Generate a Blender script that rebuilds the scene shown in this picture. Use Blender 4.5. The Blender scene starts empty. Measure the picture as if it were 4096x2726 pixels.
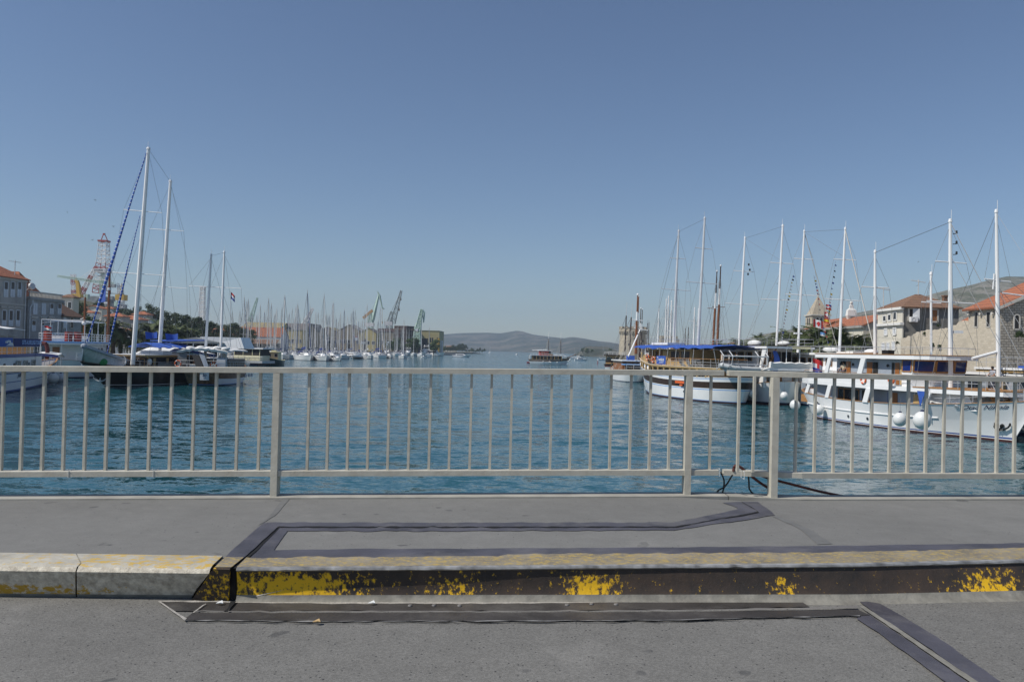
import bpy, bmesh, math, random
from mathutils import Vector, Matrix
random.seed(7)
R = math.radians
scn = bpy.context.scene
COL = scn.collection

# ------------------------------------------------------------------ camera, sky, sun
CZ = 5.45
FPX, CX, CY = 3185.0, 2048.0, 1363.0           # focal length and centre in photograph pixels
PITCH, ROLL = 0.675, 1.375
cam = bpy.data.cameras.new('camera'); cam.lens = 36 * FPX / 4096; cam.sensor_width = 36
cam.clip_start = 0.1; cam.clip_end = 20000
camo = bpy.data.objects.new('camera', cam); COL.objects.link(camo); scn.camera = camo
CAMROT = Matrix.Rotation(R(90 + PITCH), 4, 'X') @ Matrix.Rotation(R(ROLL), 4, 'Z')
camo.matrix_world = Matrix.Translation((0, 0, CZ)) @ CAMROT
SUN_AZ, SUN_EL = 250.0, 48.5
world = bpy.data.worlds.new('World'); scn.world = world; world.use_nodes = True
wn = world.node_tree.nodes; wl = world.node_tree.links
for n in list(wn): wn.remove(n)
sky = wn.new('ShaderNodeTexSky'); sky.sky_type = 'NISHITA'; sky.sun_disc = False
sky.sun_elevation = R(SUN_EL); sky.sun_rotation = R(SUN_AZ); sky.altitude = 0
sky.air_density = 1.0; sky.dust_density = .3; sky.ozone_density = 5.0
hsv = wn.new('ShaderNodeHueSaturation'); hsv.inputs['Saturation'].default_value = .97; hsv.inputs['Value'].default_value = 1.0; hsv.inputs['Hue'].default_value = .503
bg = wn.new('ShaderNodeBackground'); bg.inputs['Strength'].default_value = 0.088
wo = wn.new('ShaderNodeOutputWorld')
wl.new(sky.outputs[0], hsv.inputs['Color']); wl.new(hsv.outputs[0], bg.inputs['Color']); wl.new(bg.outputs[0], wo.inputs[0])
sl = bpy.data.lights.new('sun', 'SUN'); sl.energy = 4.1; sl.angle = R(0.55); sl.color = (1.0, 0.95, 0.87)
so = bpy.data.objects.new('sun', sl); COL.objects.link(so)
az, el = R(SUN_AZ), R(SUN_EL)
SUNV = Vector((math.sin(az) * math.cos(el), math.cos(az) * math.cos(el), math.sin(el)))
so.rotation_euler = SUNV.to_track_quat('Z', 'Y').to_euler()
vs = scn.view_settings; vs.view_transform = 'Standard'; vs.look = 'None'; vs.exposure = 0.0; vs.gamma = 1
scn.cycles.max_bounces = 6; scn.cycles.diffuse_bounces = 2; scn.cycles.glossy_bounces = 3
scn.cycles.transmission_bounces = 3; scn.cycles.volume_bounces = 0; scn.cycles.transparent_max_bounces = 8
scn.cycles.use_denoising = True

# ------------------------------------------------------------------ pixel -> place
def ray(px, py):
 return (CAMROT @ Vector(((px - CX) / FPX, -(py - CY) / FPX, -1.0, 0.0))).to_3d()
def W(px, py, d):                       # point on the ray at world depth Y = d
 r = ray(px, py); return Vector((0, 0, CZ)) + r * (d / r.y)
def G(px, py, z=0.0):                   # point on the ray at height z
 r = ray(px, py); return Vector((0, 0, CZ)) + r * ((z - CZ) / r.z)
def X(px, x):                           # depth at which pixel column px meets the plane of world x (near the horizon)
 r = ray(px, 1390 + (px - 2048) * .024); return x * r.y / r.x

# ------------------------------------------------------------------ materials
def nodes(m):
 m.use_nodes = True; nt = m.node_tree
 return nt, nt.nodes, nt.links, nt.nodes['Principled BSDF']
def ramp(ns, stops):
 r = ns.new('ShaderNodeValToRGB'); e = r.color_ramp.elements
 while len(e) < len(stops): e.new(0.5)
 for k, (p, c) in enumerate(stops):
  e[k].position = p; e[k].color = (c[0], c[1], c[2], 1) if hasattr(c, '__len__') else (c, c, c, 1)
 return r
def mat(name, col, rough=.55, var=.12, scale=3.0, metal=0.0, bump=0.0, bscale=20.0, spec=.5, dirt=None, stretch=(1, 1, 1)):
 m = bpy.data.materials.new(name); nt, ns, ls, b = nodes(m)
 tc = ns.new('ShaderNodeTexCoord'); mp = ns.new('ShaderNodeMapping'); mp.inputs['Scale'].default_value = stretch
 ls.new(tc.outputs['Object'], mp.inputs[0])
 nz = ns.new('ShaderNodeTexNoise'); nz.inputs['Scale'].default_value = scale; nz.inputs['Detail'].default_value = 5
 ls.new(mp.outputs[0], nz.inputs['Vector'])
 lo = [c * (1 - var) for c in col]; hi = [min(1, c * (1 + var)) for c in col]
 r = ramp(ns, [(.3, lo), (.7, hi)]); ls.new(nz.outputs['Fac'], r.inputs[0])
 out = r.outputs[0]
 if dirt:
  n2 = ns.new('ShaderNodeTexNoise'); n2.inputs['Scale'].default_value = scale * .6; n2.inputs['Detail'].default_value = 8; n2.inputs['Roughness'].default_value = .7
  ls.new(mp.outputs[0], n2.inputs['Vector'])
  r2 = ramp(ns, [(.5, 0), (.72, dirt[3] if len(dirt) > 3 else .6)]); ls.new(n2.outputs['Fac'], r2.inputs[0])
  mx = ns.new('ShaderNodeMixRGB'); mx.inputs[2].default_value = (*dirt[:3], 1)
  ls.new(r2.outputs[0], mx.inputs[0]); ls.new(out, mx.inputs[1]); out = mx.outputs[0]
 ls.new(out, b.inputs['Base Color'])
 b.inputs['Roughness'].default_value = rough; b.inputs['Metallic'].default_value = metal
 b.inputs['Specular IOR Level'].default_value = spec
 if bump:
  n3 = ns.new('ShaderNodeTexNoise'); n3.inputs['Scale'].default_value = bscale; n3.inputs['Detail'].default_value = 6
  ls.new(mp.outputs[0], n3.inputs['Vector'])
  bp = ns.new('ShaderNodeBump'); bp.inputs['Strength'].default_value = bump; bp.inputs['Distance'].default_value = .02
  ls.new(n3.outputs['Fac'], bp.inputs['Height']); ls.new(bp.outputs[0], b.inputs['Normal'])
 return m
def brickmat(name, c1, c2, mortar, bw, bh, rough=.9, bump=.6, dirt=(.1, .09, .08, .5), msize=.02, axis='wall'):
 """stone or tile courses laid in metres on walls (u along the wall, v up) or on roofs"""
 m = bpy.data.materials.new(name); nt, ns, ls, b = nodes(m)
 tc = ns.new('ShaderNodeTexCoord'); sx = ns.new('ShaderNodeSeparateXYZ'); ls.new(tc.outputs['Object'], sx.inputs[0])
 ad = ns.new('ShaderNodeMath'); ad.operation = 'ADD'; ls.new(sx.outputs[0], ad.inputs[0]); ls.new(sx.outputs[1], ad.inputs[1])
 cb = ns.new('ShaderNodeCombineXYZ'); ls.new(ad.outputs[0], cb.inputs[0]); ls.new(sx.outputs[2], cb.inputs[1])
 nz = ns.new('ShaderNodeTexNoise'); nz.inputs['Scale'].default_value = 1.3; ls.new(cb.outputs[0], nz.inputs['Vector'])
 vm = ns.new('ShaderNodeVectorMath'); vm.operation = 'MULTIPLY_ADD'; vm.inputs[1].default_value = (.12, .12, 0)
 ls.new(nz.outputs['Color'], vm.inputs[0]); ls.new(cb.outputs[0], vm.inputs[2])
 br = ns.new('ShaderNodeTexBrick'); ls.new(vm.outputs[0], br.inputs['Vector'])
 br.inputs['Color1'].default_value = (*c1, 1); br.inputs['Color2'].default_value = (*c2, 1); br.inputs['Mortar'].default_value = (*mortar, 1)
 br.inputs['Scale'].default_value = 1; br.inputs['Mortar Size'].default_value = msize; br.inputs['Mortar Smooth'].default_value = .3
 br.inputs['Brick Width'].default_value = bw; br.inputs['Row Height'].default_value = bh
 n2 = ns.new('ShaderNodeTexNoise'); n2.inputs['Scale'].default_value = .35; n2.inputs['Detail'].default_value = 10; n2.inputs['Roughness'].default_value = .72
 ls.new(tc.outputs['Object'], n2.inputs['Vector'])
 r2 = ramp(ns, [(.48, 0), (.75, dirt[3])]); ls.new(n2.outputs['Fac'], r2.inputs[0])
 mx = ns.new('ShaderNodeMixRGB'); mx.inputs[2].default_value = (*dirt[:3], 1)
 ls.new(r2.outputs[0], mx.inputs[0]); ls.new(br.outputs['Color'], mx.inputs[1]); ls.new(mx.outputs[0], b.inputs['Base Color'])
 bp = ns.new('ShaderNodeBump'); bp.inputs['Strength'].default_value = bump; bp.inputs['Distance'].default_value = .05; bp.invert = True
 ls.new(br.outputs['Fac'], bp.inputs['Height']); ls.new(bp.outputs[0], b.inputs['Normal'])
 b.inputs['Roughness'].default_value = rough
 return m

M = {}
def mk(k, *a, **kw): M[k] = mat(k, *a, **kw)
mk('white_paint', (.83, .83, .82), .35, .03, 1.5)
mk('white_gel', (.84, .84, .83), .3, .03, 1.0)
mk('cream', (.72, .66, .42), .5, .05)
mk('teak', (.38, .19, .065), .5, .2, 6)
mk('varnish', (.3, .115, .03), .35, .25, 8, stretch=(1, 1, 4))
mk('pale_wood', (.5, .34, .15), .5, .15, 8)
mk('dark_wood', (.045, .026, .017), .45, .35, 5)
mk('brown_hull', (.17, .085, .04), .5, .6, 2.2, dirt=(.16, .09, .04, .5))
mk('black_hull', (.012, .009, .008), .35, .35, 2)
mk('blue_paint', (.03, .075, .28), .4, .08)
mk('sky_paint', (.17, .38, .72), .4, .06)
mk('navy', (.012, .02, .075), .45, .12)
mk('boot_red', (.07, .02, .018), .6, .2)
mk('blue_canvas', (.03, .095, .40), .75, .12, 2, bump=.3, bscale=4)
mk('navy_canvas', (.014, .028, .14), .8, .15, 2, bump=.3, bscale=4)
mk('white_canvas', (.74, .74, .72), .85, .06, 2, bump=.35, bscale=4)
mk('net_grey', (.6, .58, .55), .95, .15, 3)
mk('grey_canvas', (.2, .2, .2), .9, .12, 2, bump=.3, bscale=4)
mk('steel', (.5, .51, .52), .5, .1, 3, metal=.25)
mk('alu', (.6, .61, .62), .4, .06, 2)
mk('grey_mast', (.58, .58, .57), .45, .1, 2)
mk('brown_mast', (.22, .075, .025), .45, .2, 3)
mk('dark_mast', (.06, .03, .022), .5, .2, 3)
mk('wire', (.16, .17, .18), .5, .1)
mk('rope', (.42, .4, .36), .9, .15, 9)
mk('glass', (.016, .02, .026), .08, .2, 1)
mk('blue_glass', (.012, .03, .16), .12, .25, .8)
mk('dark_inside', (.022, .02, .018), .7, .4, 2)
mk('red_raft', (.5, .05, .03), .55, .2, 3)
mk('orange', (.7, .13, .03), .55, .1)
mk('fender_white', (.74, .75, .73), .3, .03)
mk('fender_blue', (.012, .018, .05), .4, .1)
mk('rubber_grey', (.52, .54, .54), .5, .06)
mk('red_boat', (.25, .02, .02), .5, .1)
mk('green_hull', (.008, .04, .038), .35, .3)
mk('grey_hull', (.2, .23, .25), .4, .08)
mk('blue_grey', (.33, .37, .42), .5, .05)
mk('skin', (.42, .23, .15), .6, .05)
mk('hair', (.012, .009, .008), .7, .2)
mk('beige_cloth', (.55, .46, .33), .85, .08)
mk('jeans', (.05, .06, .09), .9, .1)
mk('red_cloth', (.12, .03, .03), .9, .1)
mk('black', (.01, .01, .01), .5, .2)
mk('cable_red', (.10, .022, .016), .6, .3, 6)
mk('cable_black', (.008, .009, .01), .5, .2)
mk('green_net', (.05, .28, .08), .9, .3, 9)
mk('yellow', (.65, .42, .02), .55, .1)
mk('teal_cloth', (.04, .22, .3), .8, .1)
# town
mk('plaster_grey', (.43, .40, .36), .95, .12, .6, dirt=(.12, .11, .1, .55))
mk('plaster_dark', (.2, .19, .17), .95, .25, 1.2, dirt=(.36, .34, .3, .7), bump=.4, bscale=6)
mk('plaster_cream', (.66, .62, .52), .9, .06, .5, dirt=(.36, .33, .28, .45))
mk('plaster_white', (.74, .73, .69), .9, .05, .5, dirt=(.4, .38, .34, .35))
mk('stone_trim', (.55, .52, .46), .9, .1, 2)
mk('shutter_white', (.62, .64, .66), .7, .05)
mk('window_dark', (.035, .04, .05), .15, .3, 1)
mk('concrete', (.34, .33, .31), .95, .14, 1, dirt=(.16, .15, .14, .4), bump=.3)
mk('beige_hall', (.46, .39, .19), .8, .05, .2)
mk('tan_roof', (.34, .28, .14), .8, .1, .3)
mk('grey_roof', (.17, .15, .14), .9, .2, .3)
mk('grey_shed', (.33, .29, .22), .9, .2, .2, dirt=(.1, .09, .08, .5))
mk('rust_hull', (.055, .03, .026), .8, .35, .25, dirt=(.12, .05, .035, .5))
mk('crane_green', (.42, .55, .47), .6, .1, .3)
mk('crane_grey', (.3, .35, .36), .6, .12, .3)
mk('crane_white', (.7, .7, .7), .6, .05)
mk('crane_red', (.35, .06, .05), .6, .1)
mk('crane_yellow', (.55, .34, .04), .6, .1)
mk('crane_orange', (.5, .3, .14), .6, .1)
mk('rig_grey', (.26, .28, .29), .7, .3, .2)
M['wall_stone'] = brickmat('wall_stone', (.60, .53, .42), (.50, .44, .34), (.42, .37, .29), .5, .2, dirt=(.30, .27, .22, .5), bump=.3, msize=.013)
M['rubble_stone'] = brickmat('rubble_stone', (.48, .43, .35), (.36, .33, .28), (.2, .18, .15), .45, .24, dirt=(.19, .17, .14, .5), msize=.04)
M['fort_stone'] = brickmat('fort_stone', (.50, .43, .32), (.42, .36, .27), (.3, .26, .2), 1.1, .5, dirt=(.19, .17, .14, .7))
M['grey_stone'] = brickmat('grey_stone', (.44, .43, .41), (.36, .35, .335), (.27, .26, .25), .7, .33, dirt=(.14, .135, .13, .5))
M['tile_orange'] = brickmat('tile_orange', (.52, .19, .09), (.40, .135, .065), (.2, .08, .05), .24, .34, dirt=(.22, .12, .08, .5), msize=.03)
M['tile_brown'] = brickmat('tile_brown', (.30, .17, .10), (.22, .12, .075), (.12, .07, .05), .24, .34, dirt=(.16, .12, .09, .6), msize=.03)
def foliage(name, c1, c2, c3):
 m = bpy.data.materials.new(name); nt, ns, ls, b = nodes(m)
 tc = ns.new('ShaderNodeTexCoord'); nz = ns.new('ShaderNodeTexNoise'); nz.inputs['Scale'].default_value = .8; nz.inputs['Detail'].default_value = 6
 ls.new(tc.outputs['Object'], nz.inputs['Vector'])
 r = ramp(ns, [(.3, c1), (.5, c2), (.72, c3)]); ls.new(nz.outputs['Fac'], r.inputs[0]); ls.new(r.outputs[0], b.inputs['Base Color'])
 b.inputs['Roughness'].default_value = .7; M[name] = m
foliage('leaf_dark', (.022, .04, .014), (.04, .065, .02), (.07, .10, .03))
foliage('leaf_mid', (.04, .07, .016), (.065, .105, .025), (.10, .14, .04))
foliage('leaf_pine', (.034, .054, .022), (.058, .084, .032), (.09, .118, .045))
foliage('leaf_palm', (.06, .085, .028), (.095, .12, .04), (.16, .17, .065))
mk('bark', (.12, .085, .06), .95, .3, 4)
mk('dates', (.42, .17, .025), .8, .3, 8)

# ------------------------------------------------------------------ mesh builder
class MB:
 def __init__(s): s.v, s.f, s.m = [], [], []
 def add(s, vs, fs, mi=0):
  o = len(s.v); s.v += [Vector(p) for p in vs]
  for f in fs: s.f.append([o + i for i in f]); s.m.append(mi)
  return s
 def box(s, a, b, mi=0):                       # axis aligned, min / max corners
  x0, y0, z0 = a; x1, y1, z1 = b
  return s.add([(x0, y0, z0), (x1, y0, z0), (x1, y1, z0), (x0, y1, z0), (x0, y0, z1), (x1, y0, z1), (x1, y1, z1), (x0, y1, z1)],
      [(3, 2, 1, 0), (4, 5, 6, 7), (0, 1, 5, 4), (1, 2, 6, 5), (2, 3, 7, 6), (3, 0, 4, 7)], mi)
 def bar(s, p, q, w, h, mi=0, up=(0, 0, 1)):   # rectangular bar from p to q, w across, h along up
  p, q = Vector(p), Vector(q); d = (q - p).normalized(); u = Vector(up)
  if abs(d.dot(u)) > .98: u = Vector((0, 1, 0))
  a = d.cross(u).normalized(); u = a.cross(d).normalized(); a *= w / 2; u *= h / 2
  return s.add([p - a - u, p + a - u, p + a + u, p - a + u, q - a - u, q + a - u, q + a + u, q - a + u],
      [(3, 2, 1, 0), (4, 5, 6, 7), (0, 1, 5, 4), (1, 2, 6, 5), (2, 3, 7, 6), (3, 0, 4, 7)][::1], mi)
 def tube(s, p, q, r0, r1=None, n=6, mi=0, cap=True):
  r1 = r0 if r1 is None else r1; p, q = Vector(p), Vector(q); d = (q - p)
  if d.length < 1e-6: return s
  d.normalize(); u = Vector((0, 0, 1)) if abs(d.z) < .9 else Vector((1, 0, 0))
  a = d.cross(u).normalized(); b = d.cross(a).normalized(); vs = []
  for c, r in ((p, r0), (q, r1)):
   for k in range(n):
    t = 2 * math.pi * k / n; vs.append(c + (a * math.cos(t) + b * math.sin(t)) * r)
  fs = [(k, k + n, (k + 1) % n + n, (k + 1) % n) for k in range(n)]
  if cap: fs += [tuple(range(n)), tuple(range(2 * n - 1, n - 1, -1))]
  return s.add(vs, fs, mi)
 def path(s, pts, r, n=6, mi=0):
  for a, b in zip(pts, pts[1:]): s.tube(a, b, r, r, n, mi)
  return s
 def wire(s, p, q, r, sag=0.0, k=1, mi=0, n=4):
  p, q = Vector(p), Vector(q); pts = []
  for i in range(k + 1):
   t = i / k; c = p.lerp(q, t); c.z -= sag * 4 * t * (1 - t); pts.append(c)
  return s.path(pts, r, n, mi)
 def prism(s, poly, z0, z1, mi=0, top=None, mit=None):      # poly in xy; top = other poly for taper
  n = len(poly); top = top or poly
  vs = [(x, y, z0) for x, y in poly] + [(x, y, z1) for x, y in top]
  s.add(vs, [(k, (k + 1) % n, (k + 1) % n + n, k + n) for k in range(n)], mi)
  s.add(vs, [tuple(range(n, 2 * n)), tuple(range(n - 1, -1, -1))], mi if mit is None else mit)
  return s
 def slab(s, pts, t, mi=0):                    # any planar polygon thickened along its normal (t may be negative)
  pts = [Vector(p) for p in pts]; n = len(pts)
  nr = Vector((0, 0, 0))
  for k in range(n): nr += (pts[k] - pts[0]).cross(pts[(k + 1) % n] - pts[0])
  nr.normalize(); vs = pts + [p + nr * t for p in pts]
  return s.add(vs, [tuple(range(n - 1, -1, -1)), tuple(range(n, 2 * n))] + [(k, (k + 1) % n, (k + 1) % n + n, k + n) for k in range(n)], mi)
 def ball(s, c, r, n=10, m=7, mi=0, sc=(1, 1, 1)):
  c = Vector(c); vs = [c + Vector((0, 0, r * sc[2]))]
  for i in range(1, m):
   a = math.pi * i / m
   for k in range(n):
    t = 2 * math.pi * k / n
    vs.append(c + Vector((math.sin(a) * math.cos(t) * sc[0], math.sin(a) * math.sin(t) * sc[1], math.cos(a) * sc[2])) * r)
  vs.append(c - Vector((0, 0, r * sc[2]))); fs = [(0, 1 + k, 1 + (k + 1) % n) for k in range(n)]
  for i in range(m - 2):
   for k in range(n):
    a, b = 1 + i * n + k, 1 + i * n + (k + 1) % n; fs.append((a, a + n, b + n, b))
  L = len(vs) - 1; o = 1 + (m - 2) * n; fs += [(o + (k + 1) % n, o + k, L) for k in range(n)]
  return s.add(vs, fs, mi)
 def torus(s, c, R0, r, ax=(0, 1, 0), n=14, m=6, mis=None):
  c = Vector(c); ax = Vector(ax).normalized(); u = ax.orthogonal().normalized(); w = ax.cross(u); vs = []
  for k in range(n):
   t = 2 * math.pi * k / n; d = u * math.cos(t) + w * math.sin(t)
   for j in range(m):
    p = 2 * math.pi * j / m; vs.append(c + d * (R0 + r * math.cos(p)) + ax * r * math.sin(p))
  for k in range(n):
   fs = []
   for j in range(m):
    a, b = k * m + j, k * m + (j + 1) % m; a2, b2 = ((k + 1) % n) * m + j, ((k + 1) % n) * m + (j + 1) % m
    fs.append((a, a2, b2, b))
   o = len(s.v)
   if k == 0: base = o; s.v += vs
   for f in fs: s.f.append([base + i for i in f]); s.m.append(mis(k) if mis else 0)
  return s
 def loft(s, rings, mi=None, close=True, capa=False, capb=False):   # rings: equal length point lists
  n = len(rings[0]); o = len(s.v)
  for r in rings: s.v += [Vector(p) for p in r]
  for i in range(len(rings) - 1):
   for k in range(n if close else n - 1):
    a, b = o + i * n + k, o + i * n + (k + 1) % n
    s.f.append([a, b, b + n, a + n]); s.m.append(mi(i, k) if callable(mi) else (mi or 0))
  if capa: s.f.append([o + k for k in range(n - 1, -1, -1)]); s.m.append(0)
  if capb: s.f.append([o + (len(rings) - 1) * n + k for k in range(n)]); s.m.append(0)
  return s
 def xf(s, mtx):
  s.v = [mtx @ v for v in s.v]; return s
 def mesh(s, name, mats, smooth=False, fix=True):
  me = bpy.data.meshes.new(name); me.from_pydata([tuple(v) for v in s.v], [], s.f); me.update()
  for m in (mats if isinstance(mats, (list, tuple)) else [mats]): me.materials.append(M[m] if isinstance(m, str) else m)
  me.polygons.foreach_set('material_index', s.m)
  if fix:
   bm = bmesh.new(); bm.from_mesh(me); bmesh.ops.recalc_face_normals(bm, faces=bm.faces); bm.to_mesh(me); bm.free()
  if smooth:
   me.polygons.foreach_set('use_smooth', [True] * len(me.polygons))
   if smooth != 'full':
    try: me.set_sharp_from_angle(angle=R(38))
    except Exception: pass
  me.update(); return me
 def build(s, name, mats, parent=None, smooth=False, fix=True):
  o = bpy.data.objects.new(name, s.mesh(name, mats, smooth, fix)); COL.objects.link(o)
  if parent is not None: o.parent = parent
  return o
def tag(o, label=None, cat=None, group=None, kind=None):
 if label: o['label'] = label
 if cat: o['category'] = cat
 if group: o['group'] = group
 if kind: o['kind'] = kind
 return o
MW = {}
def thing(name, label, cat, loc=(0, 0, 0), rz=0.0, group=None):
 o = bpy.data.objects.new(name, None); COL.objects.link(o); o.empty_display_size = .2
 o.location = loc; o.rotation_euler = (0, 0, rz); MW[o.name] = Matrix.Translation(Vector(loc)) @ Matrix.Rotation(rz, 4, 'Z')
 return tag(o, label, cat, group)
def mw(o): return MW[o.name]
def loc_(o, p): return mw(o).inverted() @ Vector(p)          # world -> the thing's own frame
def side(o, px, py, y):                                        # ray meets the plane local y = const  -> local point
 mi = mw(o).inverted(); c = mi @ Vector((0, 0, CZ)); r = mi.to_3x3() @ ray(px, py); return c + r * ((y - c.y) / r.y)
def frontp(o, px, py, x):                                      # ray meets the plane local x = const
 mi = mw(o).inverted(); c = mi @ Vector((0, 0, CZ)); r = mi.to_3x3() @ ray(px, py); return c + r * ((x - c.x) / r.x)
KIDS = {}
def dup(root, loc, rz=0.0, sc=1.0, label=None, group=None, kids=None):
 r = root.copy(); COL.objects.link(r); r.location = loc; r.rotation_euler = (0, 0, rz)
 r.scale = (sc, sc, sc) if not hasattr(sc, '__len__') else sc
 if label: r['label'] = label
 if group: r['group'] = group
 if root not in KIDS: KIDS[root] = [(c, list(c.children)) for c in root.children]
 for ch, gs in KIDS[root]:
  c = ch.copy(); COL.objects.link(c); c.parent = r
  for g in gs:
   d = g.copy(); COL.objects.link(d); d.parent = c
 return r
def text_mb(s, size, ext=.004, shear=0.0, align='CENTER', bold=0.0):
 cu = bpy.data.curves.new('lettering', 'FONT'); cu.body = s; cu.size = size; cu.extrude = ext; cu.shear = shear
 cu.align_x = align; cu.align_y = 'CENTER'; cu.offset = bold; cu.resolution_u = 3
 o = bpy.data.objects.new('lettering', cu); COL.objects.link(o); bpy.context.view_layer.update()
 me = bpy.data.meshes.new_from_object(o.evaluated_get(bpy.context.evaluated_depsgraph_get()))
 mb = MB(); mb.add([v.co.copy() for v in me.vertices], [list(p.vertices) for p in me.polygons])
 bpy.data.objects.remove(o); bpy.data.curves.remove(cu); bpy.data.meshes.remove(me)
 return mb
def frame(o, xdir, ydir):                                      # matrix placing text: x along xdir, y along ydir
 x = Vector(xdir).normalized(); y = Vector(ydir).normalized(); z = x.cross(y).normalized(); y = z.cross(x)
 m = Matrix((x, y, z)).transposed().to_4x4(); m.translation = Vector(o); return m
def smooth(a, b, t):
 t = max(0, min(1, (t - a) / (b - a))); return t * t * (3 - 2 * t)
# ------------------------------------------------------------------ water
def water_mat():
 """open water: wave slopes are taken straight from noise, so far water keeps its roughness"""
 m = bpy.data.materials.new('sea_water'); nt, ns, ls, b = nodes(m); tc = ns.new('ShaderNodeTexCoord')
 def layer(scale, st, det, dist=0.0, out='Color'):
  mp = ns.new('ShaderNodeMapping'); mp.inputs['Scale'].default_value = st; mp.inputs['Rotation'].default_value = (0, 0, R(12)); ls.new(tc.outputs['Object'], mp.inputs[0])
  n = ns.new('ShaderNodeTexNoise'); n.inputs['Scale'].default_value = scale; n.inputs['Detail'].default_value = det; n.inputs['Roughness'].default_value = .58; n.inputs['Distortion'].default_value = dist
  ls.new(mp.outputs[0], n.inputs['Vector']); return n.outputs[out]
 def vm(op, x, y):
  q = ns.new('ShaderNodeVectorMath'); q.operation = op; ls.new(x, q.inputs[0])
  if isinstance(y, tuple): q.inputs[1].default_value = y
  else: ls.new(y, q.inputs[1])
  return q.outputs[0]
 gust = ns.new('ShaderNodeMapRange'); gust.inputs['From Min'].default_value = .35; gust.inputs['From Max'].default_value = .65; gust.inputs['To Min'].default_value = .6; gust.inputs['To Max'].default_value = 1.3
 ls.new(layer(.035, (1, 2.4, 1), 3, .5, 'Fac'), gust.inputs[0])
 tot = None
 for sc, st, det, di, kx, ky in ((.30, (1, 2.0, 1), 2, .5, .30, .62), (1.15, (1, 1.9, 1), 3, .6, .42, .80), (5.0, (1, 1.5, 1), 2, .3, .34, .45)):
  s_ = vm('MULTIPLY', vm('SUBTRACT', layer(sc, st, det, di), (.5, .5, .5)), (kx * WAVE, ky * WAVE, 0)); tot = s_ if tot is None else vm('ADD', tot, s_)
 g = ns.new('ShaderNodeVectorMath'); g.operation = 'SCALE'; ls.new(tot, g.inputs[0]); ls.new(gust.outputs[0], g.inputs['Scale'])
 nn = ns.new('ShaderNodeVectorMath'); nn.operation = 'NORMALIZE'; ls.new(vm('ADD', g.outputs[0], (0, 0, 1)), nn.inputs[0]); ls.new(nn.outputs[0], b.inputs['Normal'])
 r = ramp(ns, [(.35, (.010, .074, .094)), (.65, (.016, .098, .118))]); ls.new(layer(.014, (1, 3.0, 1), 4, 0, 'Fac'), r.inputs[0]); ls.new(r.outputs[0], b.inputs['Base Color'])
 b.inputs['Roughness'].default_value = .07; b.inputs['IOR'].default_value = 1.33; return m
WAVE = .7
M['sea'] = water_mat()
mb = MB(); xs = [-4800, -1500, -400, -120, -40, 0, 40, 120, 400, 1500, 4800]; ys = [-60, 0, 20, 60, 150, 400, 1200, 3000, 5100]
for j in range(len(ys) - 1):
 for i in range(len(xs) - 1):
  mb.add([(xs[i], ys[j], 0), (xs[i + 1], ys[j], 0), (xs[i + 1], ys[j + 1], 0), (xs[i], ys[j + 1], 0)], [(0, 1, 2, 3)])
tag(mb.build('water', 'sea', fix=False), kind='structure')

# ------------------------------------------------------------------ land
def land_mat(name, rock, scrub, dark, sc, bump=.8, thr=(.42, .6)):
 m = bpy.data.materials.new(name); nt, ns, ls, b = nodes(m)
 tc = ns.new('ShaderNodeTexCoord')
 n1 = ns.new('ShaderNodeTexNoise'); n1.inputs['Scale'].default_value = sc; n1.inputs['Detail'].default_value = 12; n1.inputs['Roughness'].default_value = .68
 n2 = ns.new('ShaderNodeTexNoise'); n2.inputs['Scale'].default_value = sc * 9; n2.inputs['Detail'].default_value = 6; n2.inputs['Roughness'].default_value = .7
 ls.new(tc.outputs['Object'], n1.inputs['Vector']); ls.new(tc.outputs['Object'], n2.inputs['Vector'])
 r1 = ramp(ns, [(thr[0], scrub), (thr[1], rock)]); ls.new(n1.outputs['Fac'], r1.inputs[0])
 r2 = ramp(ns, [(.52, 0), (.62, .8)]); ls.new(n2.outputs['Fac'], r2.inputs[0])
 mx = ns.new('ShaderNodeMixRGB'); mx.inputs[2].default_value = (*dark, 1)
 ls.new(r2.outputs[0], mx.inputs[0]); ls.new(r1.outputs[0], mx.inputs[1]); ls.new(mx.outputs[0], b.inputs['Base Color'])
 bp = ns.new('ShaderNodeBump'); bp.inputs['Strength'].default_value = bump; bp.inputs['Distance'].default_value = 3
 ls.new(n2.outputs['Fac'], bp.inputs['Height']); ls.new(bp.outputs[0], b.inputs['Normal']); b.inputs['Roughness'].default_value = .95
 M[name] = m
land_mat('hill_far', (.15, .13, .10), (.038, .048, .032), (.018, .026, .018), .006, thr=(.47, .60))
land_mat('hill_rock', (.27, .245, .2), (.10, .105, .06), (.05, .06, .032), .014, thr=(.42, .58))
land_mat('hill_town', (.16, .15, .10), (.06, .075, .035), (.04, .05, .03), .03)
land_mat('shore_rock', (.36, .32, .25), (.26, .24, .18), (.12, .12, .08), .12)
def lerp_tab(tab, x):
 if x <= tab[0][0]: return tab[0][1]
 for (a, p), (b, q) in zip(tab, tab[1:]):
  if x <= b: return p + (q - p) * (x - a) / (b - a)
 return tab[-1][1]
from mathutils import noise as mnoise
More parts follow.
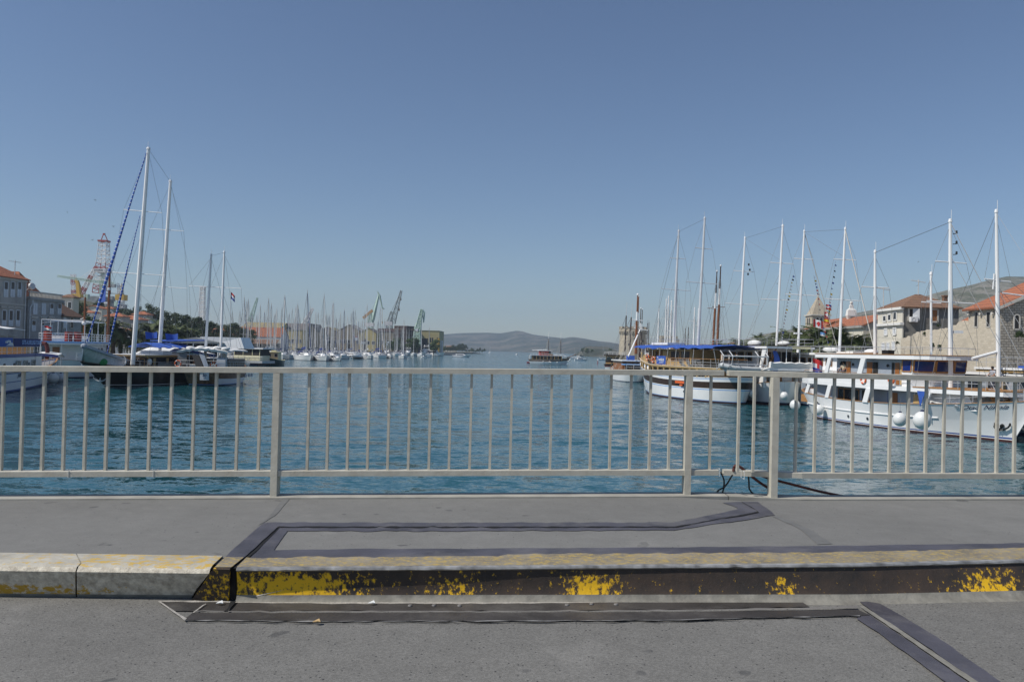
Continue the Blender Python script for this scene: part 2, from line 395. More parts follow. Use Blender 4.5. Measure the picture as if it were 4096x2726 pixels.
def hill(name, ridge, d0, d1, m, step=14, rows=22, rough=.06, z0=-.3, pw=1.15, fs=1.0):
 """terrain between a shore and a skyline; d0/d1 may be tables over the column"""
 mb = MB(); cols = []
 p = ridge[0][0]
 f0 = d0 if callable(d0) else (lambda q: d0); f1 = d1 if callable(d1) else (lambda q: d1)
 while p <= ridge[-1][0] + .1: cols.append(p); p += step
 rings = []
 for q in cols:
  zr = W(q, lerp_tab(ridge, q), f1(q)).z; col = []
  for r in range(rows + 5):
   t = r / rows; d = f0(q) + (f1(q) - f0(q)) * t; x = W(q, 1390, d).x
   z = z0 + (zr - z0) * (t ** pw if t <= 1 else max(0, 1 - (t - 1) * 2.2))
   w = mnoise.fractal(Vector((x, d, 0)) * (fs * 6 / (f1(q) - f0(q))), 1.0, 2.0, 5)
   z += w * rough * (zr - z0) * min(1, 4 * t) * (1 - smooth(.72, 1, t) * .8 if t <= 1 else .3)
   col.append((x, d, max(z, z0)))
  rings.append(col)
 mb.loft(rings, 0, close=False)
 o = mb.build(name, m, smooth='full'); tag(o, kind='structure'); return o
hill('hills', [(900, 1356), (1300, 1345), (1600, 1338), (1757, 1337.6), (1852, 1331.5), (1940, 1329.8), (2001, 1332.5), (2039, 1326), (2067, 1322), (2090, 1325.5), (2134, 1338),
    (2205, 1346.8), (2252, 1352), (2290, 1346.8), (2327, 1352), (2395, 1363.8), (2446, 1368.8), (2480, 1377), (2700, 1392)],
  lambda q: 3300 - max(0, q - 2000) * 3.6, lambda q: 4300 - max(0, q - 2000) * 2.6, 'hill_far', rough=.05, step=9, fs=2.2)
hill('mountain', [(2880, 1392), (2950, 1368), (3013, 1346), (3091, 1329), (3190, 1312), (3244, 1297), (3342, 1273), (3418, 1252), (3560, 1225), (3674, 1197), (3743, 1171), (3812, 1152),
     (3960, 1119), (4029, 1104), (4096, 1106), (4300, 1098), (4700, 1110), (5200, 1160)], 420, 1500, 'hill_rock', rough=.10, z0=.5, fs=2.2)
# quays and ground under the towns
def ground(name, poly, z, m, zb=-1.5):
 mb = MB(); mb.prism(poly, zb, z); o = mb.build(name, m); return tag(o, kind='structure')
ground('quay_right', [(42.5, -40), (42.5, 240), (70, 470), (900, 470), (900, -40)], 1.15, 'concrete')
ground('quay_left', [(-72, -40), (-72, 150), (-63, 166), (-61, 178), (-400, 178), (-400, -40)], 1.2, 'concrete')
ground('quay_marina', [(-64, 178.5), (-78, 205), (-96, 290), (-104, 420), (-98, 560), (-86, 640), (-60, 672), (-44, 760), (-400, 900), (-400, 178.5)], 1.1, 'concrete')
hill('hillside', [(-700, 1235), (-300, 1190), (0, 1205), (280, 1192), (400, 1215), (520, 1262), (600, 1292), (760, 1318), (880, 1338), (960, 1350), (1060, 1366)],
  lambda q: 175 + max(0, q - 200) * .26, lambda q: 330 + max(0, q - 200) * .2, 'hill_town', rough=.05, z0=1.05, step=20, rows=12)
# wooded point in front of the hills, pale rock shore
mb = MB(); pts = []
for k in range(25):
 t = k / 24; px = 1690 + 246 * t; a = G(px, 1412.5 + 2.0 * t)
 pts.append(a)
mb2 = MB(); rings = []
for k, a in enumerate(pts):
 t = k / 24; e = min(1, (1 - t) * 6) * (1 + .25 * random.random())
 rings.append([a + Vector((0, 0, -.6)), a + Vector((0, 1.5, .5 * e)), a + Vector((0, 4, 1.5 * e)), a + Vector((-4, 22 + 30 * (1 - t), 2.0 * e)), a + Vector((-12, 50 + 80 * (1 - t), 1.2 * e)), a + Vector((-14, 70 + 100 * (1 - t), -.6))])
mb2.loft(rings, 0, close=False); tag(mb2.build('headland', 'shore_rock'), kind='structure')
rings = []
for k in range(20):                                              # low far shore at the right
 t = k / 19; a = G(2335 + 150 * t, 1424.5 + 4.0 * t); e = min(1, t * 3)
 rings.append([a + Vector((0, 0, -.6)), a + Vector((0, 3, .8)), a + Vector((0, 40, 1 + 7 * e)), a + Vector((0, 150, 1 + 13 * e)), a + Vector((0, 230, -.5))])
MB().loft(rings, 0, close=False).build('shore', 'hill_far')['kind'] = 'structure'

# air
hz = bpy.data.materials.new('haze'); hz.use_nodes = True; hn = hz.node_tree
for n in list(hn.nodes): hn.nodes.remove(n)
pv = hn.nodes.new('ShaderNodeVolumePrincipled'); ho = hn.nodes.new('ShaderNodeOutputMaterial')
pv.inputs['Color'].default_value = (.66, .82, 1.0, 1); pv.inputs['Density'].default_value = .00016; pv.inputs['Anisotropy'].default_value = .1
hn.links.new(pv.outputs[0], ho.inputs['Volume']); M['haze'] = hz
tag(MB().box((-4900, -90, -3.0), (4900, 5300, 260)).build('haze', 'haze'), kind='stuff')

# ------------------------------------------------------------------ the bridge
def zs(x):                                                       # height of the footway along the bridge
 if x < 2.0: return 4.221 + .0165 * (x - 1.43) if x < 1.5 else 4.2222 + (x - 1.5) * .0165 * (1 - (x - 1.5))
 return 4.2263 - .0006 * (x - 2.0)
KERB = .19
def D(px, py, dz=0.0):
 r = ray(px, py); z = 4.2
 for _ in range(9):
  t = (z + dz - CZ) / r.z; z = zs(r.x * t)
 return Vector((r.x * t, r.y * t, z + dz))
def ribbon(mb, up, lo, dz, n=40, mi=0, wb=3.4):                          # strip on the deck between two pixel polylines
 def samp(pl, k):
  L = [0.0]
  for a, b in zip(pl, pl[1:]): L.append(L[-1] + math.hypot(b[0] - a[0], b[1] - a[1]))
  s = L[-1] * k / n
  for i in range(len(pl) - 1):
   if s <= L[i + 1] + 1e-9:
    t = (s - L[i]) / max(1e-9, L[i + 1] - L[i]); return pl[i][0] + (pl[i + 1][0] - pl[i][0]) * t, pl[i][1] + (pl[i + 1][1] - pl[i][1]) * t
  return pl[-1]
 def jit(p, o): return p[0], p[1] + wb * mnoise.noise(Vector((p[0] * .02, o, p[1] * .02))) + wb * .5 * mnoise.noise(Vector((p[0] * .09, o, p[1] * .09)))
 rings = []
 for k in range(n + 1): rings.append([D(*jit(samp(up, k), 1), dz), D(*jit(samp(lo, k), 7), dz)])
 mb.loft(rings, mi, close=False); return mb
def yr(x): return 6.61 + (x + 4.25) * .0637 if x < 1.95 else 6.84 + (x - 1.79) * .14
def asphalt(name, c, agg, con, pits, bump=.5):
 m = bpy.data.materials.new(name); nt, ns, ls, b = nodes(m); tc = ns.new('ShaderNodeTexCoord')
 def vor(sc):
  v = ns.new('ShaderNodeTexVoronoi'); v.inputs['Scale'].default_value = sc; ls.new(tc.outputs['Object'], v.inputs['Vector']); sp = ns.new('ShaderNodeSeparateXYZ'); ls.new(v.outputs['Color'], sp.inputs[0]); return v, sp
 def nz(sc, det, stops):
  n = ns.new('ShaderNodeTexNoise'); n.inputs['Scale'].default_value = sc; n.inputs['Detail'].default_value = det; n.inputs['Roughness'].default_value = .65; ls.new(tc.outputs['Object'], n.inputs['Vector']); r = ramp(ns, stops); ls.new(n.outputs['Fac'], r.inputs[0]); return r.outputs[0]
 def mul(x, y, bl='MULTIPLY', f=1.0):
  q = ns.new('ShaderNodeMixRGB'); q.blend_type = bl
  if isinstance(f, float): q.inputs[0].default_value = f
  else: ls.new(f, q.inputs[0])
  ls.new(x, q.inputs[1])
  if isinstance(y, tuple): q.inputs[2].default_value = (*y, 1)
  else: ls.new(y, q.inputs[2])
  return q.outputs[0]
 v, sp = vor(agg); r1 = ramp(ns, [(0, [q * (1 - con) for q in c]), (.5, c), (1, [q * (1 + con) for q in c])]); ls.new(sp.outputs[0], r1.inputs[0])
 col = mul(r1.outputs[0], nz(.45, 10, [(.3, .84), (.7, 1.12)])); col = mul(col, nz(7, 6, [(.3, .93), (.7, 1.07)]))
 v2, s2 = vor(48); d = ramp(ns, [(.16, 1), (.3, 0)]); ls.new(v2.outputs['Distance'], d.inputs[0]); e = ramp(ns, [(pits, 1), (pits + .02, 0)]); ls.new(s2.outputs[0], e.inputs[0]); k = ns.new('ShaderNodeMath'); k.operation = 'MULTIPLY'; ls.new(d.outputs[0], k.inputs[0]); ls.new(e.outputs[0], k.inputs[1])
 col = mul(col, (.045, .045, .047), 'MIX', k.outputs[0]); col = mul(col, (.055, .057, .06), 'MIX', nz(3.4, 2, [(.69, 0), (.71, .55)])); col = mul(col, (.30, .29, .27), 'MIX', nz(1.7, 9, [(.6, 0), (.72, .35)]))
 ls.new(col, b.inputs['Base Color']); b.inputs['Roughness'].default_value = .95; b.inputs['Specular IOR Level'].default_value = .25
 bp = ns.new('ShaderNodeBump'); bp.inputs['Strength'].default_value = bump; bp.inputs['Distance'].default_value = .004; ls.new(v.outputs['Distance'], bp.inputs['Height']); ls.new(bp.outputs[0], b.inputs['Normal']); M[name] = m
asphalt('road_asphalt', (.178, .174, .162), 150, .22, .16, .35)
asphalt('walk_asphalt', (.188, .186, .176), 240, .10, .02, .15)
mk('walk_patch', (.145, .145, .14), .95, .1, 8)
mk('lip_concrete', (.36, .345, .30), .9, .15, 5, dirt=(.17, .16, .14, .5))
mk('rail_paint', (.50, .475, .40), .55, .09, 11, dirt=(.36, .31, .23, .55), bump=.09, bscale=45)
mk('deck_steel', (.088, .084, .098), .55, .3, 3.5, metal=.15, dirt=(.19, .18, .17, .75), bump=.15, bscale=30)
mk('plate_steel', (.062, .056, .052), .55, .35, 2.5, metal=.15, dirt=(.17, .16, .145, .7), bump=.15, bscale=30)
mk('bright_steel', (.36, .35, .33), .5, .5, 14, metal=.4)
mk('grout', (.37, .35, .315), .95, .2, 14, bump=.5, bscale=40)
mk('shadow_gap', (.008, .008, .008), .9)
mk('stud', (.2, .19, .18), .5, .2)
def painted(name, base, paint, patches, z0, z1, thr, fine=14.0, streak=(1, 1, 1), dirtc=None, floor=.0, bmp=.3, vs=5):
 """worn paint: patches = (x centre, half width, weight); more paint survives inside them and, with z0>z1, towards z1"""
 m = bpy.data.materials.new(name); nt, ns, ls, b = nodes(m); tc = ns.new('ShaderNodeTexCoord')
 sx = ns.new('ShaderNodeSeparateXYZ'); ls.new(tc.outputs['Object'], sx.inputs[0])
 def ma(op, x, y, cl=False):
  q = ns.new('ShaderNodeMath'); q.operation = op; q.use_clamp = cl
  for k, t in enumerate((x, y)):
   if isinstance(t, (int, float)): q.inputs[k].default_value = t
   else: ls.new(t, q.inputs[k])
  return q.outputs[0]
 acc = floor
 for xc, hw, wt in patches:
  t = ma('SUBTRACT', 1.0, ma('DIVIDE', ma('ABSOLUTE', ma('SUBTRACT', sx.outputs[0], xc), 0), hw), True)
  acc = ma('ADD', acc, ma('MULTIPLY', t, wt))
 mp = ns.new('ShaderNodeMapping'); mp.inputs['Scale'].default_value = streak; ls.new(tc.outputs['Object'], mp.inputs[0])
 n = ns.new('ShaderNodeTexNoise'); n.inputs['Scale'].default_value = fine; n.inputs['Detail'].default_value = 10; n.inputs['Roughness'].default_value = .72
 ls.new(mp.outputs[0], n.inputs['Vector'])
 zz = ma('DIVIDE', ma('SUBTRACT', sx.outputs[2], z0), z1 - z0, True) if z0 != z1 else 1.0
 tot = ma('ADD', ma('MULTIPLY', acc, zz), n.outputs['Fac'])
 r = ramp(ns, [(thr - .02, 0), (thr + .06, 1)]); ls.new(tot, r.inputs[0])
 n2 = ns.new('ShaderNodeTexNoise'); n2.inputs['Scale'].default_value = vs; n2.inputs['Detail'].default_value = 8; n2.inputs['Roughness'].default_value = .7; ls.new(tc.outputs['Object'], n2.inputs['Vector'])
 rb = ramp(ns, [(.35, [q * .7 for q in base]), (.7, dirtc or [q * 1.5 for q in base])]); ls.new(n2.outputs['Fac'], rb.inputs[0])
 mx = ns.new('ShaderNodeMixRGB'); mx.inputs[2].default_value = (*paint, 1); ls.new(r.outputs[0], mx.inputs[0]); ls.new(rb.outputs[0], mx.inputs[1])
 ls.new(mx.outputs[0], b.inputs['Base Color']); b.inputs['Roughness'].default_value = .7
 bp = ns.new('ShaderNodeBump'); bp.inputs['Strength'].default_value = bmp; bp.inputs['Distance'].default_value = .012
 ls.new(n.outputs['Fac'], bp.inputs['Height']); ls.new(bp.outputs[0], b.inputs['Normal']); M[name] = m
YEL = (.86, .50, .012)
painted('kerb_face', (.042, .036, .032), YEL, [(-1.25, .66, .25), (.48, .26, .23), (-.28, .3, .12), (1.62, .12, .18), (2.9, .35, .22), (3.6, .5, .16), (.1, 6, .02)], zs(.5) + .03, zs(.5) - .1, .64, 34, (1, 1, .7), (.075, .05, .035))
painted('kerb_band', (.26, .225, .165), (.46, .33, .09), [(0, 9, .05)], 0, 0, .57, 26, (1, 2, 1), (.33, .285, .21))
painted('kerb_stone_paint', (.47, .44, .365), (.55, .36, .06), [(-2.2, 1.1, .09), (-1.7, .5, .05)], 0, 0, .6, 16, (1, 2, 1), (.56, .53, .45))
painted('kerb_stone_face', (.52, .46, .36), (.50, .30, .03), [(-3.0, 1.25, .3)], zs(-2.5) - .085, zs(-2.5) - .13, .68, 26, (1, 1, 1.6), (.84, .78, .64), bmp=.9, vs=22)
mk('kerb_soot', (.23, .22, .19), .95, .25, 12, bump=.4)
RIM = [(-800, 2243), (0, 2256), (838, 2267), (945, 2269), (1800, 2265), (2503, 2259.5), (3399, 2254), (4096, 2238), (5000, 2215)]
def rim(p): return lerp_tab(RIM, p)
# footway (asphalt) with its concrete lip, and the carriageway
xs_ = [-9 + .5 * k for k in range(38)]
def strip(mb, fa, fb, za, zb, mi=0):
 return mb.loft([[(x, fa(x), zs(x) + za), (x, fb(x), zs(x) + zb)] for x in xs_], mi, close=False)
def yk(x):
 p = 2048 + x / 4.65 * FPX; return D(p, rim(p)).y
mb = MB(); strip(mb, lambda x: yr(x) - .12, lambda x: yk(x) + .05, 0, 0); tag(mb.build('sidewalk', 'walk_asphalt'), kind='structure')
mb = MB()
for seg in ([x for x in xs_ if x <= 1.5] + [1.897], [1.903] + [x for x in xs_ if x > 2]):
 mb.loft([[(x, yr(x) - .12, zs(x) - .02), (x, yr(x) - .12, zs(x) + .012), (x, yr(x) + .075, zs(x) + .014), (x, yr(x) + .075, zs(x) - .55), (x, yr(x) - .3, zs(x) - .6)] for x in seg], 0, close=False)
tag(mb.build('bridge_edge', 'lip_concrete'), kind='structure')
mb = MB(); mb.loft([[(x, yk(x) + .1, zs(x) - KERB), (x, -7.0, zs(x) - KERB - .02), (x, -7.0, zs(x) - .9), (x, yr(x) - .3, zs(x) - .9), (x, yr(x) - .3, zs(x) - .06), (x, yk(x) + .1, zs(x) - .06)] for x in xs_], lambda i, k: 0 if k == 0 else 1, close=False)
tag(mb.build('road', ['road_asphalt', 'concrete']), kind='structure')
# stone kerb blocks: top, rounded nose, face
def kerb_stone(pa, pb, label, slant=None):
 n = 12; rings = []
 for k in range(n + 1):
  t = k / n
  def px(b): return pa + ((pb if slant is None else b) - pa) * t
  sl = slant or (pb, pb, pb)
  a, b_, c = px(sl[0]), px(sl[1]), px(sl[2])
  top = D(a, 2208 + max(-9, a * .0146), .012); nose = D(b_, rim(b_), .012); foot = D(c, 2389 + c * .008, -KERB - .01)
  rings.append([top + Vector((0, 0, -.1)), top, nose + Vector((0, .05, .0)), nose + Vector((0, .012, -.012)), nose + Vector((0, -.004, -.035)), nose.lerp(foot, .68) + Vector((0, -.004, 0)), nose.lerp(foot, .86) + Vector((0, -.004, 0)), foot, foot + Vector((0, .12, 0))])
 mb = MB(); mb.loft(rings, lambda i, k: 0 if k < 3 else (1 if k < 6 else 2), close=True, capa=True, capb=True)
 o = mb.build('kerb_stone', ['kerb_stone_paint', 'kerb_stone_face', 'kerb_soot'], smooth=True)
 tag(o, label, 'kerb', 'pale stone kerb blocks of the footway')
kerb_stone(-900, 303, 'pale stone kerb block with worn yellow paint left of the crack')
kerb_stone(309, 838, 'pale stone kerb block with chipped slanted end against the black steel frame', (891, 838, 762))
# steel frame of the left leaf: slanted end plate and its top
t = thing('steel_frame', 'dark steel end frame of the left bridge leaf with yellow painted nose beside the gap', 'bridge joint', (0, 0, 0))
mb = MB(); ribbon(mb, [(1058, 2087), (940, 2187), (858, 2267)], [(1111, 2104), (1020, 2190), (924, 2270)], .014, 12); mb.build('top_plate', 'deck_steel', t)
mb = MB(); ribbon(mb, [(900, 2224), (858, 2266)], [(975, 2226), (924, 2269)], .018, 6); mb.build('paint_patch', 'kerb_band', t)
a, b_, c, d_ = D(856, 2268, .014), D(922, 2270, .014), D(918, 2398, -KERB), D(768, 2396, -KERB)
mb = MB(); mb.slab([a, d_, c, b_], .015); mb.build('front_plate', 'kerb_face', t)
mb = MB(); ribbon(mb, [(1112, 2105), (1022, 2190), (926, 2271)], [(1118, 2107), (1036, 2192), (943, 2271)], .008, 10)
mb.slab([D(921, 2271, .006), D(918, 2400, -KERB), D(944, 2400, -KERB), D(945, 2271, .006)], -.004); mb.build('joint_gap', 'shadow_gap', t)
# steel kerb beam of the right leaf: purple top, paint band, bright nose, face, foot
t = thing('steel_kerb', 'long black steel kerb beam with flaking yellow paint along the footway edge', 'kerb', (0, 0, 0))
BT = [(1093, 2198), (1400, 2193), (2000, 2191), (2696, 2187), (3400, 2180), (4096, 2171), (5000, 2158)]
mb = MB(); ribbon(mb, BT, [(1010, 2240)] + [(p, rim(p) - 34) for p in (1400, 2000, 2696, 3400, 4096, 5000)], .008, 50); mb.build('top_flange', 'deck_steel', t)
def wob(p, y): return (p, y + 5 * mnoise.noise(Vector((p * .011, y, 3))) + 3 * mnoise.noise(Vector((p * .05, y, 1))))
mb = MB(); ribbon(mb, [wob(p, rim(p) - 41 - (7 if p > 2000 else 0)) for p in range(985, 5000, 24)], [(p, rim(p) - 3) for p in range(947, 5000, 24)], .012, 180); mb.build('paint_band', 'kerb_band', t)
mb = MB(); rings = []
P = [947 + 40 * k for k in range(100)]
for p in P:
 n_ = D(p, rim(p), .012); j = .003 * mnoise.noise(Vector((p * .03, 0, 0)))
 rings.append([n_ + Vector((0, .02, .001)), n_ + Vector((0, -.008, -.001 + j)), n_ + Vector((0, -.012, -.012 + j * 2)), n_ + Vector((0, -.004, -.02))])
mb.loft(rings, 0, close=False); mb.build('nose', 'bright_steel', t, smooth=True)
def footy(p): return 2402 + (0 if p < 3420 else -(p - 3420) * .022)
mb = MB(); rings = []
for p in P:
 n_ = D(p, rim(p), .012); f_ = D(p, footy(p), -KERB + .003)
 rings.append([n_ + Vector((0, .0, -.018)), n_.lerp(f_, .5) + Vector((0, .006, 0)), n_.lerp(f_, .82) + Vector((0, .0, 0)), n_.lerp(f_, .93) + Vector((0, -.012, 0)), f_ + Vector((0, -.03, .004)), f_ + Vector((0, -.06, -.004))])
mb.loft(rings, lambda i, k: 0 if k < 2 else 1, close=False); mb.build('face', ['kerb_face', 'kerb_soot'], t, smooth=True)
mb = MB(); q = [(985, 2388), (1150, 2352), (1400, 2305), (1560, 2278), (1700, 2268)]
pts = [D(p, rim(p), 0).lerp(D(p, footy(p), -KERB), (y - rim(p)) / (footy(p) - rim(p))) + Vector((0, -.012, 0)) for p, y in q]
mb.path(pts, .0065, 5); mb.build('weld_line', 'stone_trim', t)
# joint frame let into the footway
t = thing('joint_frame', 'flat purple grey steel strips outlining the movable joint set in the footway asphalt', 'bridge joint', (0, 0, 0))
mb = MB(); ribbon(mb, [(1062, 2087), (1800, 2089), (2690, 2087), (2705, 2086), (2960, 2034), (2890, 2007)], [(1112, 2105), (1800, 2105), (2690, 2104), (2712, 2103), (3035, 2045), (2962, 2004)], .004, 90); mb.build('outer_strip', 'deck_steel', t)
mb = MB(); ribbon(mb, [(1116, 2106), (1800, 2106), (2690, 2105), (2713, 2104), (3038, 2046), (2965, 2004)], [(1150, 2122), (1800, 2122), (2690, 2118), (2725, 2114), (3102, 2058), (3032, 2005)], .004, 90); mb.build('inner_strip', 'deck_steel', t)
mb = MB(); ribbon(mb, [(1114, 2103.5), (1800, 2104), (2690, 2103.5), (2712, 2102.5), (3035, 2044), (2962, 2003)], [(1116, 2107), (1800, 2107.2), (2690, 2106.5), (2715, 2105), (3041, 2046.5), (2967, 2004)], .008, 90); mb.build('joint_gap', 'shadow_gap', t)
mb = MB(); ribbon(mb, [(1118, 2107), (1038, 2192), (1000, 2228)], [(1150, 2122), (1095, 2198), (1082, 2228)], .0045, 10); mb.build('side_strip', 'deck_steel', t)
mb = MB(); ribbon(mb, [(1133, 1992), (1080, 2060), (1030, 2100)], [(1160, 1992), (1100, 2062), (1052, 2090)], .003, 8); tag(mb.build('asphalt_seam', 'walk_patch'), 'darker asphalt seam running from the first railing post to the joint frame', 'asphalt seam')
mb = MB(); ribbon(mb, [(3090, 2062), (3200, 2115), (3270, 2176)], [(3118, 2062), (3240, 2115), (3330, 2174)], .003, 8); tag(mb.build('asphalt_seam', 'walk_patch'), 'darker asphalt seam running from the arrow corner of the joint to the steel kerb', 'asphalt seam')
# plates of the carriageway joint
t = thing('road_joint', 'long dark steel plates of the expansion joint lying in the road beside the kerb', 'bridge joint', (0, 0, 0))
Z = -KERB
mb = MB(); ribbon(mb, [(633, 2402), (1300, 2411), (2000, 2411), (2700, 2404), (3200, 2400)], [(700, 2441), (1300, 2440), (2000, 2440), (2700, 2436), (3240, 2424)], Z + .006, 60); mb.build('rear_plate', 'plate_steel', t)
mb = MB(); ribbon(mb, [(770, 2448), (1300, 2448), (2000, 2447), (2700, 2444), (3432, 2436)], [(735, 2477), (1300, 2481), (2000, 2480), (2700, 2477), (3480, 2458)], Z + .010, 60); mb.build('front_plate', 'plate_steel', t)
mb = MB(); ribbon(mb, [(775, 2441), (1300, 2441), (2000, 2441), (2700, 2437), (3425, 2424)], [(775, 2444), (1300, 2444), (2000, 2444), (2700, 2440), (3430, 2428)], Z + .013, 60); mb.build('bright_edge', 'stud', t)
mb = MB(); ribbon(mb, [(735, 2477), (1300, 2481), (2000, 2480), (2700, 2477), (3440, 2459)], [(735, 2479.5), (1300, 2483.5), (2000, 2482), (2700, 2478.5), (3440, 2460.5)], Z + .014, 60); mb.build('plate_lip', 'bright_steel', t)
mb = MB(); ribbon(mb, [(640, 2401), (1300, 2403), (2000, 2402), (2700, 2398), (3430, 2392)], [(628, 2404), (1300, 2412), (2000, 2412), (2700, 2405), (3420, 2401)], Z + .007, 60); mb.build('grout_strip', 'grout', t)
mb = MB(); ribbon(mb, [(632, 2402), (738, 2478)], [(640, 2402), (748, 2474)], Z + .012, 6); ribbon(mb, [(822, 2412), (770, 2447)], [(826, 2413), (775, 2447)], Z + .014, 4); mb.build('end_weld', 'grout', t)
mb = MB(); ribbon(mb, [(921, 2402), (912, 2430), (893, 2443)], [(946, 2402), (932, 2420), (908, 2443)], Z + .016, 6); mb.build('gap_hole', 'shadow_gap', t)
for px, py in ((1640, 2421), (1736, 2420), (1838, 2421), (2268, 2418), (2366, 2414), (2464, 2416)):
 c = D(px, py, Z + .008); MB().tube(c, c + Vector((0, 0, .006)), .013, .010, 10).build('bolt_head', 'stud', t)
t = thing('road_joint', 'pair of dark steel plates with a rusty gap running diagonally off the bottom right corner', 'bridge joint', (0, 0, 0))
mb = MB(); ribbon(mb, [(3428, 2398), (3530, 2470), (3700, 2578), (3905, 2722), (4060, 2840)], [(3520, 2412), (3610, 2462), (3760, 2553), (4002, 2724), (4170, 2840)], Z + .008, 30); mb.build('right_plate', 'deck_steel', t)
mb = MB(); ribbon(mb, [(3425, 2470), (3530, 2540), (3785, 2726), (3930, 2840)], [(3470, 2452), (3600, 2538), (3872, 2726), (4020, 2840)], Z + .008, 30); mb.build('left_plate', 'deck_steel', t)
mb = MB(); ribbon(mb, [(3440, 2424), (3480, 2452), (3605, 2535), (3875, 2722), (4025, 2840)], [(3455, 2424), (3500, 2450), (3622, 2530), (3908, 2722), (4060, 2840)], Z + .011, 30); mb.build('rusty_gap', 'kerb_soot', t)
# railings
def railing(label, x0, x1, posts, bars, ybase):
 t = thing('railing', label, 'railing', (0, 0, 0))
 def P(x, h, dy=0): return Vector((x, yr(x) + dy, zs(x) + h))
 def beam(h0, h1, e0, e1):
  mb = MB(); n = 8; rings = []
  for k in range(n + 1):
   x = e0 + (e1 - e0) * k / n; b = .004
   rings.append([P(x, h0, -.045), P(x, h1 - b, -.045), P(x, h1, -.041), P(x, h1, .041), P(x, h1 - b, .045), P(x, h0, .045)])
  return mb.loft(rings, 0, capa=True, capb=True)
 beam(1.047, 1.094, x0 + .03, x1).build('top_rail', 'rail_paint', t)
 beam(.178, .226, x0, x1 - .03).build('bottom_rail', 'rail_paint', t)
 for px in posts:
  x = px; MB().bar(P(x, .0, .0), P(x, 1.044, .0), .056, .106, up=(0, 1, 0)).build('post', 'rail_paint', t)
 for px in bars:
  x = 0
  for _ in range(6): x = W(px, 1877, yr(x)).x
  MB().bar(P(x, .224), P(x, 1.049), .021, .03, up=(0, 1, 0)).build('baluster', 'rail_paint', t)
 return t
lb = [8 / 2.3 + 84.8 * k - 8 * 84.8 for k in range(8)]
lb += [q / 2.3008 for q in (8, 190, 385, 580, 775, 970, 1167, 1365, 1560, 1768, 1970, 2172)] + [1024 + q / 2.3008 for q in (20, 470, 652, 838, 1024, 1210, 1400, 1590, 1775, 1965, 2150, 2337)] + [2048 + q / 2.3008 for q in (163, 348, 530, 717, 896, 1080, 1260, 1438, 1815)]
rb = [2048 + q / 2.3008 for q in (2033, 2215)] + [3072 + q / 2.3008 for q in (247, 423, 597, 770, 944, 1113, 1280, 1446, 1611, 1777, 1937, 2100, 2262)]
rb += [rb[-1] + 70 * k for k in range(1, 9)]
railing('grey painted steel railing of the left bridge leaf, ending at the gap', -8.6, 1.86, [-5.5, -1.975, 1.555], lb, 0)
railing('grey painted steel railing of the right bridge leaf, starting at the gap', 1.875, 7.2, [2.285, 5.82], rb, 0)
def dpx(l): return [W(2600 + a / 2.6178, 1750 + b / 2.6178, y) for a, b, y in l]
tag(MB().path(dpx([(740, 360, 6.95), (760, 400, 6.98), (775, 440, 7.02), (776, 490, 7.04), (770, 520, 7.05), (745, 532, 7.06), (720, 545, 7.07), (706, 565, 7.08), (698, 592, 7.08), (696, 660, 7.09)]), .0075).build('cable', 'cable_black'), 'black cable hanging from the end of the left railing leaf', 'cable')
tag(MB().path(dpx([(862, 392, 6.9), (840, 425, 6.96), (815, 470, 7.0), (775, 520, 7.03), (762, 560, 7.05), (752, 600, 7.06), (748, 660, 7.06)]), .0075).build('cable', 'cable_black'), 'black cable slanting down from the corner of the right railing leaf', 'cable')
tag(MB().path(dpx([(1030, 380, 6.95), (1036, 470, 7.0), (1038, 530, 7.02), (1062, 568, 7.04), (1110, 606, 7.06), (1170, 640, 7.08), (1300, 690, 7.1)]), .0075).build('cable', 'cable_black'), 'thin black cable curving down below the right bottom rail, left of the post', 'cable')
tag(MB().path(dpx([(872, 350, 6.95), (880, 310, 6.95), (893, 290, 6.96), (920, 292, 6.97), (950, 308, 6.98), (1000, 350, 7.0), (1060, 400, 7.02), (1150, 468, 7.05), (1235, 522, 7.07), (1300, 575, 7.1), (1380, 660, 7.12)]), .0125).build('hose', 'cable_red'), 'dark red hose looped over the start of the right bottom rail', 'hose')
tag(MB().path(dpx([(1130, 385, 7.0), (1240, 422, 7.02), (1350, 452, 7.03), (1500, 490, 7.05), (1650, 530, 7.08), (1800, 566, 7.1), (2000, 606, 7.15), (2100, 622, 7.2), (2250, 640, 7.25), (2500, 690, 7.3)]), .0125).build('hose', 'cable_red'), 'long dark red hose sloping away behind the right bridge post', 'hose')
for px, py, tt in ((2880, 1877, 0), (2978, 1884, 0), (612, 1890, 1), (272, 1888, 1)):
 x = 0
 for _ in range(6): x = W(px, py, yr(x) - .05).x
 mb = MB(); q = [Vector((x, yr(x) + a, zs(x) + h)) for a, h in ((-.048, .172), (-.048, .232), (.048, .232), (.048, .172), (-.048, .172))]
 mb.path(q, .0022, 5); mb.tube(q[1], q[1] + Vector((-.004, -.01, .012)), .002)
 tag(mb.build('cable_tie', 'fender_white'), ['white cable tie on the bottom rail at the end of the left leaf', 'white cable tie on the bottom rail at the start of the right leaf', 'white tie round the bottom rail below the eighth bar from the left', 'white tie round the bottom rail below the fourth bar from the left'][[2880, 2978, 612, 272].index(px)], 'cable tie')
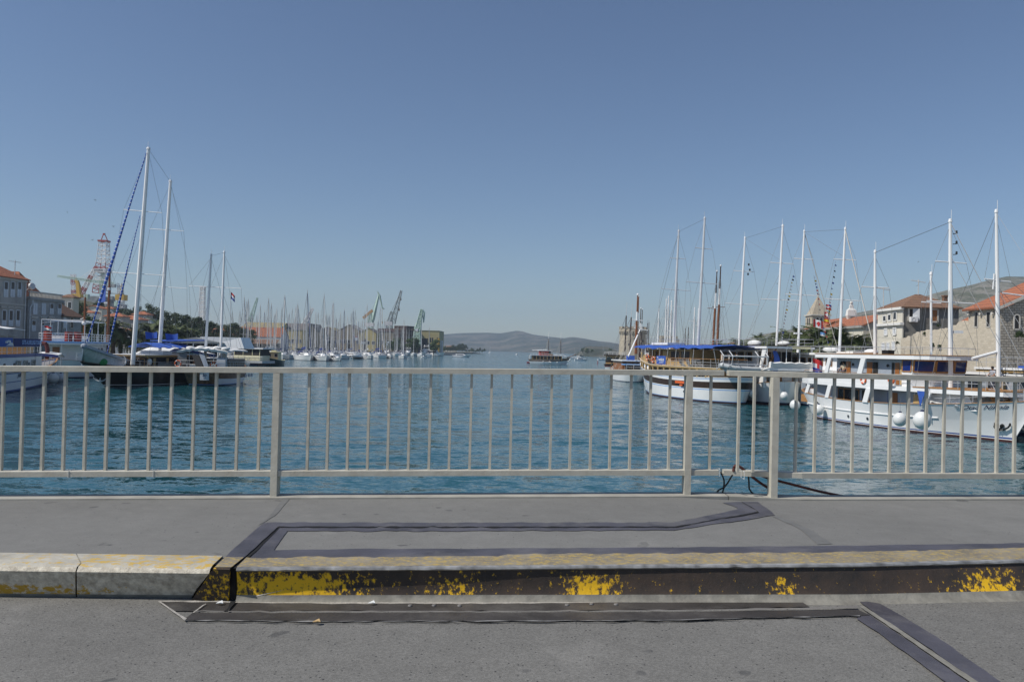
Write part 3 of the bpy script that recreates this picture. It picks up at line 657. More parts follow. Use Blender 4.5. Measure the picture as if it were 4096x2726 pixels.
# litter on the road
for px, py, nm, m, lb_ in ((880, 2408, 'paper_scrap', 'fender_white', 'crumpled white paper scrap on the road below the stone kerb'), (1488, 2408, 'paper_scrap', 'fender_white', 'small white scrap on the steel plate beside the yellow kerb face'),
       (1268, 2482, 'dry_leaf', 'pale_wood', 'dry curled leaf at the edge of the road plates')):
 c = D(px, py, Z + .02); mb = MB(); a = random.random()
 mb.slab([c + Vector((-.022, 0, -.006)), c + Vector((.0, -.012, .0)), c + Vector((.02, -.004, -.004)), c + Vector((.008, .014, .006))], .004); tag(mb.build(nm, m), lb_, 'litter')
# ------------------------------------------------------------------ boats: shared builders
class Hull:
 """lofted displacement hull; local x forward, waterline z = 0"""
 def __init__(s, L, B, fs, fm, fb, f0=.75, w0=.6, rake=1.6, srake=.9, bowp=2.3, wk=.93, tm=.42, rnd=0.0, flare=.75, N=26, wp=.72):
  s.__dict__.update(locals())
 def sheer(s, t):
  return s.fm + (s.fb - s.fm) * max(0, (t - s.tm) / (1 - s.tm)) ** 2.1 + (s.fs - s.fm) * max(0, (s.tm - t) / s.tm) ** 2
 def half(s, t):
  f = 1 - max(0, (t - s.tm) / (1 - s.tm)) ** s.bowp if t > s.tm else 1 - (1 - s.f0) * ((s.tm - t) / s.tm) ** 2
  if s.rnd and t < s.rnd: f *= math.sqrt(max(0, 1 - ((s.rnd - t) / s.rnd) ** 2))
  return max(.012, f) * s.B / 2
 def wl(s, t):
  a = .44
  f = 1 - max(0, (t - a) / (1 - a)) ** (s.bowp * s.wp) if t > a else 1 - (1 - s.w0) * ((a - t) / a) ** 2
  if s.rnd and t < s.rnd: f *= math.sqrt(max(0, 1 - ((s.rnd - t) / s.rnd) ** 2))
  return max(.01, f * s.wk) * s.B / 2
 def P(s, t, v, sd):
  z = s.sheer(t) * v; k = max(0, v) ** s.flare
  y = s.wl(t) + (s.half(t) - s.wl(t)) * k
  if v < 0: y = s.wl(t) * (1 + .35 * v)
  x = s.L * (t - .5) - s.rake * (1 - max(v, -.2)) * smooth(.62, 1, t) + s.srake * (1 - max(v, -.2)) * (1 - smooth(0, .3, t))
  return Vector((x, sd * y, z))
 def ts(s): return [.5 - .5 * math.cos(math.pi * i / s.N) for i in range(s.N + 1)]
 def tx(s, x): return min(1, max(0, x / s.L + .5))
 def build(s, parent, rows, mats, bul=.5, deckm='teak', name='hull', cap=None):
  """rows: [(v, material above)], last v is 1"""
  mb = MB(); vs_ = [r[0] for r in rows]; n = len(vs_); rings = []
  for t in s.ts(): rings.append([s.P(t, v, -1) for v in reversed(vs_)] + [s.P(t, v, 1) for v in vs_])
  def mi(i, k):
   if k < n - 1: return rows[n - 2 - k][1]
   if k == n - 1: return rows[0][1]
   return rows[k - n][1]
  mb.loft(rings, mi, close=False); o = len(mb.v)
  R0 = rings[0]
  for k in range(n - 1):                                    # transom
   a, b = R0[n - 1 - k], R0[n + k]; c, d = R0[n + k + 1], R0[n - 2 - k]
   mb.add([a, b, c, d], [(0, 1, 2, 3)], rows[k][1])
  hb = mb.build(name, mats, parent, smooth=True)
  dk = MB(); rr = []
  for t in s.ts():
   z = s.sheer(t); v = max(0, (z - bul) / z); rr.append([s.P(t, v, -1) + Vector((0, .04, 0)), s.P(t, v, 1) - Vector((0, .04, 0))])
  dk.loft(rr, 0, close=False); dk.build('deck', deckm, parent)
  if cap:
   cb = MB(); w, h = cap[1], cap[2]
   for sd in (-1, 1):
    rr = []
    for t in s.ts():
     p = s.P(t, 1, sd); q = Vector((0, -sd * w, 0)) if t < .97 else Vector((-w, 0, 0))
     e = Vector((0, sd * .04, 0)); rr.append([p + e, p + e + Vector((0, 0, h)), p + q + Vector((0, 0, h)), p + q])
    cb.loft(rr, 0, capa=True, capb=True)
   cb.build('gunwale', cap[0], parent)
  return hb
 def edge(s, t, sd, dz=0, inn=.0):
  p = s.P(t, 1, sd); p.y -= sd * inn; p.z += dz; return p
def guard(parent, pts, h, rails=(1.0, .5), r=.022, m='steel', topm=None, every=1.2, name='guard_rail', lean=0):
 """stanchions and rails along a base polyline"""
 mb = MB(); pts = [Vector(p) for p in pts]; up = Vector((0, 0, 1))
 for f in rails:
  rr = r * (1.3 if f == 1.0 else .8)
  for a, b in zip(pts, pts[1:]): mb.tube(a + up * h * f, b + up * h * f, rr, rr, 5, 1 if (topm and f == 1.0) else 0)
 for a, b in zip(pts, pts[1:]):
  k = max(1, round((b - a).length / every))
  for i in range(k): p = a.lerp(b, i / k); mb.tube(p, p + up * h, r, r, 5)
 mb.tube(pts[-1], pts[-1] + up * h, r, r, 5)
 return mb.build(name, [m, topm] if topm else m, parent)
def mast(parent, b, t, r, m='white_paint', spr=(), rt=None, smat=None, knob=True):
 b, t = Vector(b), Vector(t); mb = MB(); n = 8; rt = rt or r * .62; mid = b.lerp(t, .55)
 mb.tube(b, mid, r, r * .95, n); mb.tube(mid, t, r * .95, rt, n)
 if knob: mb.tube(t, t + Vector((0, 0, .25)), rt * 1.4, rt * .9, n); mb.tube(t + Vector((.1, 0, 0)), t + Vector((.1, 0, .9)), .02)
 o = mb.build('mast', m, parent, smooth=True)
 for a, c in spr: MB().tube(a, c, .055, .045, 6).build('spreader', smat or m, o)
 return o
def lifebuoy(p, ax, R0=.33, label='', rz=0):
 mb = MB(); mb.torus((0, 0, 0), R0, .075, ax, 16, 6, mis=lambda k: 1 if k % 4 == 0 else 0)
 o = mb.build('lifebuoy', ['orange', 'fender_white'], smooth='full'); o.location = p; tag(o, label, 'lifebuoy', 'lifebuoys hung on boat rails'); return o
def fender(p, r, label, up=1.4, blue=True, m='fender_white', group='round fenders hung along the boats'):
 t = thing('fender', label, 'fender', p, 0, group)
 MB().ball((0, 0, 0), r, 16, 12, sc=(1, 1, 1.06)).build('ball', m, t, smooth='full')
 MB().tube((0, 0, r * .92), (0, 0, r * 1.22), r * .34, r * .16, 8).build('cap', 'navy' if blue else m, t)
 MB().wire((0, 0, r * 1.2), (.05, .12, r + up), .012).build('line', 'wire', t); return t
def flag_mb(w, h, sag=.15, n=6):
 """cloth hanging from a hoist along z, flying along +x"""
 return [[(w * i / n, .09 * w * math.sin(i * 1.3), -h * 0 - sag * w * (i / n) ** 1.5 - h * j) for i in range(n + 1)] for j in (0, 1)]
def flag(p, w, h, bands, label, rz=0.0, vertical=False, sag=.25, device=None):
 """bands = [(material, share)], horizontal unless vertical"""
 mb = MB(); n = 8; acc = 0.0
 def pt(u, v): return (w * u, .08 * w * math.sin(u * 7), -h * v - sag * w * u ** 1.4)
 names = []
 for k, (m, s_) in enumerate(bands):
  names.append(m)
  for i in range(n):
   if vertical: u0, u1, v0, v1 = acc + s_ * i / n, acc + s_ * (i + 1) / n, 0, 1
   else: u0, u1, v0, v1 = i / n, (i + 1) / n, acc, acc + s_
   a = [pt(u0, v0), pt(u1, v0), pt(u1, v1), pt(u0, v1)]
   b = [(x, y + .012, z) for x, y, z in a]
   mb.add(a + b, [(0, 1, 2, 3), (7, 6, 5, 4), (0, 4, 5, 1), (3, 2, 6, 7)], k)
  acc += s_
 if device:
  names.append(device[0]); k = len(bands)
  for (u0, v0, u1, v1) in device[1]:
   a = [pt(u0, v0), pt(u1, v0), pt(u1, v1), pt(u0, v1)]; mb.add([(x, y - .02, z) for x, y, z in a] + [(x, y + .032, z) for x, y, z in a], [(0, 1, 2, 3), (7, 6, 5, 4)], k)
 o = mb.build('flag', names); o.location = p; o.rotation_euler = (0, 0, rz); tag(o, label, 'flag'); return o
M['flag_red'] = mat('flag_red', (.55, .03, .03), .8); M['flag_white'] = mat('flag_white', (.75, .75, .75), .8); M['flag_blue'] = mat('flag_blue', (.03, .06, .35), .8)
M['flag_yellow'] = mat('flag_yellow', (.75, .5, .03), .8); M['flag_black'] = mat('flag_black', (.02, .02, .02), .8)
def dw(o, px, py, y=0): return (mw(o) @ side(o, px, py, y)).y
def pmast(o, base, top, r, m='white_paint', spr=(), lx=None, **kw):
 """mast from pixels: base on the boat's centre line (or at local x), top at the same depth"""
 d = dw(o, *base) if lx is None else (mw(o) @ Vector((lx, 0, 0))).y
 a, b = loc_(o, W(*base, d)), loc_(o, W(*top, d))
 sp = [(loc_(o, W(*p, d)), loc_(o, W(*q, d))) for p, q in spr]
 if lx is not None: a.z = kw.pop('z', a.z)
 return mast(o, a, b, r, m, sp, **kw), a, b, sp
def shrouds(o, masts, hull, halfy, deckz, r=.011, extra=()):
 """standing rigging from mast tops over the spreader ends to the deck edge"""
 mb = MB()
 for (a, b, sp) in masts:
  for sd in (0, 1):
   y = (halfy if sd else -halfy)
   for dx in (-.5, .9):
    foot = Vector((a.x + dx, y, deckz)); last = b - Vector((0, 0, .3))
    ends = sorted([s_[0] if (s_[0].y > s_[1].y) == bool(sd) else s_[1] for s_ in sp], key=lambda q: -q.z)
    if dx < 0:
     for e in ends: mb.wire(last, e, r); last = e
     mb.wire(last, foot, r)
    else:
     mb.wire(a.lerp(b, .62), foot, r)
 for p, q, rr in extra: mb.wire(p, q, rr, .0)
 return mb.build('rigging', 'wire', o)
def boat_frame(name, label, cat, bow, stern, off, vs, rake, srake, group=None, pts=None):
 """waterline pixels of stem and stern corner; off = half breadth of the stern added away from the viewer's side"""
 B = G(*bow); S = G(*stern); d = (B - S); d.z = 0; n = d.normalized(); S = S + Vector((-n.y, n.x, 0)) * off
 d = B - S; u = d.normalized(); mid = (B + S) / 2 + u * (rake - srake) / 2; mid.z = 0
 o = thing(name, label, cat, mid, math.atan2(d.y, d.x), group); return o, d.length + rake + srake
def window(parent, pts, m='glass', t=.03, frame=None, fw=.06, name='window'):
 """pane on any planar outline, standing proud of its wall, with an optional raised frame as sub-part"""
 w = MB().slab(pts, t).build(name, m, parent)
 if frame:
  mb = MB(); n = len(pts); P_ = [Vector(p) for p in pts]; nr = Vector((0, 0, 0))
  for k in range(n): nr += (P_[k] - P_[0]).cross(P_[(k + 1) % n] - P_[0])
  nr.normalize()
  for k in range(n): mb.bar(P_[k] + nr * t, P_[(k + 1) % n] + nr * t, fw, t * 1.6, up=nr)
  mb.build('window_frame', frame, w)
 return w
def quad_y(x0, x1, z0, z1, y, lean=0.0, flip=False):            # outline on a plane local y (facing -y unless flip)
 q = [(x0, y, z0), (x1, y, z0), (x1 + lean, y, z1), (x0 + lean, y, z1)]; return q[::-1] if flip else q
def quad_x(y0, y1, z0, z1, x, lean=0.0):                          # outline facing +x
 return [(x, y0, z0), (x, y1, z0), (x + lean, y1, z1), (x + lean, y0, z1)]
def shapes(parent, name, m, mb, **kw): return mb.build(name, m, parent, **kw)

# ------------------------------------------------------------------ white tour ship at the right
SHIP, L = boat_frame('tour_ship', 'long white two deck tour ship with its name in dark script on the bow', 'tour ship', (4051, 1770), (3193, 1657), 2.3, -1, 2.0, 1.5)
H = Hull(L, 6.6, 2.45, 1.95, 2.95, f0=.62, w0=.5, rake=2.0, srake=1.5, bowp=2.9, rnd=.16, tm=.40, wp=.46, flare=1.5)
H.build(SHIP, [(-.25, 0), (0, 0), (.055, 1), (.075, 2), (.115, 3), (.5, 3), (.54, 3), (.9, 3), (1.0, 3)], ['boot_red', 'white_paint', 'blue_paint', 'white_gel'], bul=.75, cap=('teak', .16, .05))
mb = MB()
for sd in (-1, 1):
 rr = []
 for k in range(30):
  t = .02 + .74 * k / 29; p = H.P(t, .56, sd); e = Vector((0, sd, 0)); rr.append([p + Vector((0, 0, -.05)), p + e * .06 + Vector((0, 0, -.035)), p + e * .06 + Vector((0, 0, .035)), p + Vector((0, 0, .05))])
 mb.loft(rr, 0, capa=True, capb=True)
mb.build('rub_rail', 'white_paint', SHIP)
# lower deckhouse, recessed from the side
def rounded(x0, x1, h0, h1, k=6):                                 # plan outline with a rounded front
 pts = [(x0, -h0), (x1 - h1 * .7, -h0)]
 for i in range(1, k): a = -math.pi / 2 + math.pi * i / k; pts.append((x1 - h1 * .7 + h1 * .7 * math.cos(a), h0 * math.sin(a)))
 return pts + [(x1 - h1 * .7, h0), (x0, h0)]
MB().prism(rounded(-8.6, 7.0, 2.25, 1.6), 1.6, 3.08).build('lower_deckhouse', 'blue_grey', SHIP)
mb = MB(); mb.prism([(6.0, -2.2), (9.6, -1.5), (9.6, 1.5), (6.0, 2.2)], 2.0, 3.08, top=[(6.0, -2.2), (8.6, -1.3), (8.6, 1.3), (6.0, 2.2)]); mb.build('forward_cabin', 'white_gel', SHIP)
for x0, x1, m in ((-5.2, -4.4, 'glass'), (-4.3, -2.3, 'glass'), (-1.9, -.9, 'dark_inside'), (1.35, 1.75, 'blue_paint'), (1.85, 2.5, 'varnish'), (4.3, 4.9, 'pale_wood'), (5.3, 5.9, 'dark_inside')):
 window(SHIP, quad_y(x0, x1, 1.25 if m != 'glass' else 1.75, 2.85, -2.262), m, .03, 'teak' if m == 'glass' else None, name='window' if m == 'glass' else 'door')
for x0, x1 in ((-5.2, -2.6), (-1.5, 1.0), (2.2, 4.4)): window(SHIP, quad_y(x0, x1, 1.75, 2.85, 2.262, flip=True), 'glass', .03, 'teak')
window(SHIP, [(-8.63, -1.9, 1.7), (-8.63, -1.9, 2.8), (-8.63, 1.9, 2.8), (-8.63, 1.9, 1.7)], 'glass', .03, 'teak', name='stern_window')
# upper deck: white side band with pillars down to the gunwale
def plan(x, extra=0.0):
 return H.half(H.tx(x)) + extra
xs = [-11.6, -10.6, -9, -7, -5, -3, -1, 1, 3.2]
mb = MB()
for sd in (-1, 1):
 mb.loft([[(x, sd * (plan(x, -.02)), 3.06), (x, sd * (plan(x, -.02)), 3.86), (x, sd * (plan(x, -.14)), 3.86), (x, sd * (plan(x, -.14)), 3.06)] for x in xs], 0, capa=True, capb=True)
mb.build('upper_bulwark', 'white_gel', SHIP)
fx = [-11.7, -11.2, -9, -7, -5, -3, -1, 1, 3, 5, 7, 9, 10.6]
poly = [(x, -plan(x, .0 if x < 8 else -.05)) for x in fx] + [(11.3, -.9), (11.5, 0), (11.3, .9)] + [(x, plan(x, .0 if x < 8 else -.05)) for x in reversed(fx)]
mb = MB(); mb.prism(poly, 3.08, 3.40); mb.build('upper_deck', 'white_gel', SHIP)
mb = MB(); mb.prism([(x * 1.0 if x > -11 else x, y * 1.012) for x, y in poly if x > 3.0], 3.405, 3.47); mb.build('deck_edge', 'teak', SHIP)
for sd in (-1, 1):
 for xb, w in ((-9.7, .5), (-5.75, .55), (-.35, .62), (5.75, .62)):
  y = sd * plan(xb, -.05); zb = H.sheer(H.tx(xb)) - .02
  MB().slab(quad_y(xb, xb + w, zb, 3.08, y, .45), .12 * (1 if sd < 0 else -1)).build('pillar', 'white_gel', SHIP)
# upper deckhouse, wheelhouse with blue panes, roof
MB().prism([(-5.6, -2.2), (3.2, -2.2), (3.2, 2.2), (-5.6, 2.2)], 3.41, 5.48).build('upper_deckhouse', 'blue_grey', SHIP)
for x0, x1, m in ((-5.0, -4.3, 'dark_inside'), (-4.2, -3.6, 'varnish'), (-1.4, -.7, 'varnish'), (-.6, .0, 'dark_inside'), (1.7, 2.0, 'dark_inside'), (2.1, 2.6, 'varnish'), (2.7, 3.1, 'pale_wood')):
 window(SHIP, quad_y(x0, x1, 3.5, 5.2, -2.212), m, .03, None, name='door')
for x in (-4.9, -3.2, -2.2, -.2, 1.3):
 MB().ball((x, -2.3, 4.95), .13, 8, 6, sc=(1, .6, 1)).build('deck_light', 'black', SHIP)
wh0 = [(3.1, -2.4), (4.0, -2.3), (4.55, -.8), (4.55, .8), (4.0, 2.3), (3.1, 2.4)]; wh1 = [(3.1, -2.4), (4.3, -2.35), (4.85, -.82), (4.85, .82), (4.3, 2.35), (3.1, 2.4)]
MB().prism(wh0, 3.41, 5.5, top=wh1).build('wheelhouse', 'white_gel', SHIP)
def onface(i, u, v, off=.02):                                     # point on a wheelhouse facet
 a0, a1, b0, b1 = Vector((*wh0[i], 3.41)), Vector((*wh0[i + 1], 3.41)), Vector((*wh1[i], 5.5)), Vector((*wh1[i + 1], 5.5))
 p = a0.lerp(a1, u).lerp(b0.lerp(b1, u), v); n = (a1 - a0).cross(b0 - a0).normalized(); return p + n * off
for i in (1, 2, 3): window(SHIP, [onface(i, .04, .55), onface(i, .96, .55), onface(i, .96, .97), onface(i, .04, .97)], 'blue_glass', .02, 'teak', .12)
window(SHIP, [onface(0, .08, .55), onface(0, .92, .55), onface(0, .92, .97), onface(0, .08, .97)], 'blue_glass', .02, 'teak', .1)
rx = [-7.8, -6, -3, 0, 3]; rp = [(x, -2.95) for x in rx] + [(4.8, -2.7), (5.7, -2.1), (6.2, -1.1), (6.35, 0), (6.2, 1.1), (5.7, 2.1), (4.8, 2.7)] + [(x, 2.95) for x in reversed(rx)]
MB().prism(rp, 5.49, 5.8).build('roof', 'white_gel', SHIP)
MB().prism([(x * 1.006, y * 1.012) for x, y in rp], 5.802, 5.86).build('roof_edge', 'teak', SHIP)
for sd in (-1, 1):
 for xb, w in ((-6.1, .5), (-1.3, .6)):
  MB().slab(quad_y(xb, xb + w, 3.86, 5.48, sd * plan(xb, -.1), .62), .12 * (1 if sd < 0 else -1)).build('pillar', 'white_gel', SHIP)
guard(SHIP, [(-7.7, -2.85, 5.86), (3, -2.85, 5.86), (5.2, -2.3, 5.86), (6.1, -.9, 5.86), (6.1, .9, 5.86), (5.2, 2.3, 5.86), (3, 2.85, 5.86), (-7.7, 2.85, 5.86), (-7.7, -2.85, 5.86)], .55, (1.0,), .014, every=2.2)
guard(SHIP, [(-11.5, -1.9, 3.42), (-9.8, -2.7, 3.86), (3.1, -plan(3, -.08), 3.86)], .42, (1.0,), .02, topm='teak')
guard(SHIP, [(3.2, -plan(3.2, -.1), 3.47), (6, -plan(6, -.1), 3.47), (8.5, -plan(8.5, -.1), 3.47), (10.3, -plan(10.3, -.1), 3.47), (11.4, 0, 3.47), (10.3, plan(10.3, -.1), 3.47), (6, plan(6, -.1), 3.47), (3.2, plan(3.2, -.1), 3.47)], .85, (1.0, .5), .022, topm='teak')
guard(SHIP, [H.edge(t, -1, .05, .1) for t in (.74, .8, .86, .92, .97, .995)] + [H.edge(t, 1, .05, .1) for t in (.97, .92, .86, .8)], .75, (1.0, .5), .022, topm='teak')
MB().prism([(3.15, -1.9), (3.8, -1.9), (3.8, -1.2), (3.15, -1.2)], 3.42, 3.9).build('deck_locker', 'teak', SHIP)
mb = MB()                                                         # stair from the foredeck up to the bridge deck
for y in (-.75, .35):
 mb.bar((10.7, y, 2.45), (9.6, y, 3.6), .09, .22, 1, up=(1, 0, 1))
for k in range(6): mb.box((10.55 - .2 * k, -.72, 2.5 + .2 * k), (10.8 - .2 * k, .32, 2.54 + .2 * k), 0)
mb.build('stair', ['white_paint', 'teak'], SHIP)
for y in (-.8, .4): MB().path([(10.9, y, 2.45), (10.8, y, 3.1), (9.8, y, 4.5), (9.6, y, 4.2)], .03, 5).build('stair_rail', 'steel', SHIP)
mb = MB(); mb.prism([(9.8, .5), (11.3, .5), (11.3, 1.0), (9.8, 1.5)], 2.3, 3.0, top=[(9.8, .5), (11.1, .5), (11.1, .9), (9.8, 1.4)]); mb.build('deck_box', 'white_gel', SHIP)
MB().ball((12.3, .1, 2.25), .32, 10, 8).build('windlass', 'black', SHIP, smooth='full')
sm = []
_, a, b, sp = pmast(SHIP, (3803, 1512), (3801, 888), .165, spr=[((3742, 1044), (3866, 1053)), ((3707, 1203), (3899, 1214))], lx=5.7, z=3.4, rt=.11); sm.append((a, b, sp)); MA, MT = a, b
for yy in (935, 976, 1018):                                       # lamp brackets
 p = loc_(SHIP, W(3812, yy, (mw(SHIP) @ a).y)); q = loc_(SHIP, W(3826, yy - 1, (mw(SHIP) @ a).y)); mb = MB(); mb.tube(p, q, .03); mb.tube(q, q + Vector((0, 0, .22)), .08, .07); mb.build('mast_lamp', 'black', SHIP)
p = loc_(SHIP, W(3815, 1327, (mw(SHIP) @ a).y)); q = loc_(SHIP, W(3850, 1327, (mw(SHIP) @ a).y)); MB().bar(p, q, .22, .2).build('radar', 'white_gel', SHIP)
_, a2, b2, sp2 = pmast(SHIP, (3500, 1405), (3500, 1010), .135, spr=[((3446, 1146), (3556, 1151))], lx=-3.1, z=5.7, rt=.09); sm.append((a2, b2, sp2))
shrouds(SHIP, sm, H, 2.9, 2.6, .014, extra=[(b, b2, .02), (b, Vector((13.6, 0, 2.9)), .03), (a.lerp(b, .8), Vector((12.8, 0, 2.6)), .022)])
mb = MB(); mb.ball((-4.4, .3, 6.05), .55, 10, 6, sc=(1.3, 1, .5)); mb.box((-6.2, -.9, 5.86), (-5.2, .9, 6.1)); mb.build('roof_locker', 'white_gel', SHIP, smooth=True)
MB().box((-.4, -1.6, 5.86), (.35, -1.0, 6.2)).build('vent_box', 'black', SHIP)
MB().prism([(-7.2, -1.2), (-4.8, -1.2), (-4.8, 1.2), (-7.2, 1.2)], 5.862, 6.05).build('sun_pad', 'white_canvas', SHIP)
# name, anchor, ports
def hull_point(o, h, px, py, sd):                                 # bisect along the hull side for a pixel
 best = None
 for i in range(160):
  t = .45 + .55 * i / 160
  for j in range(30):
   v = .02 + .96 * j / 30; p = h.P(t, v, sd); w = mw(o) @ p; r = w - Vector((0, 0, CZ))
   c = CAMROT.to_3x3().inverted() @ r; x = CX + FPX * c.x / -c.z; y = CY - FPX * c.y / -c.z; e = (x - px) ** 2 + (y - py) ** 2
   if best is None or e < best[0]: best = (e, t, v)
 return best[1], best[2]
def on_hull(h, t, v, sd):
 p = h.P(t, v, sd); dx = h.P(min(1, t + .01), v, sd) - h.P(t - .01, v, sd); dz = h.P(t, v + .03, sd) - h.P(t, v - .03, sd)
 return p, dx.normalized(), dz.normalized()
def letter_hull(o, h, px, py, sd, s_, size, mname, shear=0.0, name='lettering', bold=0.0, wide=1.0):
 t, v = hull_point(o, h, px, py, sd); tb = text_mb(s_, size, .004, shear, bold=bold); out = MB()
 W_ = max(abs(q.x) for q in tb.v) or 1
 for q in tb.v:
  tt = t + (q.x * wide / h.L) * (1 if sd < 0 else -1); vv = v + q.y / h.sheer(tt); p, dx, dz = on_hull(h, tt, vv, sd); n = dx.cross(dz) * (1 if sd < 0 else -1)
  out.v.append(p + n.normalized() * (.022 + q.z))
 out.f, out.m = tb.f, tb.m
 return out.build(name, mname, o)
letter_hull(SHIP, H, 3880, 1631, -1, 'Otac', .42, 'navy', .35, wide=1.3); letter_hull(SHIP, H, 3980, 1629, -1, 'Nikola', .42, 'navy', .35, wide=1.35)
t_, v_ = hull_point(SHIP, H, 4008, 1700, -1); p, dx, dz = on_hull(H, t_, v_, -1); nn = dx.cross(dz).normalized()
mb = MB(); mb.tube(p - nn * .1, p + nn * .16, .15, .12, 10); c = p + nn * .16; dx = dx * .62; dz = dz * .62
mb.bar(c + dz * .1, c - dz * .62, .09, .09)
for s_ in (-1, 1):
 q = [c - dz * .35, c - dz * .5 + dx * .35 * s_, c - dz * .1 + dx * .75 * s_, c + dz * .28 + dx * .88 * s_ * .9]
 for e, (g1_, g2_) in zip((.07, .07, .06), zip(q, q[1:])): mb.tube(g1_, g2_, e, e * .8, 6)
 mb.ball(q[-1], .10, 8, 6, sc=(.8, .6, 1.3))
mb.build('anchor', 'black', SHIP)
t_, v_ = hull_point(SHIP, H, 3827, 1627, -1); p, dx, dz = on_hull(H, t_, v_, -1); nn = dx.cross(dz).normalized()
MB().tube(p, p + nn * .05, .16, .14, 14).build('hawse_ring', 'steel', SHIP)
for px, py in ((3207, 1595), (3272, 1607), (3394, 1664), (3469, 1673)):
 t_ = None
 best = None
 for i in range(100):
  t = .01 + .6 * i / 100
  for j in range(20):
   v = .1 + .85 * j / 20; w = mw(SHIP) @ H.P(t, v, -1); c = CAMROT.to_3x3().inverted() @ (w - Vector((0, 0, CZ))); e = (CX + FPX * c.x / -c.z - px) ** 2 + (CY - FPX * c.y / -c.z - py) ** 2
   if best is None or e < best[0]: best = (e, t, v)
 p, dx, dz = on_hull(H, best[1], best[2], -1); nn = dx.cross(dz).normalized()
 MB().tube(p - nn * .02, p + nn * .03, .17, .15, 12).build('porthole', 'steel', SHIP)
 MB().tube(p, p + nn * .036, .12, .11, 10).build('porthole_glass', 'glass', SHIP)
for px, py, r, lb_ in ((3180, 1619, .47, 'white ball fender off the stern corner of the lettered tour ship'), (3275, 1638, .46, 'white ball fender on the tour ship side, nearest its stern pillar'),
     (3600, 1676, .50, 'smaller of two white ball fenders hanging mid side of the lettered tour ship'), (3689, 1680, .62, 'biggest white ball fender, closest to the bow lettering of the tour ship')):
 q = side(SHIP, px, py, -3.75 if px > 3300 else -3.55); fender(mw(SHIP) @ q, r, lb_, up=1.1)
for px, py, lb_ in ((3453, 1518, 'orange lifebuoy on the white upper band above the dark saloon windows'), (3565, 1520, 'orange lifebuoy on the white upper band nearest the ship wheelhouse')):
 q = side(SHIP, px, py, -3.32); o = lifebuoy(mw(SHIP) @ q, mw(SHIP).to_3x3() @ Vector((0, 1, 0)), .30, lb_)
# blue towel on the rail and the stern flag
q = side(SHIP, 3668, 1562, -3.15)
t = MB(); t.slab([(0, 0, 0), (.9, 0, 0), (.75, 0, -.3), (.35, 0, -1.15), (.15, 0, -.4)], .03); o = t.build('cloth', 'blue_canvas'); o.location = mw(SHIP) @ q; o.rotation_euler = (0, 0, mw(SHIP).to_euler().z); tag(o, 'pale blue cloth hung under the white upper band of the tour ship', 'cloth')
q = W(3252, 1432, 78); flag(q, 1.0, 1.3, [('flag_red', .34), ('flag_white', .33), ('flag_blue', .33)], 'red white and blue ensign drooping at the stern of the lettered tour ship', rz=R(4), sag=.35, device=('flag_red', [(.42, .3, .62, .66)]))
# the board seen through the stern opening belongs to the next boat inside: placed there below

# ------------------------------------------------------------------ wooden decked boat with blue awning
GUL, L = boat_frame('excursion_boat', 'white and brown striped excursion boat with a blue awning and pale wooden upper deck', 'excursion boat', (2588, 1568), (2965, 1616), 0, 1, 2.3, 1.2)
H = Hull(L, 6.8, 3.0, 2.78, 4.1, f0=.66, w0=.5, rake=2.3, srake=1.2, bowp=2.5, rnd=.17, tm=.4)
H.build(GUL, [(-.2, 0), (0, 0), (.06, 1), (.085, 2), (.5, 1), (.535, 2), (.57, 3), (.83, 2), (.93, 1), (.955, 2), (1, 2)], ['boot_red', 'sky_paint', 'white_gel', 'dark_wood'], bul=.9, cap=('white_paint', .2, .05))
GH = H
MB().prism([(-10.2, -2.4), (6.2, -2.2), (6.2, 2.2), (-10.2, 2.4)], 1.9, 3.86).build('main_cabin', 'pale_wood', GUL)
for k in range(9): window(GUL, quad_y(-9 + 1.65 * k, -7.9 + 1.65 * k, 2.9, 3.6, 2.42, flip=True), 'dark_inside', .03, None)
ux = [-11.6, -11.0, -9, -6, -3, 0, 3, 6, 9, 11.2]
def gp(x): return min(GH.half(GH.tx(x)) + .1, 3.3) if x < 8 else GH.half(GH.tx(x)) + .15
def gz(x): return 3.86 + .95 * max(0, (x - 1) / 11) ** 2
mb = MB(); n = len(ux)
for sd in (-1, 1):
 mb.loft([[(x, sd * (gp(x) - .45), gz(x) - .1), (x, sd * (gp(x) - .02), gz(x) - .1), (x, sd * (gp(x) + .06), gz(x) + .02), (x, sd * (gp(x) + .02), gz(x) + .16), (x, sd * (gp(x) - .45), gz(x) + .1)] for x in ux], 0, capa=True, capb=True)
mb.loft([[(x, -(gp(x) - .4), gz(x) + .0), (x, gp(x) - .4, gz(x) + .0)] for x in ux], 0, close=False)
mb.build('upper_deck', 'pale_wood', GUL)
mb = MB()
for sd in (-1, 1):
 mb.loft([[(x, sd * (gp(x) + .03), gz(x) + .165), (x, sd * (gp(x) + .09), gz(x) + .165), (x, sd * (gp(x) + .09), gz(x) + .2), (x, sd * (gp(x) + .03), gz(x) + .2)] for x in ux], 0, capa=True, capb=True)
mb.build('deck_trim', 'white_paint', GUL)
mb = MB()
for sd in (-1, 1):
 for k in range(13):
  mb = MB(); x = -9.5 + 1.62 * k; y = sd * (gp(x) - .15); z0 = GH.sheer(GH.tx(x)); mb.bar((x, y, z0), (x, y, gz(x) - .08), .17, .17, up=(1, 0, 0)); mb.bar((x - .28, y, gz(x) - .12), (x + .28, y, gz(x) - .12), .16, .09)
  mb.build('deck_post', 'pale_wood', GUL)
mb = MB()
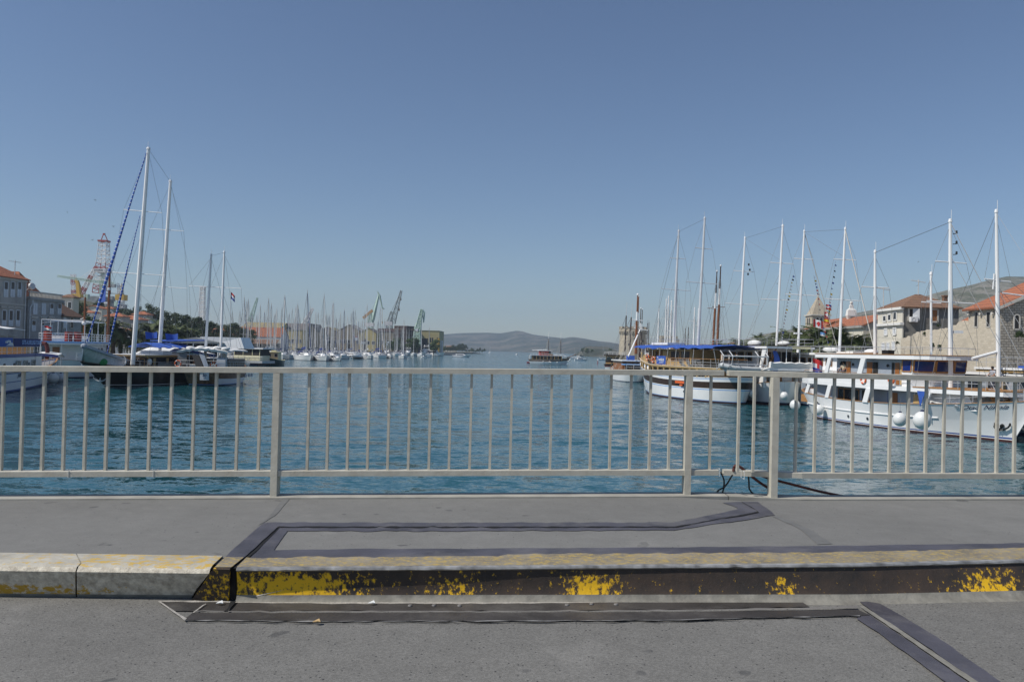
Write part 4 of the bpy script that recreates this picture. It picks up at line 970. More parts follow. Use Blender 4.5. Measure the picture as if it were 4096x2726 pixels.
for sd in (-1, 1):
 mb.loft([[(x, sd * (gp(x) - .1), gz(x) + .1), (x, sd * (gp(x) - .1), gz(x) + .1 + h), (x, sd * (gp(x) - .16), gz(x) + .1 + h), (x, sd * (gp(x) - .16), gz(x) + .1)] for x, h in ((5.6, .3), (6.2, .75), (7, 1.0), (9, 1.05), (10.8, 1.0))], 0, capa=True, capb=True)
mb.build('bow_screen', 'pale_wood', GUL)
guard(GUL, [(x, gp(x) - .12, gz(x) + .12) for x in (5.6, 3, 0, -3, -6, -9, -11.2)] + [(-11.6, 1.2, 4), (-11.6, -1.2, 4)], 1.0, (1.0, .62, .3), .024, topm='teak', every=1.3)
MB().prism([(-4.5, -2.0), (7.2, -1.9), (7.2, 1.9), (-4.5, 2.0)], 3.9, 6.1).build('upper_cabin', 'pale_wood', GUL)
for x0, x1, m in ((5.6, 6.5, 'varnish'), (4.4, 4.9, 'glass'), (3.2, 3.9, 'varnish'), (1.6, 2.8, 'pale_wood'), (-1.6, .6, 'dark_wood'), (-4.2, -2.0, 'dark_wood')):
 window(GUL, quad_y(x0, x1, 4.05 if m == 'varnish' else 4.7, 5.85, 2.02, flip=True), m, .03, 'teak' if m != 'pale_wood' else None, name='door' if m == 'varnish' else 'window')
mb = MB(); n = 22                                                 # awning with a scalloped edge
for sd in (-1, 1):
 rr = []
 for k in range(n + 1):
  x = -11.2 + 20.4 * k / n; y = sd * 3.05; z = 6.36 + .06 * math.sin(k * 1.9) + .010 * max(0, x - 4); dr = (.14 + .05 * math.sin(k * 2.3)) if x < 0 else .2 + .06 * math.sin(k * 1.7)
  rr.append([(x, sd * .0, z + .3), (x, y * .9, z + .1), (x, y, z), (x, y + sd * .05, z - dr), (x, y * .985, z - dr), (x, y * .9, z + .06), (x, 0, z + .26)])
 mb.loft(rr, 0, capa=True, capb=True)
mb.build('awning', 'blue_canvas', GUL, smooth=True)
for sd in (-1, 1):
 for k in range(10):
  x = -11 + 2.15 * k; MB().tube((x, sd * (gp(x) - .2) if abs(gp(x)) > 2 else sd * 2, gz(x)), (x, sd * 2.9, 6.4), .035).build('awning_pole', 'steel', GUL)
MB().box((3.0, -1.2, 6.66), (7.6, 1.3, 6.95)).build('roof_pad', 'white_canvas', GUL)
guard(GUL, [(-6, 2.0, 6.6), (7.6, 2.0, 6.62), (7.6, -2, 6.62), (-6, -2, 6.6)], .75, (1.0, .5), .016, every=2.2)
bs = text_mb('hedlajda', .46, .004, .15, bold=.008)
mb = MB().slab(quad_y(-.6, .6, 0, .01, 3.28), .01)
s_ = MB().slab([(2.05, 3.30, 4.15), (-.45, 3.30, 4.15), (-.45, 3.30, 5.2), (2.05, 3.30, 5.2)], .03).build('banner', 'blue_canvas', GUL)
bs.xf(frame((.72, 3.345, 4.75), (-1, 0, 0), (0, 0, 1))).build('lettering', 'flag_white', s_)
mb = MB()
for k in range(2): mb.slab([(1.3, 3.335, 4.45 - .13 * k), (.0 + .3 * k, 3.335, 4.45 - .13 * k), (.0 + .3 * k, 3.335, 4.49 - .13 * k), (1.3, 3.335, 4.49 - .13 * k)], .008)
mb.tube((1.85, 3.34, 4.45), (1.72, 3.34, 4.95), .035, .02); mb.ball((1.7, 3.34, 5.02), .09, 8, 5, sc=(1, .2, 1)); mb.build('emblem', 'flag_white', s_)
for px, py, lb_ in ((2604, 1428, 'orange lifebuoy on the wooden bow screen, farther from the awning poles'), (2638, 1438, 'orange lifebuoy on the wooden bow screen, nearer the blue banner')):
 q = side(GUL, px, py, 2.35); lifebuoy(mw(GUL) @ Vector((q.x, gp(q.x) + .0, q.z)), mw(GUL).to_3x3() @ Vector((0, 1, 0)), .36, lb_)
for k, x in enumerate((-3.2, -5.0, -6.4, -7.6)):
 mb = MB(); mb.bar((x, 2.2, 4.1), (x + .7, 2.2, 4.25), .5, .05); mb.bar((x + .7, 2.2, 4.25), (x + 1.1, 2.2, 4.95), .5, .05)
 for yy in (1.98, 2.42): mb.tube((x + .1, yy, 3.9), (x + .9, yy, 4.5), .02); mb.tube((x + .6, yy, 3.9), (x + .3, yy, 4.4), .02)
 o = mb.build('deck_chair', 'grey_canvas'); o.matrix_world = mw(GUL); tag(o, 'grey folding deck chair in the row under the blue awning', 'deck chair', 'deck chairs under the blue awning')
mb = MB(); mb.slab([(-3.3, 3.47, 1.95), (-6.1, 3.47, 1.95), (-5.85, 3.47, 2.1), (-6.1, 3.47, 2.25), (-3.3, 3.47, 2.25)], .02); mb.build('name_board', 'orange', GUL)
mb = MB(); mb.slab([(-4.4, 3.45, 1.68), (-5.1, 3.45, 1.68), (-5.1, 3.45, 1.86), (-4.4, 3.45, 1.86)], .02); mb.build('port_board', 'orange', GUL)
for x, z in ((-6.9, 1.95), (5.2, 1.05), (-5, 1.0)): t_ = GH.tx(x); p = GH.P(t_, z / GH.sheer(t_), 1); MB().tube(p - Vector((0, .03, 0)), p + Vector((0, .035, 0)), .15, .13, 12).build('porthole', 'glass', GUL)
gm = []
_, a, b, sp = pmast(GUL, (2693, 1385), (2715, 926), .165, 'alu', spr=[((2680, 1031), (2742, 1035)), ((2645, 1154), (2763, 1163))], lx=4.9, z=6.4, rt=.11); gm.append((a, b, sp))
_, a2, b2, sp2 = pmast(GUL, (2792, 1390), (2819, 875), .17, 'alu', spr=[((2781, 990), (2850, 997)), ((2745, 1126), (2873, 1136))], lx=-3.6, z=6.4, rt=.12); gm.append((a2, b2, sp2))
shrouds(GUL, gm, H, 3.0, 3.9, .014, extra=[(b, b2, .016), (b, Vector((11.8, 0, 4.6)), .02)])
# rubber dinghy slung at the stern
t = thing('rubber_dinghy', 'pale grey rubber dinghy slung at the stern of the blue awning boat', 'dinghy', mw(GUL) @ Vector((-13.2, 1.0, 4.0)), mw(GUL).to_euler().z + R(90))
mb = MB()
for y in (-.75, .75): mb.path([(-2.2, y, .0), (-1.2, y, .0), (.8, y, .06), (1.6, y * .8, .2)], .27, 12)
mb.path([(1.6, -.6, .2), (2.05, -.3, .34), (2.15, 0, .38), (2.05, .3, .34), (1.6, .6, .2)], .26, 12); mb.build('tube', 'rubber_grey', t, smooth=True)
mb = MB(); mb.prism([(-2.0, -.7), (1.4, -.55), (1.9, 0), (1.4, .55), (-2.0, .7)], -.3, -.12, top=[(-2.0, -.7), (1.5, -.6), (2.0, 0), (1.5, .6), (-2.0, .7)]); mb.prism([(-2.0, -.35), (1.3, -.2), (1.6, 0), (1.3, .2), (-2.0, .35)], -.5, -.3); mb.build('floor', 'rubber_grey', t)
MB().box((-2.1, -.6, -.3), (-1.95, .6, .3)).build('transom', 'dark_wood', t)
mb = MB()
for x in (-12.6, -14.4):
 for y in (-1.9, 2.6): mb.path([(x + 1.3, y, 3.9), (x, y, 4.5), (x - .2, y, 5.4), (x + .6, y, 6.0)], .05, 6)
 mb.tube((x, -1.9, 4.5), (x, 2.6, 4.5), .05); mb.tube((x - .2, -1.9, 5.4), (x - .2, 2.6, 5.4), .09)
mb.build('davit_frame', 'alu', GUL)
mb = MB(); rr = []
for k in range(9):
 u = k / 8; rr.append([(-13.6, -3.3 + .0, 6.1 - 2.6 * u), (-13.6 - .35 * math.sin(math.pi * u), -3.1, 6.1 - 2.6 * u), (-13.6 - .3 * math.sin(math.pi * u), -3.6 - .3 * math.sin(math.pi * u), 6.1 - 2.6 * u)])
o = MB().loft(rr, 0, capa=True, capb=True).build('folded_awning', 'blue_canvas', smooth=True); o.matrix_world = mw(GUL); tag(o, 'rolled blue canvas hanging upright beside the davits of the awning boat', 'canvas')
# ------------------------------------------------------------------ white ship between the two, stern to us
def plain_ship(label, x, y0, y1, B, fs, fm, fb, decks, mats, rz=None, name='tour_ship', rnd=.12):
 """white tour boat; stern at depth y0, bow at y1 on world x"""
 mid = Vector(((x[0] + x[1]) / 2, (y0 + y1) / 2, 0)); d = Vector((x[1] - x[0], y1 - y0, 0)); rz = math.atan2(d.y, d.x)
 o = thing(name, label, 'tour boat', mid, rz); L = d.length; h = Hull(L, B, fs, fm, fb, f0=.7, w0=.55, rake=1.8, srake=1.2, rnd=rnd)
 h.build(o, mats[0], mats[1], bul=.8, cap=('teak', .15, .05)); return o, h, L
WB, H, L = plain_ship('white tour boat moored stern out between the awning boat and the lettered ship', (31.3, 27.5), 89, 113, 6.2, 2.7, 2.0, 3.0, 0,
 ([(-.2, 0), (0, 0), (.05, 1), (.1, 2), (.5, 2), (.56, 2), (.92, 2), (1, 2)], ['boot_red', 'navy', 'white_gel']))
MB().prism([(-10.3, -2.4), (7, -2.3), (7, 2.3), (-10.3, 2.4)], 1.9, 3.9).build('lower_deckhouse', 'white_gel', WB)
for y0, y1, m in ((-1.9, -1.1, 'glass'), (.2, 1.0, 'varnish'), (1.3, 2.0, 'glass')):
 window(WB, [(-10.33, y0, 2.1), (-10.33, y0, 3.5), (-10.33, y1, 3.5), (-10.33, y1, 2.1)], m, .03, 'teak', name='door' if m == 'varnish' else 'window')
MB().prism([(-12.2, -2.6), (-11, -3.0), (7.8, -3), (7.8, 3), (-11, 3.0), (-12.2, 2.6)], 3.9, 4.2).build('upper_deck', 'white_gel', WB)
mb = MB(); rr = []
for k in range(13):
 y = -2.5 + 5.0 * k / 12; s_ = .06 * math.sin(k * 2.2); rr.append([(-12.15, y, 4.22), (-12.2 - .1, y, 4.75 + s_), (-12.0, y, 4.86 + s_), (-11.7, y, 4.7 + s_), (-11.6, y, 4.22)])
mb.loft(rr, 0, capa=True, capb=True); mb.build('rolled_awning', 'white_canvas', WB, smooth=True)
MB().prism([(-8.2, -2.2), (4.5, -2.2), (4.5, 2.2), (-8.2, 2.2)], 4.21, 6.35).build('upper_deckhouse', 'white_gel', WB)
for y0, y1, m in ((-2.0, -.9, 'dark_inside'), (-.7, .3, 'glass'), (.5, .9, 'dark_inside'), (1.2, 2.0, 'glass')):
 window(WB, [(-8.23, y0, 4.5), (-8.23, y0, 6.0), (-8.23, y1, 6.0), (-8.23, y1, 4.5)], m, .03, 'dark_wood')
for k in range(5): window(WB, quad_y(-7 + 2.2 * k, -5.4 + 2.2 * k, 4.9, 5.9, 2.23, flip=True), 'glass', .03, 'teak')
MB().prism([(-11.9, -2.9), (6.2, -2.9), (6.2, 2.9), (-11.9, 2.9)], 6.36, 6.62).build('roof', 'white_gel', WB)
MB().prism([(-11.95, -2.93), (6.2, -2.93), (6.2, 2.93), (-11.95, 2.93)], 6.622, 6.68).build('roof_edge', 'dark_wood', WB)
for y in (-2.7, -1.2, .4, 2.7): MB().tube((-11.7, y, 4.2), (-11.7, y, 6.4), .05).build('roof_post', 'white_paint', WB)
mb = MB()
mb.slab([(-10.4, 2.75, 4.2), (-9.9, 2.75, 4.2), (-10.6, 2.75, 6.36), (-11.6, 2.75, 6.36)], .12); mb.build('roof_bracket', 'white_paint', WB)
mb = MB()
for k in range(8): mb.box((-9.2 - .22 * k, 1.2, 4.25 + .28 * k), (-8.9 - .22 * k, 2.0, 4.3 + .28 * k))
mb.bar((-8.9, 1.15, 4.2), (-10.8, 1.15, 6.4), .08, .2, up=(0, 0, 1)); mb.bar((-8.9, 2.05, 4.2), (-10.8, 2.05, 6.4), .08, .2, up=(0, 0, 1)); mb.build('stair', 'teak', WB)
guard(WB, [(-11.8, -2.8, 6.68), (-11.8, 2.8, 6.68), (5.9, 2.8, 6.68), (5.9, -2.8, 6.68), (-11.8, -2.8, 6.68)], .8, (1.0, .5), .018, every=2)
mb = MB(); mb.ball((-4, .5, 7.0), .6, 10, 6, sc=(2.2, 1.2, .7)); mb.ball((-9.3, -.5, 7.0), .5, 10, 6, sc=(2.4, 1, .6)); mb.build('covered_raft', 'white_canvas', WB, smooth='full')
mb = MB(); mb.bar((-11.9, -2.4, 6.5), (-11.9, -.2, 6.5), .1, .26); mb.build('name_board', 'cream', WB)
wm = []
_, a, b, sp = pmast(WB, (2955, 1388), (2980, 953), .17, spr=[((2934, 1082), (3017, 1087)), ((2901, 1212), (3037, 1220))], lx=6.3, z=6.5, rt=.11); wm.append((a, b, sp))
p_ = [loc_(WB, W(2995 + dx, yy, 107)) for dx, yy in ((0, 1062), (4, 1083), (-3, 1100))]
for p in p_: MB().tube(p, p + Vector((0, 0, .28)), .12).build('mast_lamp', 'black', WB)
_, a2, b2, sp2 = pmast(WB, (3105, 1400), (3131, 905), .15, spr=[((3081, 1049), (3173, 1055)), ((3044, 1195), (3198, 1202))], lx=-3.4, z=6.5, rt=.12); wm.append((a2, b2, sp2))
shrouds(WB, wm, H, 2.9, 4.0, .014, extra=[(b, b2, .016), (b, a2.lerp(b2, .72), .014)])
for px, py, dd, lb_ in ((3137, 1582, 88.0, 'white ball fender hanging on the stern of the middle white boat'),):
 fender(W(px, py, dd), .43, lb_, up=1.3)
fender(W(3010, 1572, 90.5), .42, 'greyish ball fender squeezed between the awning boat stern and its neighbour', up=1.1, blue=False)
# the ship moored on the inside: hull hidden, roof, rails and masts show above
IB, H, L = plain_ship('white two masted tour boat moored inside the lettered ship, hung with signal flags', (34.6, 37.5), 104, 78, 6.2, 2.7, 2.0, 3.0, 0,
 ([(-.2, 0), (0, 0), (.1, 1), (.5, 1), (.92, 1), (1, 1)], ['navy', 'white_gel']))
MB().prism([(-9, -2.3), (8, -2.2), (8, 2.2), (-9, 2.3)], 1.9, 3.9).build('lower_deckhouse', 'white_gel', IB)
MB().prism([(-10.5, -2.8), (9, -2.8), (9, 2.8), (-10.5, 2.8)], 3.9, 4.2).build('upper_deck', 'white_gel', IB)
MB().prism([(-7, -2.1), (6, -2.1), (6, 2.1), (-7, 2.1)], 4.2, 5.75).build('upper_deckhouse', 'white_gel', IB)
for k in range(6): window(IB, quad_y(-6.2 + 2 * k, -4.9 + 2 * k, 4.6, 5.4, -2.13), 'glass', .03, 'teak')
MB().prism([(-9, -2.7), (7.5, -2.7), (7.5, 2.7), (-9, 2.7)], 5.76, 6.0).build('roof', 'white_gel', IB)
guard(IB, [(-8.8, -2.6, 6.0), (7.3, -2.6, 6.0), (7.3, 2.6, 6.0), (-8.8, 2.6, 6.0)], .75, (1.0, .5), .018, every=2)
mb = MB(); mb.ball((1.5, -.4, 6.4), .5, 10, 6, sc=(3, 1.2, .6)); mb.build('covered_raft', 'white_canvas', IB, smooth='full')
im = []
_, a, b, sp = pmast(IB, (3357, 1415), (3381, 917), .15, spr=[((3335, 1036), (3424, 1040)), ((3299, 1194), (3443, 1203))], lx=4.5, z=5.9, rt=.1); im.append((a, b, sp))
_, a2, b2, sp2 = pmast(IB, (3191, 1405), (3217, 927), .155, spr=[((3175, 1033), (3254, 1038)), ((3142, 1175), (3275, 1183))], lx=-6.5, z=5.9, rt=.1); im.append((a2, b2, sp2))
da, db = (mw(IB) @ a).y, (mw(IB) @ a2).y
shrouds(IB, im, H, 2.7, 4.0, .014, extra=[(b, b2, .016), (b2, a.lerp(b, .78), .014)])
MB().wire(b, loc_(IB, W(3497, 1395, 72)), .05).build('furled_sail', 'rope', IB); MB().wire(b2, loc_(IB, W(3352, 1400, db)), .045).build('furled_sail', 'rope', IB)
p = loc_(IB, W(3176, 1332, db)); MB().bar(p, p + Vector((0, 1.0, 0)), .3, .2).build('radar', 'white_gel', IB)
tbm = MB().slab([(0, 0, 0), (2.6, 0, 0), (2.6, 0, .75), (0, 0, .75)], .05)
bo = thing('sign_board', 'pale board with dark slanted capitals seen through the stern opening of the lettered ship', 'sign', W(3206, 1556, 80), R(8))
tbm.build('board', 'white_gel', bo); tb = text_mb('AGEL', .52, .006, .25, bold=.01); tb.xf(frame((1.25, -.07, .38), (1, 0, 0), (0, 0, 1))).build('lettering', 'dark_inside', bo)
# strings of signal flags and the courtesy flags
random.seed(5)
def string(pts, n, label, w=.19):
 mb = MB(); cols = ['flag_red', 'flag_white', 'flag_blue', 'flag_yellow', 'flag_black', 'wire']
 for p, q in zip(pts, pts[1:]): mb.wire(p, q, .012, mi=5)
 tot = len(pts) - 1
 for k in range(n):
  u = (k + .5) / n * tot; i = min(tot - 1, int(u)); c = Vector(pts[i]).lerp(Vector(pts[i + 1]), u - i); s_ = w * (.75 + .5 * random.random())
  mb.slab([c, c + Vector((s_, .05, -.06)), c + Vector((s_, .05, -.06 - s_ * .8)), c + Vector((0, 0, -s_ * .8))], .012, random.randrange(5))
 o = mb.build('signal_flags', cols); tag(o, label, 'flags')
string([W(3173, 1095, 92), W(3150, 1200, 92), W(3131, 1310, 92), W(3120, 1390, 92)], 24, 'string of small signal flags slanting up beside the tallest right mast pair')
string([W(3342, 1045, 82), W(3322, 1170, 82), W(3315, 1230, 82), W(3312, 1265, 82)], 16, 'string of tiny signal flags hanging above the church spire side')
string([W(3255, 1100, 98), W(3268, 1170, 98), W(3285, 1290, 97), W(3300, 1330, 97), W(3318, 1395, 96)], 22, 'string of small signal flags falling across the bell tower to the palms')
cf = [((3304, 1216), .62, .5, [('flag_red', .34), ('flag_white', .33), ('flag_red', .33)], False, None, 'red and white striped courtesy flag, topmost before the church spire'),
  ((3298, 1246), .55, .5, [('flag_red', 1)], False, ('flag_white', [(.4, .15, .6, .85), (.18, .38, .82, .62)]), 'red courtesy flag with a white cross before the church spire'),
  ((3296, 1270), .58, .48, [('flag_red', .25), ('flag_yellow', .5), ('flag_red', .25)], False, None, 'red and yellow striped courtesy flag before the bell tower arches'),
  ((3254, 1276), 1.05, .75, [('flag_red', .25), ('flag_white', .5), ('flag_red', .25)], True, ('flag_red', [(.42, .2, .58, .8), (.36, .35, .64, .6)]), 'large red and white flag with a red leaf before the bell tower'),
  ((3281, 1327), .5, .35, [('sky_paint', .6), ('flag_white', .4)], False, None, 'pale blue flag hanging in front of the palm crowns below the tower')]
for (px, py), w, h, bd, vt, dv, lb_ in cf: flag(W(px, py, 90), w * 1.15, h * 1.15, bd, lb_, rz=R(10), vertical=vt, sag=.2, device=dv)
# boat farthest right: white mast, wooden canopy
RB, H, L = plain_ship('tour boat at the far right edge with a wooden canopy and a tall white mast', (37.6, 42.2), 75, 52, 6.0, 2.4, 2.0, 3.2, 0,
 ([(-.2, 0), (0, 0), (.1, 1), (.5, 1), (.92, 1), (1, 1)], ['navy', 'grey_hull']))
MB().prism([(-9, -2.2), (3, -2.1), (3, 2.1), (-9, 2.2)], 1.9, 4.4, top=[(-9, -2.1), (2.6, -2.0), (2.6, 2.0), (-9, 2.1)]).build('deckhouse', 'blue_grey', RB)
for k in range(5): window(RB, quad_y(-8.4 + 2.1 * k, -7.2 + 2.1 * k, 3.1, 4.1, -2.16), 'glass', .03, None)
MB().prism([(-9.6, -2.5), (3.6, -2.4), (3.6, 2.4), (-9.6, 2.5)], 4.41, 4.55).build('deckhouse_roof', 'white_gel', RB)
p1_, p2_ = loc_(RB, W(3878, 1450, 62)), loc_(RB, W(4230, 1462, 52))
mb = MB(); mb.prism([(-1.0, -2.6), (9.5, -2.4), (10.5, 0), (9.5, 2.4), (-1.0, 2.6)], 4.86, 5.02); mb.build('canopy', 'white_gel', RB)
mb = MB(); mb.prism([(-.9, -2.5), (9.3, -2.3), (10.2, 0), (9.3, 2.3), (-.9, 2.5)], 4.68, 4.857); mb.build('canopy_frame', 'pale_wood', RB)
mb = MB(); mb.prism([(3, -2.3), (9, -2.1), (9, 2.1), (3, 2.3)], 5.03, 5.2); mb.build('canopy_cover', 'blue_canvas', RB)
for x in (1.5, 5.2, 8.8):
 for y in (-2.1, 2.1): mb = MB(); mb.bar((x, y, 2.2), (x, y, 4.7), .22, .22, up=(1, 0, 0)); mb.bar((x - .1, y, 4.0), (x + .7, y, 4.7), .15, .18); mb.build('canopy_post', 'pale_wood', RB)
MB().prism([(4.2, -1.9), (9, -1.7), (9, 1.7), (4.2, 1.9)], 2.2, 4.66).build('wooden_cabin', 'dark_wood', RB)
guard(RB, [(-1, -2.4, 5.02), (9, -2.2, 5.02), (9, 2.2, 5.02)], .8, (1.0, .5), .018, every=1)
_, a, b, sp = pmast(RB, (3998, 1500), (3985, 850), .15, spr=[((3938, 1115), (4044, 1127)), ((4008, 1171), (4110, 1184))], lx=5.2, z=2.2, rt=.1)
q1, q2 = loc_(RB, W(3888, 1434, (mw(RB) @ a).y)), loc_(RB, W(3986, 1407, (mw(RB) @ a).y)); MB().tube(q1, q2, .12, .11, 8).build('boom', 'white_paint', RB)
q1, q2 = loc_(RB, W(3977, 1094, (mw(RB) @ a).y)), loc_(RB, W(3972, 1156, (mw(RB) @ a).y)); MB().tube(q1, q2, .06, .06, 6).build('mast_antenna', 'white_paint', RB)
_, a2, b2, sp2 = pmast(RB, (3726, 1418), (3724, 1098), .1, spr=[((3686, 1207), (3764, 1212))], lx=-6.5, z=4.4, rt=.1)
shrouds(RB, [(a, b, sp), (a2, b2, sp2)], H, 2.6, 2.6, .014, extra=[(b, Vector((-9, 0, 4.6)), .014), (b, loc_(RB, W(4240, 1250, 52)), .014), (a.lerp(b, .6), loc_(RB, W(4250, 1560, 50)), .02), (b2, loc_(RB, W(3660, 1420, 78)), .012)])
# ------------------------------------------------------------------ left side boats
# A: blue and white day boat, runs out of the picture on the left
DB, H, L = plain_ship('white and blue day trip boat with printed banners along its upper rail', (-48.5, -60.4), 62, 106, 6.2, 2.3, 2.0, 3.0, 0,
 ([(-.2, 0), (0, 0), (.04, 1), (.12, 2), (.45, 2), (.5, 1), (.54, 2), (.93, 1), (.97, 2), (1, 2)], ['navy', 'blue_paint', 'white_paint']), name='day_boat')
DB.rotation_euler.z += 0
def yside(o): return -1 if (mw(o).to_3x3() @ Vector((0, -1, 0))).x > 0 else 1
sd = yside(DB)
_e = side(DB, 165, 1430, sd * 2.9).x; BW = [-20, -17, -10, 0, 6, _e - 2, _e]
def bp(x): return H.half(H.tx(x))
mb = MB()
for s_ in (-1, 1): mb.loft([[(x, s_ * (bp(x) - .05), 1.9), (x, s_ * (bp(x) - .06), 3.55), (x, s_ * (bp(x) - .25), 3.55), (x, s_ * (bp(x) - .25), 1.9)] for x in BW], 0, capa=True, capb=True)
mb.build('main_deck_wall', 'white_paint', DB)
mb = MB()
for s_ in (-1, 1): mb.loft([[(x, s_ * (bp(x) - .02), 3.52), (x, s_ * (bp(x) - .02), 3.86), (x, s_ * (bp(x) - .3), 3.86), (x, s_ * (bp(x) - .3), 3.52)] for x in BW], 0, capa=True, capb=True)
mb.build('bulwark_stripe', 'blue_paint', DB)
MB().prism([(x, -bp(x) + .2) for x in BW] + [(x, bp(x) - .2) for x in reversed(BW)], 3.5, 3.6).build('upper_deck', 'teak', DB)
MB().prism([(x, -bp(x) + .1) for x in (-19.8, 0, 15)] + [(x, bp(x) - .1) for x in (15, 0, -19.8)], 1.3, 1.9).build('lower_deck', 'blue_grey', DB)
for px in (70, 98, 133):
 c = side(DB, px, 1440, sd * 3.0); x = c.x; yy = sd * (bp(x) - .04)
 window(DB, quad_y(x - .65, x + .65, 2.15, 3.15, yy, .25, flip=sd > 0), 'glass', .03, 'stone_trim', .08)
for px in (18, 57, 117):
 c = side(DB, px, 1433, sd * 3.0); MB().tube((c.x, sd * (bp(c.x) - .2), 2.75), (c.x, sd * (bp(c.x) + .0), 2.75), .2, .2, 12).build('porthole', 'glass', DB)
def banner(x0, x1, z0, z1, m, name='banner'):
 y = sd * (bp((x0 + x1) / 2) - .12); return MB().slab(quad_y(x0, x1, z0, z1, y, 0, flip=sd > 0), .04).build(name, m, DB), y
def sx_(px, py): return side(DB, px, py, sd * 2.95).x
xa, xb, xc, xd = sx_(-60, 1370), sx_(51, 1370), sx_(54, 1372), sx_(158, 1392)
bn, y = banner(min(xa, xb), max(xa, xb), 4.62, 5.5, 'blue_canvas')
dirx = 1 if (mw(DB).to_3x3() @ Vector((1, 0, 0))).y > 0 else -1
mb = MB()
for u, w, s_ in ((.82, .45, .5), (.93, .32, .3), (.88, .3, .2)):
 x = xa + (xb - xa) * (u - .05); mb.ball((x, y - .05 * -sd, 5.22 - s_ * .3), .16, 10, 6, sc=(1.9, .15, .8)); mb.slab([(x - .28, y + sd * .045, 5.22 - s_ * .3), (x - .5, y + sd * .045, 5.34 - s_ * .3), (x - .5, y + sd * .045, 5.1 - s_ * .3)], .01)
x = xa + (xb - xa) * .88; mb.slab([(x - 1.1, y + sd * .045, 4.7), (x + 1.1, y + sd * .045, 4.7), (x + .9, y + sd * .045, 4.98), (x + .1, y + sd * .045, 5.05), (x - .4, y + sd * .045, 4.88)], .012)
mb.build('fish_print', 'flag_white', bn)
bn, y = banner(min(xc, xd), max(xc, xd), 4.62, 5.45, 'navy_canvas')
tb = text_mb('GITE-AUSFLUGE-TOURS', .62, .006, bold=.012); tb.xf(frame(((xc + xd) / 2 + .35 * (xd - xc) / 2, y + sd * .05, 5.03), (1 if xd > xc else -1, 0, 0), (0, 0, 1))).build('lettering', 'sky_paint', bn)
guard(DB, [(x, sd * (bp(x) - .15), 3.6) for x in (-19, -10, 0, 6, _e)], 1.0, (1.0, .5), .025, 'white_paint', every=1.5)
guard(DB, [(x, -sd * (bp(x) - .15), 3.6) for x in (-19, -10, 0, 6, _e)], 1.0, (1.0, .5), .025, 'white_paint', every=3)
x0, x1 = sorted((sx_(-200, 1330), sx_(120, 1332)))
mb = MB(); rr = []
for k in range(15):
 x = x0 + (x1 - x0) * k / 14; s_ = .05 * math.sin(k * 1.7); rr.append([(x, -2.5, 6.45 + s_), (x, 0, 6.75 + s_), (x, 2.5, 6.45 + s_), (x, 2.5, 6.36 + s_), (x, 0, 6.66 + s_), (x, -2.5, 6.36 + s_)])
mb.loft(rr, 0, capa=True, capb=True); mb.build('awning', 'white_canvas', DB, smooth=True)
for k in range(5):
 for s_ in (-1, 1): MB().tube((x0 + .2 + (x1 - x0 - .4) * k / 4, s_ * 2.4, 3.6), (x0 + .2 + (x1 - x0 - .4) * k / 4, s_ * 2.45, 6.4), .035).build('awning_pole', 'steel', DB)
a_, b_ = sorted((sx_(136, 1420), sx_(162, 1420)))
MB().prism([(a_, -2.2), (b_, -2.2), (b_, 2.2), (a_, 2.2)], 3.6, 4.6).build('bench_box', 'pale_wood', DB)
for k in range(4):
 x = sx_(25 + 26 * k, 1400); mb = MB(); mb.box((x - .5, 1.2, 3.6), (x + .5, 1.7, 4.05)); mb.box((x - .5, 1.6, 4.05), (x + .5, 1.72, 4.5)); mb.build('bench', 'white_paint', DB)
q = W(168, 1388, 97); o = MB().path([q + Vector((0, 0, .5)), q + Vector((.5, 0, .42)), q + Vector((.7, 0, -.3)), q + Vector((.62, 0, -1.4))], .24, 8).build('red_tarpaulin', 'red_cloth', smooth=True); tag(o, 'dark red rolled tarpaulin hanging at the end of the day boat banner', 'tarpaulin')
# awning over the stern
t = MB(); c0 = loc_(DB, W(205, 1425, 99)); rr = []
for k in range(9):
 u = k / 8; px = 166 + 82 * u; zt = 1410 + 6 * u + 7 * (1 - math.sin(math.pi * min(1, u * 1.1))) * .3
 p = loc_(DB, W(px, zt, 98)); rr.append([p + Vector((-1.6, 0, 0)), p + Vector((0, 0, .18)), p + Vector((1.6, 0, 0)), p + Vector((1.6, 0, -.35)), p + Vector((1.5, 0, -.35)), p + Vector((0, 0, .1)), p + Vector((-1.5, 0, -.35)), p + Vector((-1.6, 0, -.35))])
t.loft(rr, lambda i, k: 1 if k in (2, 3, 6, 7) else 0, capa=True, capb=True); t.build('stern_awning', ['white_canvas', 'navy_canvas'], DB)
for px in (178, 198, 232, 246): p = loc_(DB, W(px, 1430, 98)); MB().tube(p, Vector((p.x, p.y, 1.8)), .04).build('awning_pole', 'steel', DB)
fender(W(213, 1512, 96.5), .62, 'white ball fender with a red mark near the stern of the blue striped day boat', up=1.2); fender(W(243, 1512, 104), .6, 'white ball fender tucked behind the stern of the blue striped day boat', up=1.1)
letter_hull(DB, H, 30, 1494, sd, 'JADRA', .5, 'navy', .2, bold=.01)

